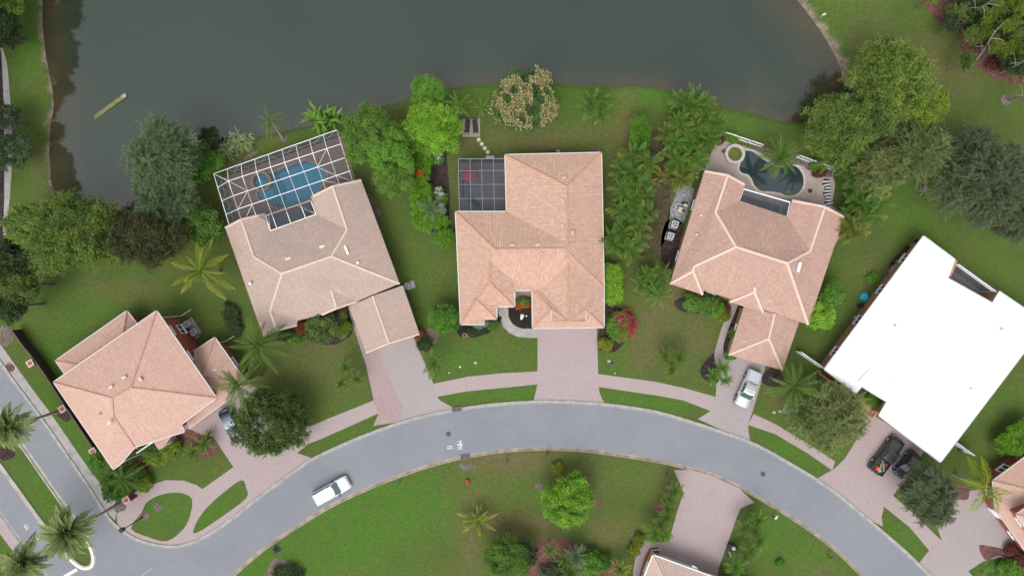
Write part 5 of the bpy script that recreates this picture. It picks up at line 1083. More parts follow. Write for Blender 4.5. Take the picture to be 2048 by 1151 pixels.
for bx, by, ex, ey, zt_ in ((2001, 145, 2070, 110, 9), (2018, 200, 2080, 182, 9), (1925, 35, 1985, 0, 8), (1945, 130, 1990, 62, 7.5)):
    t_ = thing('pine_tree', {2001: 'bare pine trunk leaning out over the lower mulch', 2018: 'bare trunk rising from the round pale mulch circle', 1925: 'bare pale trunk crossing the upper pines', 1945: 'bare forked pale limb over the red mulch'}[bx], 'pine tree', P(bx, by, 0))
    e_ = P(ex, ey, zt_) - P(bx, by, 0); mb = MB(); mb.tube([(0, 0, 0), e_ * .5 + Vector((.2, 0, 0)), e_], [.14, .11, .06], 7); ob('trunk', mb, pale_bark, t_)
    mb = MB()
    for k in range(5):
        s_ = e_ * (.45 + .12 * k); a_ = 2.0 + k * 1.3; q = s_ + Vector((math.cos(a_) * 1.6, math.sin(a_) * 1.6, .5)); mb.tube([s_, (s_ + q) / 2 + Vector((0, 0, .2)), q], [.05, .035, .015], 5)
    ob('limb', mb, pale_bark, t_)
# --- hedges and shrubs: x, y, radius, height, style, colour, stretch, turn, label
SH = [
    (1280, 268, 20, 2.4, 'hedge', 'hedge', 1.75, 0, 'bright green oblong hedge standing alone on the lake lawn'),
    (1226, 553, 19, 2.0, 'hedge', 'lime', 1.3, 0, 'lime hedge above the air conditioner at the right wall of the centre house'),
    (1225, 588, 17, 1.8, 'hedge', 'lime', 1.2, 0, 'lime hedge below the air conditioner at the right wall of the centre house'),
    (842, 328, 22, 2.6, 'hedge', 'hedge', 1.5, 0, 'hedge below the lime green tree, upper end of the row'),
    (842, 388, 20, 2.4, 'hedge', 'hedge', 1.6, 0, 'hedge in the middle of the row left of the small screened patio'),
    (850, 436, 24, 2.2, 'hedge', 'hedge', 1.1, 0, 'hedge at the lower end of the row left of the centre house'),
    (876, 440, 22, 2.2, 'hedge', 'hedge', .8, 0, 'hedge foot that turns toward the wall of the centre house'),
    (890, 476, 20, 1.6, 'hedge', 'hedge', .8, 0, 'separate rounded hedge against the left wall of the centre house'),
    (2035, 872, 40, 2.6, 'hedge', 'hedge', .75, .7, 'large bright hedge near the right edge above the red walled house'),
    (2003, 885, 17, 2.2, 'hedge', 'hedge', 1.0, .7, 'left end of the bright hedge near the right edge'),
    (338, 897, 22, 1.6, 'broad', 'yellowgreen', 0.8, .6, 'yellow green shrub under the front window of the red walled house'),
    (312, 915, 20, 1.5, 'broad', 'yellowgreen', 0.8, .6, 'yellow green shrub in the front bed of the red walled house, lower one'),
    (296, 900, 15, 2.0, 'broad', 'mid', 1, 0, 'dark green shrub behind the yellow green shrubs at the front wall'),
    (198, 915, 20, 2.2, 'broad', 'green', 1, 0, 'green bush at the lower corner of the red walled house'),
    (262, 952, 24, 2.0, 'broad', 'mid', 1, 0, 'mid green bush between the leaning palms by the entrance pillar'),
    (285, 965, 18, 1.6, 'fine', 'yellowgreen', 1, 0, 'yellowish bush nearest the curved path'),
    (225, 975, 26, 2.6, 'broad', 'green', 1, 0, 'leafy bush beside the sidewalk above the brick pillar'),
    (605, 658, 11, 1.0, 'fine', 'croton', 1.2, 0, 'reddish brown shrub left of the dark round entry tree'),
    (590, 676, 12, 1.0, 'fine', 'green', .8, 0, 'small light green shrub beside the reddish one'),
    (672, 640, 10, 1.2, 'fine', 'silver', 1.4, 0, 'silvery blue shrub right of the dark round entry tree'),
    (683, 628, 8, 1.0, 'fine', 'yellow', 1, 0, 'small yellow shrub by the walk of the sand roofed house'),
    (686, 655, 15, 1.2, 'fine', 'yellowgreen', 1.2, 0, 'yellow green shrub along the walk of the sand roofed house'),
    (682, 612, 7, 1.2, 'fine', 'redleaf', 1, 0, 'small dark red shrub nearest the door of the sand roofed house'),
    (575, 668, 18, 1.3, 'fine', 'dark', .6, .3, 'dark low shrub under the front gable of the sand roofed house'),
    (1250, 648, 27, 1.6, 'bloom', 'redbloom', 1.2, 0, 'red flowering shrub, main mass, at the corner of the centre house'),
    (1238, 652, 26, 1.5, 'fine', 'green', 1.2, 0, 'green shrub mixed with the red flowers'),
    (1212, 688, 13, 1.0, 'fine', 'yellow', .8, 0, 'yellow leaved shrub beside the driveway of the centre house'),
    (1240, 634, 16, 1.6, 'bloom', 'redbloom', .7, 0, 'upper red blossoms above the green shrub'),
    (1240, 670, 16, 1.3, 'bloom', 'redbloom', .8, 0, 'lower red blossoms below the green shrub'),
    (1037, 612, 8, .7, 'bloom', 'orange', .7, 0, 'orange flowers at the left of the courtyard bed'),
    (1052, 609, 9, .7, 'bloom', 'orange', .6, 0, 'orange flowers at the right of the courtyard bed'),
    (1045, 604, 14, .6, 'fine', 'olive', .5, 0, 'olive leaves behind the orange courtyard flowers'),
    (872, 313, 14, 1.3, 'fine', 'green', 1.2, 0, 'leaves under the white flowers by the lime tree'), (874, 311, 11, 1.5, 'bloom', 'white', 1.2, 0, 'white flowers beside the lime green tree'),
    (877, 388, 11, 1.2, 'bloom', 'white', 1.4, 0, 'white flowers in the middle of the hedge bed'), (882, 415, 10, 1.2, 'bloom', 'white', 1.2, 0, 'white flowers near the foot of the hedge bed'),
    (876, 400, 14, 1.0, 'fine', 'green', 1.8, 0, 'leaves around the white flowers in the hedge bed'), (840, 346, 7, 2.9, 'bloom', 'orange', 1, 0, 'orange bromeliad flower in the hedge row'),
    (1385, 603, 20, 2.4, 'broad', 'mid', .8, 0, 'dark green bush at the front corner of the brick pink roofed house'), (1412, 607, 20, 2.4, 'broad', 'mid', 1, 0, 'rounded bush in front of the brick pink roofed house, right of the corner'),
    (1432, 618, 15, 1.8, 'fine', 'green', 1, 0, 'lighter bush next to the walk of the brick pink roofed house'), (1447, 632, 9, 1.0, 'fine', 'yellow', 1, 0, 'small yellow shrub at the bend of the garden walk'), (1450, 617, 8, 1.0, 'fine', 'redleaf', 1, 0, 'small dark red shrub beside the garden walk'),
    (1462, 710, 9, .9, 'fine', 'green', .7, 0, 'small round shrub at the garage corner by the silver pickup'), (1469, 665, 6, .8, 'fine', 'yellowgreen', 1.2, 0, 'tiny yellow green shrub along the garage wall'),
    (1742, 798, 17, 1.1, 'hedge', 'green', .6, -.55, 'low green shrubs in the planter of the white roofed house'), (955, 662, 22, 0.7, 'fine', 'dark', .35, .15, 'low dark hedge edging the front bed of the centre house'),
    (985, 650, 13, 0.7, 'fine', 'mid', .5, .6, 'low green edging plants near the curved path'), (958, 645, 20, 1.2, 'fine', 'silver', .35, .1, 'blue green plants along the front wall of the centre house'),
    (1268, 1100, 10, 1.0, 'fine', 'yellow', 1, 0, 'yellow shrub beside the path of the bottom house, upper'), (1276, 1080, 9, .9, 'fine', 'yellow', 1.3, 0, 'yellow shrub beside the path of the bottom house, lower'),
    (1178, 1128, 28, 2.2, 'fine', 'green', 1, 0, 'green shrub in the red mulch bed, right of the palms'), (1205, 1125, 15, 1.6, 'fine', 'mid', 1, 0, 'smaller green shrub at the right end of the red mulch bed'),
    (2022, 1098, 10, .9, 'fine', 'redleaf', 1, 0, 'round red leaved shrub in front of the pillar at the right edge'), (2022, 1138, 26, 1.4, 'fine', 'green', .7, 0, 'green shrub in the lawn corner at the lower right'), (2045, 1115, 12, 1.2, 'fine', 'redleaf', 1.3, 0, 'dark red shrub at the right edge below the pillar'),
    (849, 690, 12, 1.2, 'fine', 'dark', 1.1, 0, 'dark small shrub left of the grey green palm'), (838, 668, 8, .8, 'fine', 'croton', 1, 0, 'reddish shrub at the garage corner of the sand roofed house'),
    (1440, 215 + 64, 5, .8, 'fine', 'redleaf', 1, 0, 'tiny red potted plant at the corner of the pool fence'), (1463, 275, 12, 1.0, 'fine', 'green', .6, -.3, 'small green plant behind the raised spa'), (1640, 343, 10, 1.0, 'fine', 'redleaf', .8, 0, 'dark red plant under the pool fence palm'), (1636, 330, 11, 1.2, 'fine', 'green', .8, 0, 'green plant between the pool fence and deck'),
    (1818, 505, 9, .8, 'fine', 'dark', 1.2, .5, 'dark low plant at the rear corner of the white roofed house'), (1745, 555, 9, .5, 'fine', 'green', .8, 0, 'light green low plant near the purple kayak'), (575, 1148, 30, 1.0, 'fine', 'dark', .6, 0, 'dark low shrub at the bottom edge left'),
    (465, 640, 14, 1.0, 'fine', 'dark', 3.0, .35, 'dark low planting along the left wall of the sand roofed house'), (1114, 938, 9, 1.2, 'fine', 'yellow', 1, 0, 'small yellow green shrub above the lime tree'), (1107, 1150, 24, 1.5, 'needle', 'grey', 1, 0, 'stringy grey green shrub in the red mulch bed'),
    (1690, 160 + 25, 10, 1.2, 'fine', 'dark', 1, 0, 'dark bush at the water corner right of the lake'), (1612, 230, 12, 1.0, 'fine', 'brownish', .6, 0, 'brownish bush on the shore below the right lake corner'), (1560, 336 + 790, 3, .4, 'fine', 'green', 1, 0, 'tiny weed on the lawn at the lower right')]
for x_, y_, r_, h_, st, mt, ry_, rz_, lb in SH:
    hd = st == 'hedge'; tree(lb, 'hedge' if hd else 'shrub', x_, y_, r_, h_, st, G[mt], name='hedge' if hd else 'shrub', ry=ry_, rot=rz_, dens=1.0 if r_ > 12 else 1.3, tr=0.03, limbs=3)

# --- palms: shared frond shapes, each frond an object of its own
def frond_mesh(kind, var, mat):
    g = np.random.default_rng(100 + var * 7 + len(kind)); nl, Ll, rise, drop, base, Lw, vee, tipz = {
        'coconut': (30, .23, .38, .86, .12, .020, -.40, .85), 'royal': (30, .22, .45, 1.08, .13, .020, -.45, .8), 'date': (34, .19, .62, .72, .06, .030, .20, .75),
        'areca': (20, .28, .75, 1.05, .15, .042, .10, .75), 'sago': (22, .16, .30, .55, .08, .045, .1, .8), 'fan': (18, .30, .5, .9, .3, .06, .0, .9)}[kind]
    x = np.linspace(0, 1, 9); z = rise * x - drop * x ** 2; side = 0.10 * g.normal() * x ** 2
    V, F, tone, tip = [], [], [], []
    for i in range(8):
        w0, w1 = .016 * (1 - .75 * x[i]), .016 * (1 - .75 * x[i + 1]); s = len(V)
        V += [(x[i], side[i] - w0, z[i]), (x[i], side[i] + w0, z[i]), (x[i + 1], side[i + 1] + w1, z[i + 1]), (x[i + 1], side[i + 1] - w1, z[i + 1])]; F.append([s, s + 1, s + 2, s + 3]); tone.append(.9); tip.append(.25)
    for i in range(nl):
        t = base + (1 - base) * (i + .5) / nl; zz = rise * t - drop * t * t; yy = np.interp(t, x, side); prof = (math.sin(math.pi * min(1, (t - base) / (1 - base) * .92 + .12)) ** .6)
        L = Ll * max(.22, prof); ang = math.radians(62 - 34 * t + g.normal() * 7)
        for sg in (-1, 1):
            d = np.array([math.cos(ang), sg * math.sin(ang), vee - .2 * t + g.normal() * .10]); d /= np.linalg.norm(d); b = np.array([t, yy, zz]); sd_ = np.array([math.sin(ang), -sg * math.cos(ang), 0]) * Lw * .5
            e = b + d * L + np.array([0, 0, -.10 * L]); m = b + d * L * .5
            s = len(V); V += [tuple(b - sd_ * .6), tuple(m - sd_), tuple(e), tuple(m + sd_)]; F.append([s, s + 1, s + 2, s + 3]); tone.append(float(np.clip(g.normal(.5, .22), 0, 1))); tip.append(float(np.clip((t - .45) * 1.4 + g.normal() * .15, 0, 1)))
    return mesh_np('frond', V, F, mat, tone, tip)
PM = {}
PM['coco_green'] = leaf_mat('frond_green', (0.047, 0.103, 0.016), (0.158, 0.251, 0.044), tip=(0.152, 0.225, 0.040))
PM['royal'] = leaf_mat('frond_royal', (0.040, 0.094, 0.013), (0.132, 0.237, 0.040), tip=(0.132, 0.220, 0.039))
PM['grey'] = leaf_mat('frond_grey', (0.053, 0.105, 0.046), (0.152, 0.238, 0.105), tip=(0.190, 0.285, 0.133))
PM['date'] = leaf_mat('frond_date', (0.086, 0.134, 0.058), (0.250, 0.344, 0.134), tip=(0.383, 0.421, 0.153))
PM['yellow'] = leaf_mat('frond_yellow', (0.052, 0.115, 0.011), (0.172, 0.265, 0.029), tip=(0.483, 0.380, 0.057))
PM['gold'] = leaf_mat('frond_gold', (0.090, 0.150, 0.006), (0.240, 0.330, 0.015), tip=(0.34, 0.38, 0.02))
PM['areca'] = leaf_mat('frond_areca', (0.035, 0.096, 0.016), (0.140, 0.273, 0.044), tip=(0.164, 0.273, 0.052)) #0.035, 0.075, 0.014), (0.170, 0.287, 0.060), tip=(0.339, 0.356, 0.094))
PM['areca_warm'] = leaf_mat('frond_areca_warm', (0.052, 0.095, 0.016), (0.173, 0.223, 0.047), tip=(0.344, 0.311, 0.041))
PM['lime'] = leaf_mat('frond_lime', (0.045, 0.144, 0.010), (0.134, 0.276, 0.026), tip=(0.179, 0.312, 0.042))
FM = {}
def fronds(kind, mk):
    if (kind, mk) not in FM: FM[(kind, mk)] = [frond_mesh(kind, v_, PM[mk]) for v_ in range(3)]
    return FM[(kind, mk)]
def add_frond(parent, meshes, pos, az, pitch, L, g, wscale=1.0):
    o = bpy.data.objects.new('frond', meshes[int(g.integers(len(meshes)))]); C.objects.link(o); o.parent = parent
    o.location = pos; o.rotation_euler = (g.normal() * .12, -pitch, az); o.scale = (L, L * wscale, L); return o
def palm(label, x, y, rp, z, n, kind, mk, group=None, base=None, shaft=None, tr=.14, spread=(.05, .95), cat='palm tree', name='palm_tree', wscale=1.0):
    seed_n[0] += 1; g = np.random.default_rng(seed_n[0] * 3 + 5)
    c = P(x, y, z); b = P(*base, 0) if base else Vector((c.x, c.y, 0)); L = rp / 15.0 * (CAM_H - z) / CAM_H * 1.05
    t = thing(name, label, cat, (b.x, b.y, 0), 0, group); top = Vector((c.x - b.x, c.y - b.y, z))
    mb = MB(); mb.tube([(0, 0, -.05), (top.x * .3, top.y * .3, z * .3), (top.x * .7, top.y * .7, z * .7), tuple(top)], [tr * 1.5, tr, tr * .85, tr * .8], 9); ob('trunk', mb, pale_bark, t)
    if shaft: mb = MB(); mb.tube([tuple(top), tuple(top + Vector((0, 0, .9)))], [tr * .9, tr * .4], 8); ob('crown_shaft', mb, M('crown_shaft', (0.16, 0.26, 0.08), 0.5), t); top = top + Vector((0, 0, .7))
    ms = fronds(kind, mk)
    for i in range(n):
        f = (i + .5) / n; add_frond(t, ms, top, i * 2.39996 + g.normal() * .28, math.radians(75) * (1 - f) * spread[1] - math.radians(22) * f * spread[1] + spread[0] + g.normal() * .12, L * g.uniform(.74, 1.12) * (.72 + .28 * min(1, f * 2.2)), g, wscale)
    return t
def palm_clump(label, x, y, rx, ry, z, nst, per, kind, mk, L, mk2=None, group=None):
    """several stems growing from one root, each with its own head of fronds"""
    seed_n[0] += 1; g = np.random.default_rng(seed_n[0] * 5 + 1); c = P(x, y, z * .8); t = thing('palm_clump', label, 'palm clump', (c.x, c.y, 0), 0, group); k = (CAM_H - z) / CAM_H / 15
    cm_, _c = crown_mesh('foliage', 'needle', (rx + ry) * .5 * k, z * .30, PM[mk], .8, ry / rx, seed_n[0], .15); link('foliage', cm_, t).location = (0, 0, z * .62)
    for i in range(nst):
        a = i * 2.4 + g.normal() * .3; r = math.sqrt((i + .5) / nst); q = Vector((math.cos(a) * r * rx * k, math.sin(a) * r * ry * k, 0)); zz = z * g.uniform(.62, 1.05)
        mb = MB(); mb.tube([(q.x * .45, q.y * .45, 0), (q.x * .8, q.y * .8, zz * .5), (q.x, q.y, zz)], [.06, .05, .045], 6); ob('stem', mb, pale_bark, t)
        for j in range(per):
            f = (j + .5) / per; add_frond(t, fronds(kind, mk2 if (mk2 and g.random() < .12) else mk), (q.x, q.y, zz), j * 2.4 + g.normal() * .4, math.radians(62) * (1 - f) + math.radians(-12) * f, L * g.uniform(.75, 1.1), g)
    return t
dp = 'date palms in the planted medians'
palm('thick grey green date palm at the left edge, trunk base by the upper brick pillars', 22, 852, 46, 9.0, 92, 'date', 'date', dp, base=(122, 820), tr=.17, spread=(.0, 1.15), wscale=1.25)
palm('thick grey green date palm above the white painted kerb nose', 141, 1062, 52, 9.0, 96, 'date', 'date', dp, base=(238, 1006), tr=.17, spread=(.0, 1.15), wscale=1.25)
palm('thick grey green date palm at the bottom edge, lowest of the three', 54, 1122, 49, 8.8, 92, 'date', 'date', dp, base=(146, 1070), tr=.17, spread=(.0, 1.15), wscale=1.25)
palm('coconut palm with yellowing fronds behind the red walled house', 404, 541, 56, 5.5, 17, 'coconut', 'yellow', tr=.15)
palm('large green royal palm at the front corner of the sand roofed house', 522, 688, 52, 6.5, 26, 'royal', 'royal', tr=.16, shaft=1)
palm('green royal palm over the garage roof of the red walled house', 482, 768, 46, 6.5, 24, 'royal', 'royal', tr=.16, shaft=1)
palm('grey green palm beside the wide driveway of the sand roofed house', 868, 722, 34, 4.5, 11, 'areca', 'coco_green', tr=.12, wscale=1.1)
palm('palm right of the lime green tree above the loungers', 917, 209, 33, 4.5, 13, 'royal', 'coco_green', tr=.12)
palm('thin palm between the loungers and the blossoming mango', 963, 216, 24, 3.5, 10, 'royal', 'lime', tr=.08)
palm('palm at the shore leaning out behind the screen cage', 540, 240, 28, 5.0, 14, 'royal', 'coco_green', base=(566, 277), tr=.12)
palm('spreading green palm beside the silver pickup', 1582, 770, 47, 5.5, 24, 'royal', 'royal', tr=.16, shaft=1)
palm('palm with dark fronds hanging over the dark pool', 1560, 316, 38, 5.0, 38, 'royal', 'royal', tr=.15)
palm('palm at the right end of the white pool fence', 1664, 318, 36, 5.5, 13, 'royal', 'coco_green', tr=.13)
palm('grey green palm low in the hedge bed of the centre house', 862, 418, 27, 3.2, 12, 'areca', 'grey', tr=.09)
palm('sparse young palm with yellow fronds on the lawn inside the bend', 955, 1038, 38, 1.2, 13, 'sago', 'yellow', tr=.16, spread=(.2, .6))
palm('bright yellow green palm between the right hand house and its driveway', 1970, 974, 50, 6.0, 9, 'coconut', 'gold', tr=.16, wscale=1.5)
palm('tiny yellow palm on the lawn above the bottom tree', 1012, 1067, 8, .5, 8, 'sago', 'gold', tr=.05, name='young_palm')
palm('small yellow green palm above the lime tree inside the bend', 1110, 941, 13, 1.0, 10, 'sago', 'gold', tr=.06, name='young_palm')
palm('green palm arching over the sidewalk by the brick pillar', 212, 950, 34, 4.5, 12, 'royal', 'royal', tr=.1); palm('palm leaning behind the brick pillar by the curved path', 248, 955, 38, 4.0, 13, 'royal', 'coco_green', tr=.1)
palm('palm shrub with spiky fronds at the bend of the front lawn', 410, 886, 26, 1.6, 20, 'sago', 'coco_green', tr=.12); palm('low spiky palm left of the bend palm in the front lawn', 388, 903, 24, 1.2, 18, 'sago', 'royal', tr=.12)
for x_, y_, r_, lb in ((692, 733, 18, 'upper left palm of the three on the sand house lawn'), (714, 757, 18, 'right palm of the three on the sand house lawn'), (684, 765, 17, 'lower left palm of the three on the sand house lawn')): palm(lb, x_, y_, r_, 2.6, 20, 'areca', 'coco_green', 'three small palms on the left lawn', tr=.07)
for x_, y_, r_, lb in ((1330, 710, 19, 'left palm of the trio on the middle right lawn'), (1358, 714, 20, 'right palm of the trio on the middle right lawn'), (1343, 737, 20, 'lowest palm of the trio on the middle right lawn')): palm(lb, x_, y_, r_, 2.8, 20, 'areca', 'coco_green', 'three small palms on the right lawn', tr=.07)
for x_, y_, r_, lb in ((1444, 735, 20, 'upper palm of the group at the left of the silver pickup'), (1425, 752, 20, 'left palm of the group at the left of the silver pickup'), (1450, 760, 18, 'lowest palm of the group at the left of the silver pickup')): palm(lb, x_, y_, r_, 2.2, 22, 'sago', 'lime', 'palms beside the silver pickup', tr=.1)
for i, (x_, y_, r_) in enumerate(((1350, 980, 19), (1340, 996, 18), (1334, 1014, 19), (1333, 1032, 20), (1320, 1048, 20), (1308, 1066, 22), (1327, 1066, 20))):
    palm('small palm in the row along the bottom driveway, ' + ['nearest the road', 'second from the road', 'third from the road', 'fourth from the road', 'fifth from the road', 'at the far left end', 'at the far right end'][i], x_, y_, r_, 2.8, 20, 'areca', 'coco_green' if i < 5 else 'lime', 'palm row along the bottom driveway', tr=.07)
for i, (x_, y_, r_) in enumerate(((1517, 1038, 20), (1488, 1053, 20), (1510, 1058, 22), (1517, 1080, 21), (1500, 1098, 22), (1490, 1112, 18), (1470, 1130, 22))):
    palm('small palm in the clump right of the bottom driveway, ' + ['nearest the road', 'leftmost upper one', 'upper middle one', 'right middle one', 'lower middle one', 'second lowest', 'lowest one'][i], x_, y_, r_, 2.8, 20, 'areca', 'coco_green' if i % 3 else 'lime', 'palm clump right of the bottom driveway', tr=.07)
for i, (x_, y_, r_) in enumerate(((1128, 1118, 22), (1152, 1110, 24), (1100, 1098, 20), (1140, 1142, 24), (1240, 1138, 24))):
    palm('dark palm in the red mulch bed, ' + ['left of the middle', 'tallest in the middle', 'nearest the lawn', 'lowest at the bottom edge', 'yellowish one at the right end'][i], x_, y_, r_, 2.6, 24, 'areca' if i % 2 else 'sago', ('royal', 'grey', 'coco_green', 'royal')[i] if i < 4 else 'yellow', 'palms in the red mulch bed', tr=.08)
palm('palm hanging over the left edge below the dark trees', 1, 60 + 1080, 24, 1.2, 14, 'sago', 'coco_green', tr=.1)
palm('young palm behind the tall areca by the air conditioner hedge', 1325, 545, 26, 4.5, 12, 'royal', 'royal', tr=.1)
palm('palm crown at the lower end of the middle areca group', 1318, 590, 30, 4.8, 13, 'royal', 'lime', tr=.1)
AR = [(1380, 215, 34, 26, 'areca clump nearest the lake in the right hand row', 'areca'), (1405, 262, 34, 26, 'areca clump second from the lake in the right hand row', 'areca'), (1362, 268, 28, 28, 'areca clump on the left of the second one in the row', 'areca'), (1372, 318, 34, 28, 'areca clump third from the lake in the right hand row', 'areca'),
      (1368, 352, 26, 14, 'orange tipped areca clump at the pool end of the row', 'areca_warm'), (1272, 330, 34, 28, 'areca clump at the top of the middle row', 'areca'), (1270, 382, 34, 26, 'areca clump second from top in the middle row', 'areca'),
      (1268, 430, 34, 24, 'areca clump third from top in the middle row', 'areca'), (1250, 482, 32, 26, 'areca clump at the bottom of the middle row', 'areca'), (1726, 365, 26, 28, 'areca clump right of the pool deck, upper', 'areca'), (1726, 420, 26, 26, 'areca clump right of the pool deck, middle', 'areca'),
      (1704, 458, 14, 14, 'areca clump right of the pool deck, lowest and brightest', 'areca_warm')]
for x_, y_, rx_, ry_, lb, mk in AR: palm_clump(lb, x_, y_, rx_, ry_, 4.2, max(5, int(rx_ * ry_ / 72)), 10, 'areca', mk, 1.75, 'areca_warm', 'areca palm clumps between the houses')
palm_clump('areca clump standing alone on the lake lawn', 1192, 212, 17, 20, 3.6, 6, 8, 'areca', 'areca', 1.7, 'areca_warm'); palm_clump('pale green areca beside the lower end of the middle row', 1302, 560, 24, 26, 3.6, 5, 8, 'areca', 'areca', 1.7)
palm_clump('areca clump among the dark trees behind the pool fence', 1700, 335, 20, 22, 4.0, 5, 7, 'areca', 'areca', 1.6)
# strap leaved plants at the shore
def strap_mesh(mat, w=.07):
    V, F, tone, tip = [], [], [], []; x = np.linspace(0, 1, 7); z = .95 * x - .95 * x ** 2
    for i in range(6):
        a, b = w * math.sin(math.pi * (.12 + .83 * x[i])), w * math.sin(math.pi * (.12 + .83 * x[i + 1])); s = len(V)
        V += [(x[i], -a, z[i]), (x[i], a, z[i]), (x[i + 1], b, z[i + 1]), (x[i + 1], -b, z[i + 1])]; F.append([s, s + 1, s + 2, s + 3]); tone.append(.4 + .08 * i); tip.append(max(0, x[i] - .6))
    return mesh_np('blade', V, F, mat, tone, tip)
def strap_plant(label, x, y, rx, ry, n, L, mk, w=.07, z=.2):
    seed_n[0] += 1; g = np.random.default_rng(seed_n[0]); c = P(x, y, 0.8); t = thing('strap_leaved_plant', label, 'plant', (c.x, c.y, 0)); me = strap_mesh(leaf_mat(*mk), w)
    for i in range(n):
        a = g.uniform(0, 6.28); r = g.random() ** .5; o = bpy.data.objects.new('leaf', me); C.objects.link(o); o.parent = t; o.location = (math.cos(a) * r * rx / 15, math.sin(a) * r * ry / 15, z + g.uniform(0, 1.2)); o.rotation_euler = (g.normal() * .2, -g.uniform(-.1, .7), g.uniform(0, 6.28)); s_ = L * g.uniform(.7, 1.15); o.scale = (s_, s_, s_)
strap_plant('striped pale green ginger clump by the shore, left half', 455, 300, 18, 14, 110, 1.15, ('leaf_stripe', (0.12, 0.19, 0.06), (0.36, 0.42, 0.20)), .05)
strap_plant('striped pale green ginger clump by the shore, right half', 482, 282, 20, 16, 120, 1.15, ('leaf_stripe', (0.12, 0.19, 0.06), (0.36, 0.42, 0.20)), .05)
strap_plant('bright green banana like plant behind the top of the screen cage', 648, 238, 26, 16, 46, 2.0, ('leaf_banana', (0.05, 0.15, 0.015), (0.17, 0.32, 0.04)), .085)
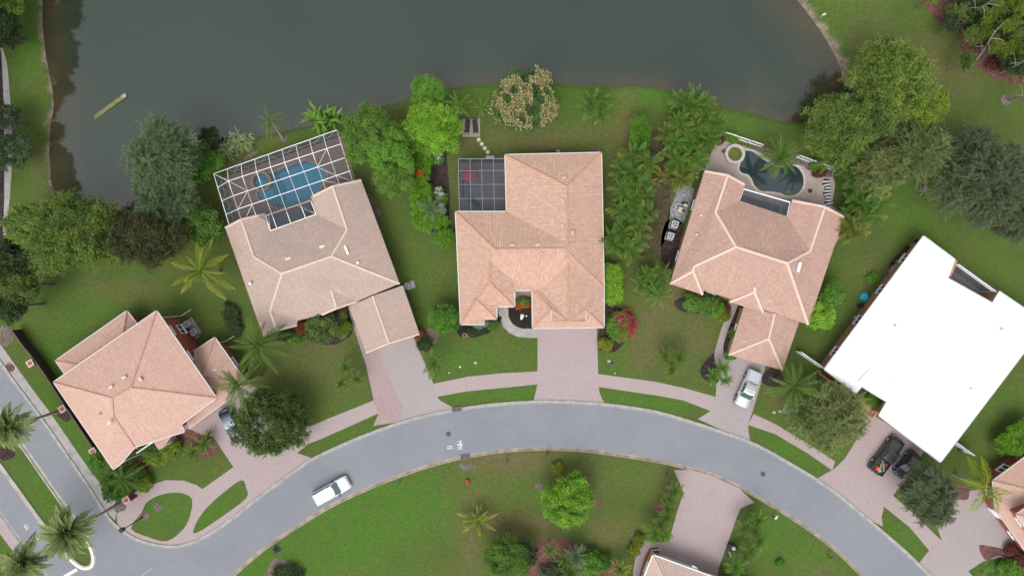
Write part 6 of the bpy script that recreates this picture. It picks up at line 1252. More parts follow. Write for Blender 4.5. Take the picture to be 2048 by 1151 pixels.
# ================================================================== VEHICLES
def rounded_outline(L, W, rf, rr, n=5):
    """half widths along the length for a body rounded in plan"""
    xs = []; 
    for i in range(n + 1): t = i / n; xs.append((-L / 2 + rr * (1 - math.cos(t * math.pi / 2)), W / 2 - rr * .55 * (1 - math.sin(t * math.pi / 2))))
    for k in range(1, 8): xs.append((-L / 2 + rr + (L - rr - rf) * k / 8, W / 2))
    for i in range(n + 1): t = 1 - i / n; xs.append((L / 2 - rf * (1 - math.cos(t * math.pi / 2)), W / 2 - rf * .55 * (1 - math.sin(t * math.pi / 2))))
    return xs
def vehicle(name, label, cat, front, rear, W, H, paint, kind='suv', glassm=None, z=0.85):
    f, r = P(*front, z), P(*rear, z); c = (f + r) / 2; L = (f - r).length; az = math.atan2((f - r).y, (f - r).x)
    t = thing(name, label, cat, (c.x, c.y, 0.016), az); gl = glassm or glass
    prof = {'suv': (1.02, .96, 1.0), 'pickup': (1.12, 1.08, 1.15), 'hatch': (.92, .86, .95)}[kind]
    hb, hh, ht = prof            # belt, hood front, tail heights
    out = rounded_outline(L, W, .55, .4 if kind != 'pickup' else .22)
    V, F = [], []
    for x, w in out:
        s = (x + L / 2) / L; h = ht + (hb - ht) * min(1, s * 3) if s < .33 else (hb if s < .62 else hb + (hh - .12 - hb) * ((s - .62) / .38) ** 1.6)
        endk = min(1, min(s, 1 - s) / .03 + .72)
        V += [(x, -w * .94, .28), (x, -w, .5), (x, -w * 1.0, h * .72 * endk + .0), (x, -w * .93, h * endk), (x, -w * .45, (h + .045) * endk), (x, 0, (h + .055) * endk), (x, w * .45, (h + .045) * endk), (x, w * .93, h * endk), (x, w, h * .72 * endk), (x, w, .5), (x, w * .94, .28)]
    m = 11
    for i in range(len(out) - 1):
        for k in range(m - 1): F.append([i * m + k, i * m + k + 1, (i + 1) * m + k + 1, (i + 1) * m + k])
    F.append(list(range(m))); F.append([(len(out) - 1) * m + k for k in range(m)][::-1])
    mb = MB(); mb.add(V, F); bed = kind == 'pickup'
    ob('body', mb, paint, t, smooth=True)
    # cabin: glass on four sides under a painted roof
    if kind == 'suv': x0, x1, x2, x3 = -L * .475, -L * .42, L * .10, L * .235
    elif kind == 'hatch': x0, x1, x2, x3 = -L * .455, -L * .35, L * .06, L * .235
    else: x0, x1, x2, x3 = -L * .135, -L * .105, L * .12, L * .235
    wb, wr = W * .455, W * .385
    def arc(x, w, zz, bulge, n=7): return [Vector((x + bulge * (1 - (2 * k / (n - 1) - 1) ** 2), -w + 2 * w * k / (n - 1), zz)) for k in range(n)]
    a, b = arc(x3 - .12, wb, hb + .0, .22), arc(x2 - .05, wr, H - .06, .14); mb = MB(); mb.add(a + b, [[i, i + 1, i + 8, i + 7] for i in range(6)]); ob('windshield', mb, gl, t, smooth=True)
    a2, b2 = arc(x0, wb, hb, -.06), arc(x1, wr, H - .06, -.05); mb = MB(); mb.add(a2 + b2, [[i, i + 1, i + 8, i + 7] for i in range(6)]); ob('rear_window', mb, gl, t, smooth=True)
    for sgn, e in ((-1, 0), (1, 6)):
        mb = MB(); mb.add([a2[e], a[e], b[e], b2[e]], [[0, 1, 2, 3]]); ob('side_window', mb, gl, t)
        for q in ((.36,) if kind != 'suv' else (.30, .64)):
            mb = MB(); mb.beam(lerp(a2[e], a[e], q) + Vector((0, sgn * .012, 0)), lerp(b2[e], b[e], q) + Vector((0, sgn * .012, 0)), .07, .03); ob('pillar', mb, paint, t)
    mb = MB(); rows = [[p.copy() for p in b2]] + [[lerp(b2[i], b[i], u) + Vector((0, 0, .06 * math.sin(math.pi * min(max(u, .0), 1)) ** .5 + .02)) for i in range(7)] for u in (.06, .3, .7, .94)] + [[p.copy() for p in b]]
    Vr = [p for row in rows for p in row]; mb.add(Vr, [[j * 7 + i, j * 7 + i + 1, (j + 1) * 7 + i + 1, (j + 1) * 7 + i] for j in range(5) for i in range(6)])
    for e in (0, 6):
        for u0, u1 in ((a[e], b[e]), (a2[e], b2[e])): mb.beam(u0, u1, .07, .05)
    ob('roof', mb, paint, t, smooth=True)
    for sx in (-1, 1):
        for sy in (-1, 1):
            wx, wy, rw = sx * L * .31 + (.02 * L), sy * (W / 2 - .10), .36 if kind != 'pickup' else .41
            w = MB(); w.tube([(wx, wy - .12, rw), (wx, wy + .12, rw)], [rw, rw], 18); wo_ = ob('wheel', w, black_rubber, t)
            w = MB(); w.tube([(wx, wy + sy * .10, rw), (wx, wy + sy * .135, rw)], [rw * .62, rw * .58], 12); ob('rim', w, M('rim_metal', (0.45, 0.45, 0.47), 0.35, metal=.6), wo_)
            arch = MB(); V_ = []
            for k in range(9):
                th = math.pi * k / 8; V_ += [(wx + math.cos(th) * (rw + .07), sy * (W / 2 + .015), rw + math.sin(th) * (rw + .07)), (wx + math.cos(th) * rw, sy * (W / 2 + .02), rw + math.sin(th) * rw)]
            arch.add(V_, [[2 * k, 2 * k + 1, 2 * k + 3, 2 * k + 2] for k in range(8)]); ob('wheel_arch', arch, black_rubber, t)
    for sy in (-1, 1):
        mb = MB(); mb.box((x3 - .35, sy * (W / 2 + .10), hb + .08), (.16, .24, .17)); ob('mirror', mb, paint if kind != 'suv' else black_rubber, t)
        mb = MB(); mb.box((L / 2 - .20, sy * W * .36, hh * .70), (.26, .34, .16)); ob('headlight', mb, M('lamp_glass', (0.62, 0.66, 0.68), 0.15, .8), t)
        mb = MB(); mb.box((-L / 2 + .10, sy * W * .42, ht * .78), (.16, .18, .30)); ob('tail_light', mb, M('tail_red', (0.30, 0.02, 0.02), 0.25), t)
    for x_, nm in ((L / 2 - .04, 'bumper'), (-L / 2 + .03, 'bumper')):
        mb = MB(); mb.box((x_, 0, .46), (.16, W * .86, .26)); ob(nm, mb, paint if kind == 'suv' else M('dark_trim', (0.04, 0.04, 0.045), 0.5), t)
    mb = MB(); mb.box((x3 + .02, 0, hb + .035), (.10, W * .72, .02)); ob('cowl', mb, M('dark_trim', (0.04, 0.04, 0.045), 0.5), t)
    return t, L, W, hb, H, (x0, x1, x2, x3)
def car_paint(name, col, metal=0.0, rough=.28):
    m = M(name, col, rough, .5, metal, var=0.01, coat=.8); return m
pw, ps, pk, pb = car_paint('paint_white', (.80, .80, .80)), car_paint('paint_silver', (.52, .53, .54), .25), car_paint('paint_black', (.020, .021, .024)), car_paint('paint_blue', (.035, .075, .11), .2)
t, L, W, hb, H, xs = vehicle('parked_car', 'white sport utility car on the road inside the bend', 'car', (695.5, 962.5), (628.5, 1000), 1.92, 1.62, pw, 'suv', M('glass_teal', (0.10, 0.16, 0.19), 0.08, .7, var=0)); t.name = 'white_car'
for sy in (-1, 1): mb = MB(); mb.beam((xs[1] + .2, sy * W * .34, H + .05), (xs[2] - .1, sy * W * .34, H + .05), .05, .05); ob('roof_rail', mb, M('rail_grey', (.25, .25, .26), .4), t)
for sx_ in (-.30, -.07, .13):
    for sy in (-1, 1): mb = MB(); mb.beam((L * sx_, sy * (W / 2 + .005), .55), (L * sx_, sy * (W * .47), 1.0), .025, .025); ob('door_gap', mb, M('dark_trim', (0.04, 0.04, 0.045), 0.5), t)
for sy in (-1, 1): mb = MB(); mb.beam((L * .17, sy * W * .40, 1.0), (L * .44, sy * W * .36, .90), .03, .02); ob('hood_edge', mb, M('seam_grey', (.40, .41, .42), .5), t)
mb = MB(); mb.beam((-L * .455, -W * .36, 1.30), (-L * .455, W * .36, 1.30), .06, .03); ob('tailgate_edge', mb, M('seam_grey', (.40, .41, .42), .5), t)
for sy in (-1, 1): mb = MB(); mb.beam((L * .46, sy * .22, .86), (L * .43, sy * .78, .87), .03, .03); ob('hood_gap', mb, M('dark_trim', (0.04, 0.04, 0.045), 0.5), t)
t, L, W, hb, H, xs = vehicle('pickup_truck', 'silver pickup with a covered bed in the driveway of the brick pink roofed house', 'pickup truck', (1481, 812.5), (1512, 741), 1.92, 1.80, ps, 'pickup', M('glass_green', (0.05, 0.11, 0.11), 0.08, .7, var=0))
mb = MB(); mb.box((-L * .33, 0, 1.24), (L * .30, W * .82, .10), taper=.96); ob('bed_cover', mb, M('bed_cover', (0.40, 0.43, 0.48), 0.4, var=.03), t)
mb = MB(); mb.box((-L * .06, 0, 1.52), (L * .16, W * .78, .52), taper=.96); ob('rear_cab', mb, ps, t)
for q in (-.02, .06, -.10): mb = MB(); mb.box((L * q, 0, 1.87), (.04, W * .74, .04)); ob('roof_bar', mb, M('dark_trim', (0.04, 0.04, 0.045), 0.5), t)
t, L, W, hb, H, xs = vehicle('pickup_truck', 'black pickup with tools in its open bed in front of the white roofed house', 'pickup truck', (1799.5, 877), (1748.5, 943), 1.95, 1.85, pk, 'pickup')
# open bed: dark floor sunk between raised rails
BX0, BX1 = -L * .475, -L * .15
mb = MB(); mb.box(((BX0 + BX1) / 2, 0, 1.185), (BX1 - BX0, W * .76, .02)); ob('bed_floor', mb, M('bed_liner', (0.035, 0.035, 0.038), 0.8, var=.2), t)
for sy in (-1, 1): mb = MB(); mb.box(((BX0 + BX1) / 2, sy * W * .43, 1.24), (BX1 - BX0 + .1, .14, .22)); ob('bed_rail', mb, pk, t)
mb = MB(); mb.box((BX0 - .02, 0, 1.23), (.10, W * .80, .22)); ob('tailgate', mb, pk, t); mb = MB(); mb.box((BX1, 0, 1.30), (.08, W * .80, .34)); ob('bed_front', mb, pk, t)
mb = MB(); mb.box((0.0, 0, 1.78), (L * .20, W * .70, .02)); ob('painted_roof_sheen', mb, M('roof_reflect', (.10, .12, .14), .22, .6, coat=.6, var=0), t); bt = t  # paler plate on the black roof: sky reflection put into its colour
def in_bed(o, x, y, z, rz):
    v_ = Matrix.Rotation(bt.rotation_euler.z, 4, 'Z') @ Vector((x, y, 0)); o.location = (bt.location.x + v_.x, bt.location.y + v_.y, z); o.rotation_euler = (0, 0, bt.rotation_euler.z + rz)
mb = MB(); mb.box((0, 0, .12), (.62, .42, .22), taper=.8); mb.tube([(-.2, 0, .3), (.2, .05, .34)], [.09, .07], 8); mb.tube([(.1, -.2, .2), (.35, -.2, .28)], [.06, .04], 7)
o = ob('leaf_blower', mb, M('tool_orange', (.62, .10, .015), .5), label='orange red leaf blower lying in the open bed of the black pickup', cat='garden tool'); in_bed(o, -L * .40, .28, 1.22, .3)
mb = MB(); [mb.beam((-.3, y_, .15), (.35, y_, .15), .05, .05) for y_ in (-.12, .12)]; [mb.beam((x_, -.12, .16), (x_, .12, .16), .045, .045) for x_ in (-.2, .02, .24)]
o = ob('step_ladder', mb, M('ladder_white', (.72, .72, .70), .5), label='small white step ladder lying in the open bed of the black pickup', cat='ladder'); in_bed(o, -L * .40, -.05, 1.24, .9)
mb = MB(); mb.tube([(-.5, -.1, .12), (-.1, .12, .2), (.3, -.05, .14), (.55, .1, .12)], [.035] * 4, 7); o = ob('hose', mb, M('hose_yellow', (.50, .48, .10), .5), label='yellow hose in the open bed of the black pickup', cat='hose'); in_bed(o, -L * .26, .15, 1.24, .2)
mb = MB(); [mb.beam((-.55, y_, .1), (.55, y_ + .2, .12), .04, .04) for y_ in (-.3, -.2, .0)]; o = ob('tool_handles', mb, M('handle_grey', (.42, .40, .42), .5, var=.3), label='bundle of grey tool handles in the open bed of the black pickup', cat='garden tool'); in_bed(o, -L * .30, -.22, 1.24, .5)
mb = MB(); mb.box((0, 0, .1), (.30, .22, .2)); mb.tube([(-.12, 0, .22), (.12, 0, .24)], [.03, .03], 6); o = ob('fuel_can', mb, M('can_red', (.45, .03, .03), .4), label='red fuel can in the bed of the black pickup behind the cab', cat='fuel can'); in_bed(o, -L * .20, -.35, 1.22, .2)
t, L, W, hb, H, xs = vehicle('parked_car', 'small black car beside the black pickup in front of the white roofed house', 'car', (1797, 951.5), (1834, 905.5), 1.75, 1.52, pk, 'hatch')
mb = MB(); mb.box((-L * .16, 0, 1.555), (L * .30, W * .62, .02)); ob('painted_sky_sheen', mb, M('roof_reflect2', (.075, .075, .10), .2, .6, coat=.6, var=0), t)  # bluish plate painting the sky's reflection on the black roof
vehicle('parked_car', 'dark blue car half hidden under the oak on the round drive', 'car', (478, 882), (448, 818), 1.80, 1.46, pb, 'hatch')

# ================================================================== YARD THINGS
casing = M('ac_casing', (0.36, 0.38, 0.39), 0.55, var=.06); fanb = M('fan_dark', (0.03, 0.035, 0.045), .6); rimw = M('ac_rim', (0.46, 0.48, 0.50), 0.5, var=.04)
def air_con(label, x, y, rz, s=.85, h=.85, g=None):
    t = thing('air_conditioner', label, 'air conditioner', P(x, y, 0.0), rz, g); z_ = .05; t.location = Vector((P(x, y, h).x, P(x, y, h).y, 0))
    mb = MB(); mb.box((0, 0, .04), (s * 1.25, s * 1.25, .08)); ob('pad', mb, concrete, t)
    mb = MB(); mb.box((0, 0, .08 + h / 2), (s, s, h)); ob('casing', mb, casing, t)
    mb = MB(); mb.disc_ring((0, 0, .08 + h), s * .36, s * .44, .05); 
    for k in range(4): a = k * math.pi / 2; mb.box((math.cos(a) * s * .46, math.sin(a) * s * .46, .08 + h + .02), (.06, s * .95, .04), a)
    ob('top_rim', mb, rimw, t)
    mb = MB(); mb.cyl((0, 0, .08 + h + .002), s * .36, .006, 20); ob('fan_well', mb, fanb, t)
    for k in range(3):
        a = k * 2.094; mb = MB(); mb.beam((math.cos(a) * .04, math.sin(a) * .04, .08 + h + .03), (math.cos(a) * s * .32, math.sin(a) * s * .32, .08 + h + .03), .13, .012); ob('fan_blade', mb, rimw, t)
    mb = MB(); mb.cyl((0, 0, .08 + h + .03), .07, .03, 10); ob('hub', mb, rimw, t)
air_con('air conditioner beside the red wall, upper one of the pair', 374, 647.5, .5, .8, .8, 'air conditioners'); air_con('air conditioner beside the red wall, lower one of the pair', 387.5, 664, .5, .85, .8, 'air conditioners')
air_con('air conditioner on a slab at the garage corner of the sand roofed house', 813.5, 572, -.35, .7, .7, 'air conditioners'); air_con('air conditioner between the lime hedges of the centre house', 1212.5, 568, 0, .85, .85, 'air conditioners')
air_con('air conditioner with dark fan by the gravel, upper of the two', 1350, 448, -.3, .9, .9, 'air conditioners'); air_con('air conditioner by the dark mulch, lower of the two', 1341.5, 471.5, -.3, .85, .9, 'air conditioners')
sheet('utility_pad', px([(812, 565), (827, 560), (831, 574), (817, 580)]), .06, walk_concrete, thick=.06, kind='structure')
sheet('utility_pad', px([(378, 636), (384, 634), (394, 650), (400, 672), (392, 678), (380, 655)]), .04, walk_concrete, thick=.05, kind='structure')
t = thing('pool_equipment', 'cream pool filter and pump set on the gravel beside the wall', 'pool equipment', P(1361, 421, 0), -.35)
mb = MB(); mb.box((0, 0, .35), (.9, .65, .7)); ob('heater', mb, M('equipment_cream', (.50, .47, .40), .6), t); mb = MB(); mb.cyl((.25, 0, .7), .26, .05, 16); ob('exhaust_cap', mb, M('rust_dark', (.10, .05, .04), .8), t)
mb = MB(); mb.cyl((.2, .75, .0), .24, .9, 14); mb.cyl((.2, .75, .9), .16, .1, 12); ob('filter_tank', mb, M('equipment_cream', (.50, .47, .40), .6), t)
mb = MB(); mb.tube([(-.5, .1, .2), (-.85, .1, .3), (-.85, .7, .3), (.0, .7, .4)], [.05] * 4, 7); mb.tube([(-.5, -.2, .25), (-.95, -.2, .25)], [.05] * 2, 7); mb.tube([(.5, .2, .3), (.6, .9, .3), (.25, 1.1, .3)], [.045] * 3, 7); ob('pipes', mb, M('pvc', (.60, .58, .52), .5), t)
mb = MB(); mb.tube([(-.2, 1.0, .2), (.5, 1.2, .2)], [.14, .12], 9); ob('pump', mb, fanb, t)
t = thing('transformer', 'green utility box on a pale slab in the lawn beside the grey olive oak', 'utility box', P(1577, 817, 0), -.45)
mb = MB(); mb.box((0, 0, .05), (1.35, 1.25, .1)); ob('pad', mb, concrete, t); mb = MB(); mb.box((.1, -.1, .5), (.95, .85, .8), taper=.93); ob('cabinet', mb, M('utility_green', (.085, .17, .155), .5, var=.06), t); mb = MB(); mb.box((.1, -.12, .92), (.98, .80, .04)); ob('lid', mb, M('utility_lid', (.13, .24, .215), .5), t)
for x_, y_, s_, lb in ((1548, 824, .42, 'small square valve box in the lawn left of the green utility box'), (1559.5, 822, .38, 'pale flat pedestal lid between the valve box and the green utility box'), (951, 725, .40, 'square valve cover in the front lawn of the centre house'), (1218, 722, .40, 'round edged valve cover near the garden light right of the centre driveway')):
    mb = MB(); mb.box((0, 0, .03), (s_, s_ * .8, .06)); mb.box((0, 0, .065), (s_ * .7, s_ * .5, .012)); ob('valve_box', mb, M('valve_grey', (.30, .33, .29), .7), loc=P(x_, y_, 0), rotz=-.3, label=lb, cat='valve box')
mb = MB(); mb.box((0, 0, .2), (.42, .22, .4), .2, taper=.7); mb.tube([(0, 0, .4), (.15, -.15, .55)], [.1, .13], 8); ob('spotlight', mb, M('spot_blue', (.12, .16, .24), .4), loc=P(1222.5, 727, 0), label='dark blue garden spotlight right of the centre driveway', cat='garden light')
# street lamp
t = thing('street_lamp', 'black street lamp standing in the round lawn at the road junction', 'street lamp', P(284, 1034, 0)); iron = M('black_iron', (.022, .022, .024), .5)
mb = MB(); mb.cyl((0, 0, 0), .16, .5, 10, r2=.1); mb.tube([(0, 0, .4), (0, 0, 4.3)], [.075, .055], 8); ob('pole', mb, iron, t); mb = MB(); mb.box((0, 0, 4.55), (.42, .42, .5), .6, taper=1.15); ob('lantern', mb, iron, t); mb = MB(); mb.box((0, 0, 4.88), (.60, .60, .12), .6, taper=.4); ob('lamp_cap', mb, iron, t)
# brick pillars and the wall between them
def pillar(label, x, y, rz, h=1.9):
    t = thing('brick_pillar', label, 'pillar', (0, 0, 0), rz, 'red pillars of the garden wall'); p_ = P(x, y, h); t.location = (p_.x, p_.y, 0)
    mb = MB(); mb.box((0, 0, h / 2), (.62, .62, h)); ob('shaft', mb, M('pillar_red', (.22, .03, .035), .8), t); mb = MB(); mb.box((0, 0, h + .06), (.86, .86, .12)); ob('cap', mb, M('pillar_cap', (.50, .44, .40), .8), t); mb = MB(); mb.box((0, 0, h + .15), (.52, .52, .07)); ob('cap_inset', mb, M('pillar_top', (.38, .07, .075), .8), t)
pillar('red pillar with pale cap, uppermost along the garden wall', 61, 726, .55); pillar('red pillar with pale cap beside the left edge date palm foot', 125, 817, .55); pillar('red pillar with pale cap at the lower corner of the red walled house', 186, 902, .55); pillar('red pillar with pale cap beside the sidewalk path entrance', 253, 999, .5)
t = thing('garden_wall', 'dark garden wall running from the dark trees past the red walled house', 'wall'); dk = M('fence_dark', (.045, .032, .028), .85, var=.25, scale=2)
pts_ = [P(22, 660, 1.8), P(45, 692, 1.8), P(69, 721, 1.8), P(90, 751, 1.8), P(115, 790, 1.8), P(153, 848, 1.8), P(184, 895, 1.8), P(222, 950, 1.8)]
for a_, b_ in zip(pts_, pts_[1:]):
    mb = MB(); mb.beam((a_.x, a_.y, .85), (b_.x, b_.y, .85), .10, 1.7); ob('wall_panel', mb, dk, t); mb = MB(); mb.beam((a_.x, a_.y, 1.74), (b_.x, b_.y, 1.74), .16, .07); ob('top_rail', mb, M('fence_cap', (.10, .075, .065), .8), t)
t = thing('stone_vase', 'round dark red urn beside the lowest brick pillar', 'urn', P(266, 992.5, 0)); mb = MB(); mb.tube([(0, 0, 0), (0, 0, .3), (0, 0, .7), (0, 0, .8)], [.25, .42, .40, .3], 14); ob('bowl', mb, M('urn_red', (.22, .03, .03), .6), t)
mb = MB(); mb.box((0, 0, .22), (1.1, .4, .08)); [mb.box((s_ * .42, 0, .1), (.08, .34, .2)) for s_ in (-1, 1)]; ob('stone_bench', mb, M('bench_stone', (.42, .40, .44), .8), loc=P(275, 983, 0), rotz=.5, label='small pale stone bench next to the red urn', cat='bench')
# white fences
def slat_fence(name, label, a, b, h, nsl=3, nposts=4, solid=False):
    a_, b_ = P(*a, h), P(*b, h); t = thing(name, label, 'fence', (a_.x, a_.y, 0)); d = Vector((b_.x - a_.x, b_.y - a_.y, 0))
    for k in range(nposts): p_ = d * (k / (nposts - 1)); mb = MB(); mb.box((p_.x, p_.y, h / 2), (.12, .12, h + .1)); ob('post', mb, white_metal, t)
    for z_ in ([.12, h] if not solid else [.1, h]): mb = MB(); mb.beam((0, 0, z_), (d.x, d.y, z_), .10, .10); ob('rail', mb, white_metal, t)
    if solid:
        nb_ = max(2, int(d.length / .6))
        for k in range(nb_): mb = MB(); mb.beam(d * (k / nb_ + .01) + Vector((0, 0, h / 2)), d * ((k + 1) / nb_ - .01) + Vector((0, 0, h / 2)), .05, h - .1); ob('board', mb, white_metal, t)
    else:
        n_ = int(d.length / .14); mb = MB()
        for k in range(n_): p_ = d * ((k + .5) / n_); mb.box((p_.x, p_.y, h / 2), (.025, .025, h))
        ob('pickets', mb, white_metal, t, kind='stuff')
slat_fence('pool_fence', 'white metal pool fence between the raised spa and the lake lawn', (1453, 265), (1527, 289.5), 1.25); slat_fence('pool_fence', 'white metal pool fence half hidden under the olive tree and palms', (1600, 311), (1681, 340), 1.25)
slat_fence('board_fence', 'white board fence at the left corner of the white roofed house', (1603, 704), (1649, 736), 1.8, solid=True, nposts=3); slat_fence('board_fence', 'white board fence at the lower right corner of the white roofed house', (1915, 885), (1949, 910), 1.8, solid=True, nposts=3)
# loungers and patio furniture
def lounger(label, x, y, rz, g=None, z0=.03):
    t = thing('sun_lounger', label, 'sun lounger', (*P2(x, y, .4), z0), rz, g); dkc = M('lounger_dark', (.022, .018, .026), .75)
    mb = MB(); mb.box((-.35, 0, .33), (1.25, .62, .07)); ob('seat', mb, dkc, t); mb = MB(); mb.beam((.26, 0, .35), (.95, 0, .62), .62, .07); ob('backrest', mb, dkc, t)
    mb = MB(); mb.box((.80, 0, .62), (.22, .50, .09)); ob('pillow', mb, dkc, t); mb = MB(); mb.box((-.86, 0, .375), (.16, .52, .03)); ob('foot_towel', mb, M('towel', (.34, .25, .20), .9), t)
    for sx in (-.85, .5):
        for sy in (-.26, .26): mb = MB(); mb.box((sx, sy, .15), (.05, .05, .3)); ob('leg', mb, iron, t)
    for sy in (-.31, .31): mb = MB(); mb.beam((-.98, sy, .3), (.3, sy, .3), .04, .05); ob('side_rail', mb, iron, t)
lounger('dark sun lounger on the square patio, left one', 934.5, 254, math.pi / 2 + -.12, 'loungers on the square patio'); lounger('dark sun lounger on the square patio, right one', 950.5, 254, math.pi / 2 + .10, 'loungers on the square patio')
lounger('dark sun lounger inside the small screened patio', 950, 405, 2.55, None, .06)
t = thing('parasol', 'red hexagonal parasol in the corner of the small screened patio', 'parasol', (*P2(938, 348.5, 2.2), .06)); q_ = [Vector((math.cos(k * math.pi / 3 + .52) * 1.02, math.sin(k * math.pi / 3 + .52) * 1.02, 2.05)) for k in range(6)]
for k in range(6): mb = MB(); mb.add([q_[k], q_[(k + 1) % 6], Vector((0, 0, 2.5))], [[0, 1, 2]]); ob('canopy_panel', mb, M('parasol_red', (.42, .045, .075), .8), t)
mb = MB(); mb.tube([(0, 0, 0), (0, 0, 2.5)], [.03, .03], 7); mb.cyl((0, 0, 0), .28, .08, 14); ob('pole', mb, white_metal, t)
t = thing('fire_table', 'small square table with blue top in the middle of the screened patio', 'table', (*P2(960, 377, .5), .06)); mb = MB(); mb.box((0, 0, .48), (.62, 1.2, .06)); ob('table_top', mb, M('table_blue', (.10, .16, .22), .4), t)
for sx in (-.25, .25):
    for sy in (-.5, .5): mb = MB(); mb.box((sx, sy, .23), (.05, .05, .46)); ob('leg', mb, iron, t)
t = thing('sofa', 'long dark sofa along the left side of the screened patio', 'sofa', (*P2(931, 379, .5), .06)); dk2 = M('sofa_dark', (.05, .045, .055), .85); 
mb = MB(); mb.box((0, 0, .25), (.75, 2.3, .4)); ob('seat', mb, dk2, t); mb = MB(); mb.box((-.38, 0, .5), (.16, 2.3, .5)); ob('backrest', mb, dk2, t)
for k in (-.75, 0, .75): mb = MB(); mb.box((.05, k, .48), (.6, .7, .08)); ob('cushion', mb, M('cushion', (.13, .13, .14), .9), t)
t = thing('patio_heater', 'tiny garden grill against the rear wall of the centre house', 'grill', P(1105, 304.5, 0)); mb = MB(); mb.box((0, 0, .9), (.6, .4, .25), taper=.8); ob('hood', mb, iron, t); mb = MB(); mb.box((0, 0, .4), (.5, .34, .75)); ob('cabinet', mb, M('grill_dark', (.08, .08, .09), .5), t); mb = MB(); mb.box((.7, 0, .75), (.5, .34, .05)); ob('side_shelf', mb, concrete, t)
# striped pool towels / float on the deck
t = thing('pool_float', 'long black and white striped pool float on the right of the pale deck', 'pool float', (*P2(1655, 386, .2), .11), .06)
st1, st2 = M('stripe_black', (.02, .02, .035), .7), M('stripe_white', (.55, .57, .60), .7)
for k in range(18):
    y_ = -1.85 + k * .21; w_ = .52 + .16 * math.sin(k * .9) - (.2 if k in (0, 17) else 0); mb = MB(); mb.box((.05 * math.sin(k * .7), y_, .12), (w_ * 1.7, .20, .22), .18 * math.sin(k), taper=.9); ob('stripe', mb, st1 if k % 2 else st2, t)
for x_, y_, lb, nm, ct, col in ((1620, 382, 'small dark brown pot on the deck right of the dark pool', 'flower_pot', 'pot', (.06, .03, .025)), (1632, 351, 'dark garden figure on the upper right of the pool deck', 'garden_figure', 'figure', (.08, .05, .045)), (1628, 343, 'small red pot beside the garden figure', 'flower_pot', 'pot', (.22, .05, .04)), (1443, 276, 'small red pot at the left end of the white pool fence', 'flower_pot', 'pot', (.40, .06, .05)),
                              (1447, 303, 'small dark pot left of the raised spa', 'flower_pot', 'pot', (.10, .07, .06))):
    mb = MB(); mb.tube([(0, 0, 0), (0, 0, .32), (0, 0, .4)], [.16, .26, .24], 12); mb.tube([(0, 0, .36), (0, 0, .62)], [.18, .05], 8); ob(nm, mb, M('pot_' + nm + str(int(x_)), col, .7), loc=(*P2(x_, y_, .3), .11), label=lb, cat=ct)
# things along the wall of the white roofed house
for x_, y_, lb, rz_ in ((1757, 581, 'purple kayak lying against the wall of the white roofed house, outer one', .98), (1762, 577, 'purple kayak lying against the wall, inner one next to the bricks', 1.06)):
    t = thing('kayak', lb, 'kayak', (*P2(x_, y_, .3), .02), rz_, 'purple kayaks'); mb = MB(); mb.tube([(-1.45, 0, .22), (-1.1, 0, .2), (-.4, 0, .2), (.4, 0, .2), (1.1, 0, .2), (1.45, 0, .22)], [.03, .15, .22, .22, .15, .03], 12)
    ob('hull', mb, M('kayak_purple', (.26, .045, .36), .35), t, smooth=True); mb = MB(); mb.disc_ring((0, 0, .38), .16, .2, .05); ob('cockpit', mb, M('kayak_dark', (.08, .02, .12), .5), t)
t = thing('paddling_pool', 'round bright blue plastic pool on the lawn left of the purple kayaks', 'paddling pool', (*P2(1728.5, 593.5, .2), 0)); mb = MB(); mb.disc_ring((0, 0, 0), .46, .55, .26); ob('rim', mb, M('pool_cyan', (.015, .33, .47), .5), t); mb = MB(); mb.cyl((0, 0, .05), .47, .12, 24); ob('bottom', mb, M('pool_cyan2', (.02, .38, .54), .4), t)
mb = MB(); mb.box((0, 0, .12), (.9, .5, .22), .15, taper=.8); [mb.cyl((s_ * .25, .02, .22), .15, .05, 10) for s_ in (-1, 1)]; ob('garden_cart', mb, iron, loc=P(1720.5, 610.5, 0), label='black plastic garden cart beside the blue plastic pool', cat='cart')
for x_, y_, r_, lb, col in ((1785, 534.5, .26, 'upper pale grey bucket beside the wall of the white roofed house', (.36, .34, .42)), (1780.5, 540.5, .24, 'lower pale grey bucket beside the wall of the white roofed house', (.33, .31, .38)), (1794, 522.5, .28, 'teal pot nearest the dark window of the white roofed house', (.10, .26, .28)), (1774, 550, .2, 'small grey crate between the buckets and the kayaks', (.14, .14, .14)), (1708, 634, .2, 'small pale drum near the lower part of the long wall', (.38, .42, .40))):
    mb = MB(); mb.cyl((0, 0, 0), r_ * .85, .4, 14, r2=r_); mb.disc_ring((0, 0, .38), r_ * .8, r_ * 1.05, .05, 14); ob('bucket', mb, M('bucket' + str(int(x_)), col, .6), loc=P(x_, y_, 0), label=lb, cat='bucket')
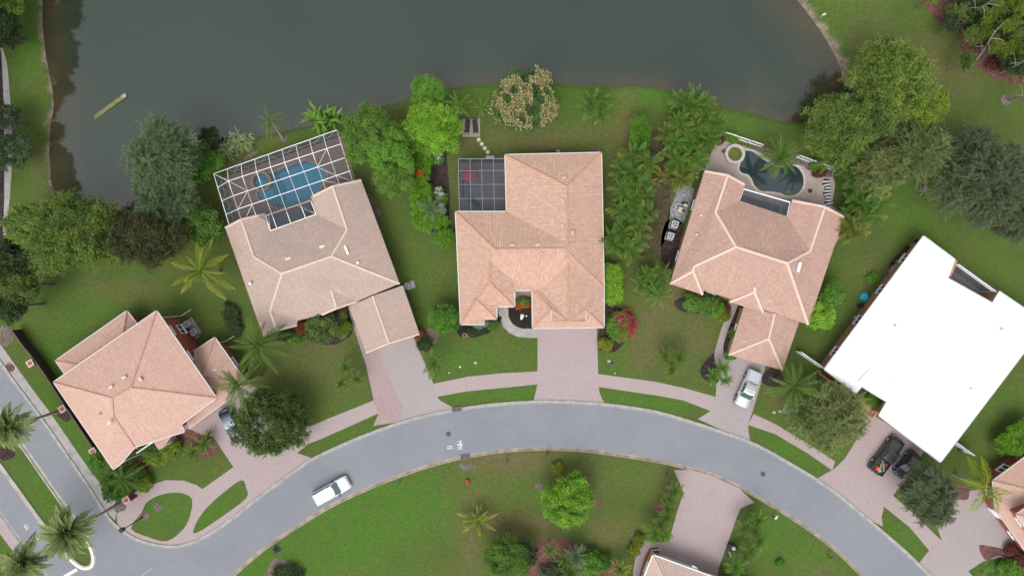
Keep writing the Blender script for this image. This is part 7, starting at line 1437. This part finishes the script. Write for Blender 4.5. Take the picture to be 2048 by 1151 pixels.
# planters of the white roofed house
brick_m = M('planter_brick', (.42, .23, .14), .9, var=.25, scale=7)
t = thing('brick_planter', 'brick edged planter with straw mulch in front of the white roofed house', 'planter')
seg = px([(1703, 806), (1706, 798), (1712, 789)], 0.2)[::-1] + px([(1704, 812), (1742, 833.5), (1754, 825), (1756, 828)], .2)[:3]
line_ = px([(1713, 788), (1706, 796), (1702, 804), (1708, 812), (1724, 823), (1744, 835), (1753, 826)], .2)
for a_, b_ in zip(line_, line_[1:]):
    L_b = math.hypot(b_[0] - a_[0], b_[1] - a_[1]); n_ = max(1, round(L_b / .28))
    for k in range(n_): mb = MB(); p_ = (lerp(a_[0], b_[0], k / n_ + .01), lerp(a_[1], b_[1], k / n_ + .01), .13); q = (lerp(a_[0], b_[0], (k + 1) / n_ - .01), lerp(a_[1], b_[1], (k + 1) / n_ - .01), .13); mb.beam(p_, q, .22, .26); ob('brick', mb, brick_m, t)
bed([(1710, 790), (1704, 803), (1712, 812), (1744, 832), (1762, 815), (1735, 790)], straw_mat, z=0.05, sm=False)
t = thing('brick_planter', 'narrow brick planter along the left front wall of the white roofed house', 'planter'); line_ = px([(1640, 740), (1638, 745), (1656, 758), (1690, 778)], .2)
for a_, b_ in zip(line_, line_[1:]):
    L_b = math.hypot(b_[0] - a_[0], b_[1] - a_[1]); n_ = max(1, round(L_b / .28))
    for k in range(n_): mb = MB(); p_ = (lerp(a_[0], b_[0], k / n_ + .01), lerp(a_[1], b_[1], k / n_ + .01), .13); q = (lerp(a_[0], b_[0], (k + 1) / n_ - .01), lerp(a_[1], b_[1], (k + 1) / n_ - .01), .13); mb.beam(p_, q, .22, .26); ob('brick', mb, brick_m, t)
bed([(1641, 738), (1640, 745), (1657, 757), (1690, 777), (1698, 770), (1655, 738)], mulch_red, z=0.05, sm=False)
# mail boxes, lamps and small things at the kerbs
def mailbox(label, x, y, rz, col, g='mailboxes along the road'):
    t = thing('mailbox', label, 'mailbox', P(x, y, 0), rz, g); mb = MB(); mb.box((0, 0, .55), (.1, .1, 1.1)); mb.box((.12, 0, 1.0), (.45, .08, .08)); ob('post', mb, iron, t)
    mb = MB(); mb.tube([(-.1, 0, 1.18), (.45, 0, 1.18)], [.13, .13], 10); ob('box', mb, M('mailbox' + str(int(x)), col, .5), t)
mailbox('black mailbox at the lower kerb inside the top of the bend', 1094, 904, 1.2, (.03, .03, .035)); mailbox('dark mailbox by the left corner of the bottom driveway', 1331, 945, 1.0, (.05, .05, .05)); mailbox('mailbox with white box right of the bottom driveway', 1544, 1030, .9, (.65, .65, .66)); mailbox('dark green mailbox on the lower right verge', 1655, 1109, .7, (.06, .10, .09)); mailbox('small dark mailbox on the lawn under the bend, left of the black one', 1013, 920, 1.4, (.05, .05, .05)); mailbox('dark mailbox near the white car at the lower kerb', 800, 961, 1.2, (.04, .07, .05)); mailbox('dark mailbox on a mulch circle at the lower left kerb', 553, 1098, 1.1, (.03, .03, .03))
mb = MB(); mb.box((0, 0, .18), (.42, .80, .34), taper=.7); mb.box((0, -.2, .40), (.36, .3, .1)); ob('yard_sign', mb, M('sign_red', (.38, .03, .03), .6), loc=P(935.5, 962, 0), rotz=.1, label='small red lawn box standing alone on the grass inside the bend', cat='lawn box')
t = thing('trash_bin', 'dark wheeled bin with a white bag on it beside the bottom driveway', 'bin', P(1462, 1091, 0), -.4); mb = MB(); mb.box((0, 0, .45), (1.1, .6, .9), taper=1.05); ob('bin_body', mb, M('bin_dark', (.045, .045, .055), .6), t); mb = MB(); mb.box((0, 0, .95), (1.16, .66, .08)); ob('lid', mb, M('bin_dark', (.045, .045, .055), .6), t)
mb = MB(); mb.tube([(0, 0, 0), (0, 0, .15), (.05, 0, .32), (.05, 0, .4)], [.2, .28, .2, .05], 9); ob('bag', mb, M('bag_white', (.68, .68, .70), .6), loc=(*P2(1467, 1095, 1), .99), label='white bag lying on the dark bin by the bottom driveway', cat='bag')
mb = MB(); mb.box((0, 0, .1), (.2, .75, .2), .3); ob('garden_stone', mb, M('pinkstone', (.45, .33, .28), .8), loc=P(1459, 1106, 0), label='pale pinkish stone block below the dark bin', cat='stone')
for x_, y_, r_, lb in ((1044.5, 631, .28, 'larger white stone on the black mulch of the curved bed'), (1043, 636, .2, 'smaller white stone touching the larger one on black mulch'), (1053, 631.5, .12, 'tiny white stone right of the larger two on black mulch'), (920, 733, .15, 'pale yellow stone on the front lawn of the centre house'), (898, 745, .1, 'tiny pale stone near the sidewalk of the centre house'), (1230, 746, .09, 'tiny pale stone beside the sidewalk right of the centre driveway'), (1834, 380, .0, '')):
    if r_: mb = MB(); mb.tube([(0, 0, 0), (0, 0, r_ * .5), (0, 0, r_ * .9)], [r_, r_ * .95, r_ * .3], 9); ob('garden_stone', mb, M('stone_white', (.62, .62, .60), .8), loc=P(x_, y_, 0.02), label=lb, cat='stone')
for x_, y_, lb in ((929, 670, 'left of two terracotta rings in the front bed of the centre house'), (938, 670, 'right of two terracotta rings in the front bed of the centre house')):
    mb = MB(); mb.disc_ring((0, 0, 0), .18, .30, .2, 14); ob('ring_planter', mb, M('terracotta', (.34, .20, .10), .8), loc=P(x_, y_, .02), label=lb, cat='planter')
t = thing('stump', 'pale cut frond pile and stump on the lawn left of the dark feathery tree', 'tree stump', P(1846, 381, 0)); mb = MB(); mb.tube([(0, 0, 0), (.1, .2, .5)], [.12, .09], 8); ob('trunk', mb, pale_bark, t)
mb = MB(); [mb.beam((0, 0, .3), (math.cos(a) * .7, math.sin(a) * .6, .55), .08, .03) for a in (0.3, 1.0, 1.7, 2.6, 3.4, 5.6)]; mb.beam((0, 0, .2), (-.55, -.75, .1), .12, .1); ob('cut_frond', mb, M('dry_frond', (.24, .21, .16), .9), t)
mb = MB(); a_, b_ = P(186, 234, 0), P(250, 189, 0); mb.beam((a_.x, a_.y, -.42), (b_.x, b_.y, -.24), .52, .22); V_ = len(mb.V)
ob('floating_plank', mb, M('plank_algae', (.15, .155, .055), .8, var=.35, scale=2.2), label='long weathered plank half sunk in the lake on the left', cat='plank')
mb = MB(); a_, b_ = P(241, 195.3, 0), P(251, 188.5, 0); mb.beam((a_.x, a_.y, -.22), (b_.x, b_.y, -.15), .46, .12); ob('floating_plank', mb, M('plank_pale', (.27, .28, .19), .8, var=.2, scale=5), label='pale dry end board of the sunken plank in the lake', cat='plank')
mb = MB(); mb.tube([(0, 0, 0), (0, 0, 1.0)], [.05, .05], 7); mb.box((.0, 0, 1.1), (.5, .22, .3), .4); ob('shore_sign', mb, M('sign_pale', (.45, .55, .45), .6), loc=P(1640, 36, 0), label='small pale green sign on the grass edge right of the lake', cat='sign')
mb = MB(); mb.box((0, 0, .7), (1.0, .8, 1.4)); mb.box((0, 0, 1.45), (1.15, .95, .1)); ob('utility_cabinet', mb, M('cabinet_tan', (.45, .40, .30), .7), loc=P(2052, 158, 0), label='tan box cabinet cut by the right edge below the pines', cat='cabinet')
mb = MB(); mb.box((0, 0, .03), (.9, .5, .06), -.7); ob('floor_mat', mb, M('mat_dark', (.05, .045, .05), .8), loc=P(1822, 895, .015), label='dark mat near the garage side of the white roofed house', cat='mat') if False else None
for x_, y_, rz_, lb in ((1920, 898, .2, 'dark plastic lid on the grass near the lower white board fence'), ):
    mb = MB(); mb.cyl((0, 0, 0), .3, .25, 12); mb.box((.3, .1, .1), (.4, .3, .2)); ob('hose_reel', mb, M('dark_blue_plastic', (.03, .035, .05), .5), loc=P(x_, y_, 0), rotz=rz_, label=lb, cat='hose reel')
for x_, y_, lb in ((1990, 949, 'grey air conditioner lid by the red wall, upper of the pair at the right'), (1985, 956, 'grey box by the red wall, lower of the pair at the right')):
    mb = MB(); mb.box((0, 0, .3), (.5, .4, .6), .6); mb.box((0, 0, .62), (.54, .44, .05), .6); ob('utility_meter', mb, rimw, loc=P(x_, y_, 0), label=lb, cat='utility box')
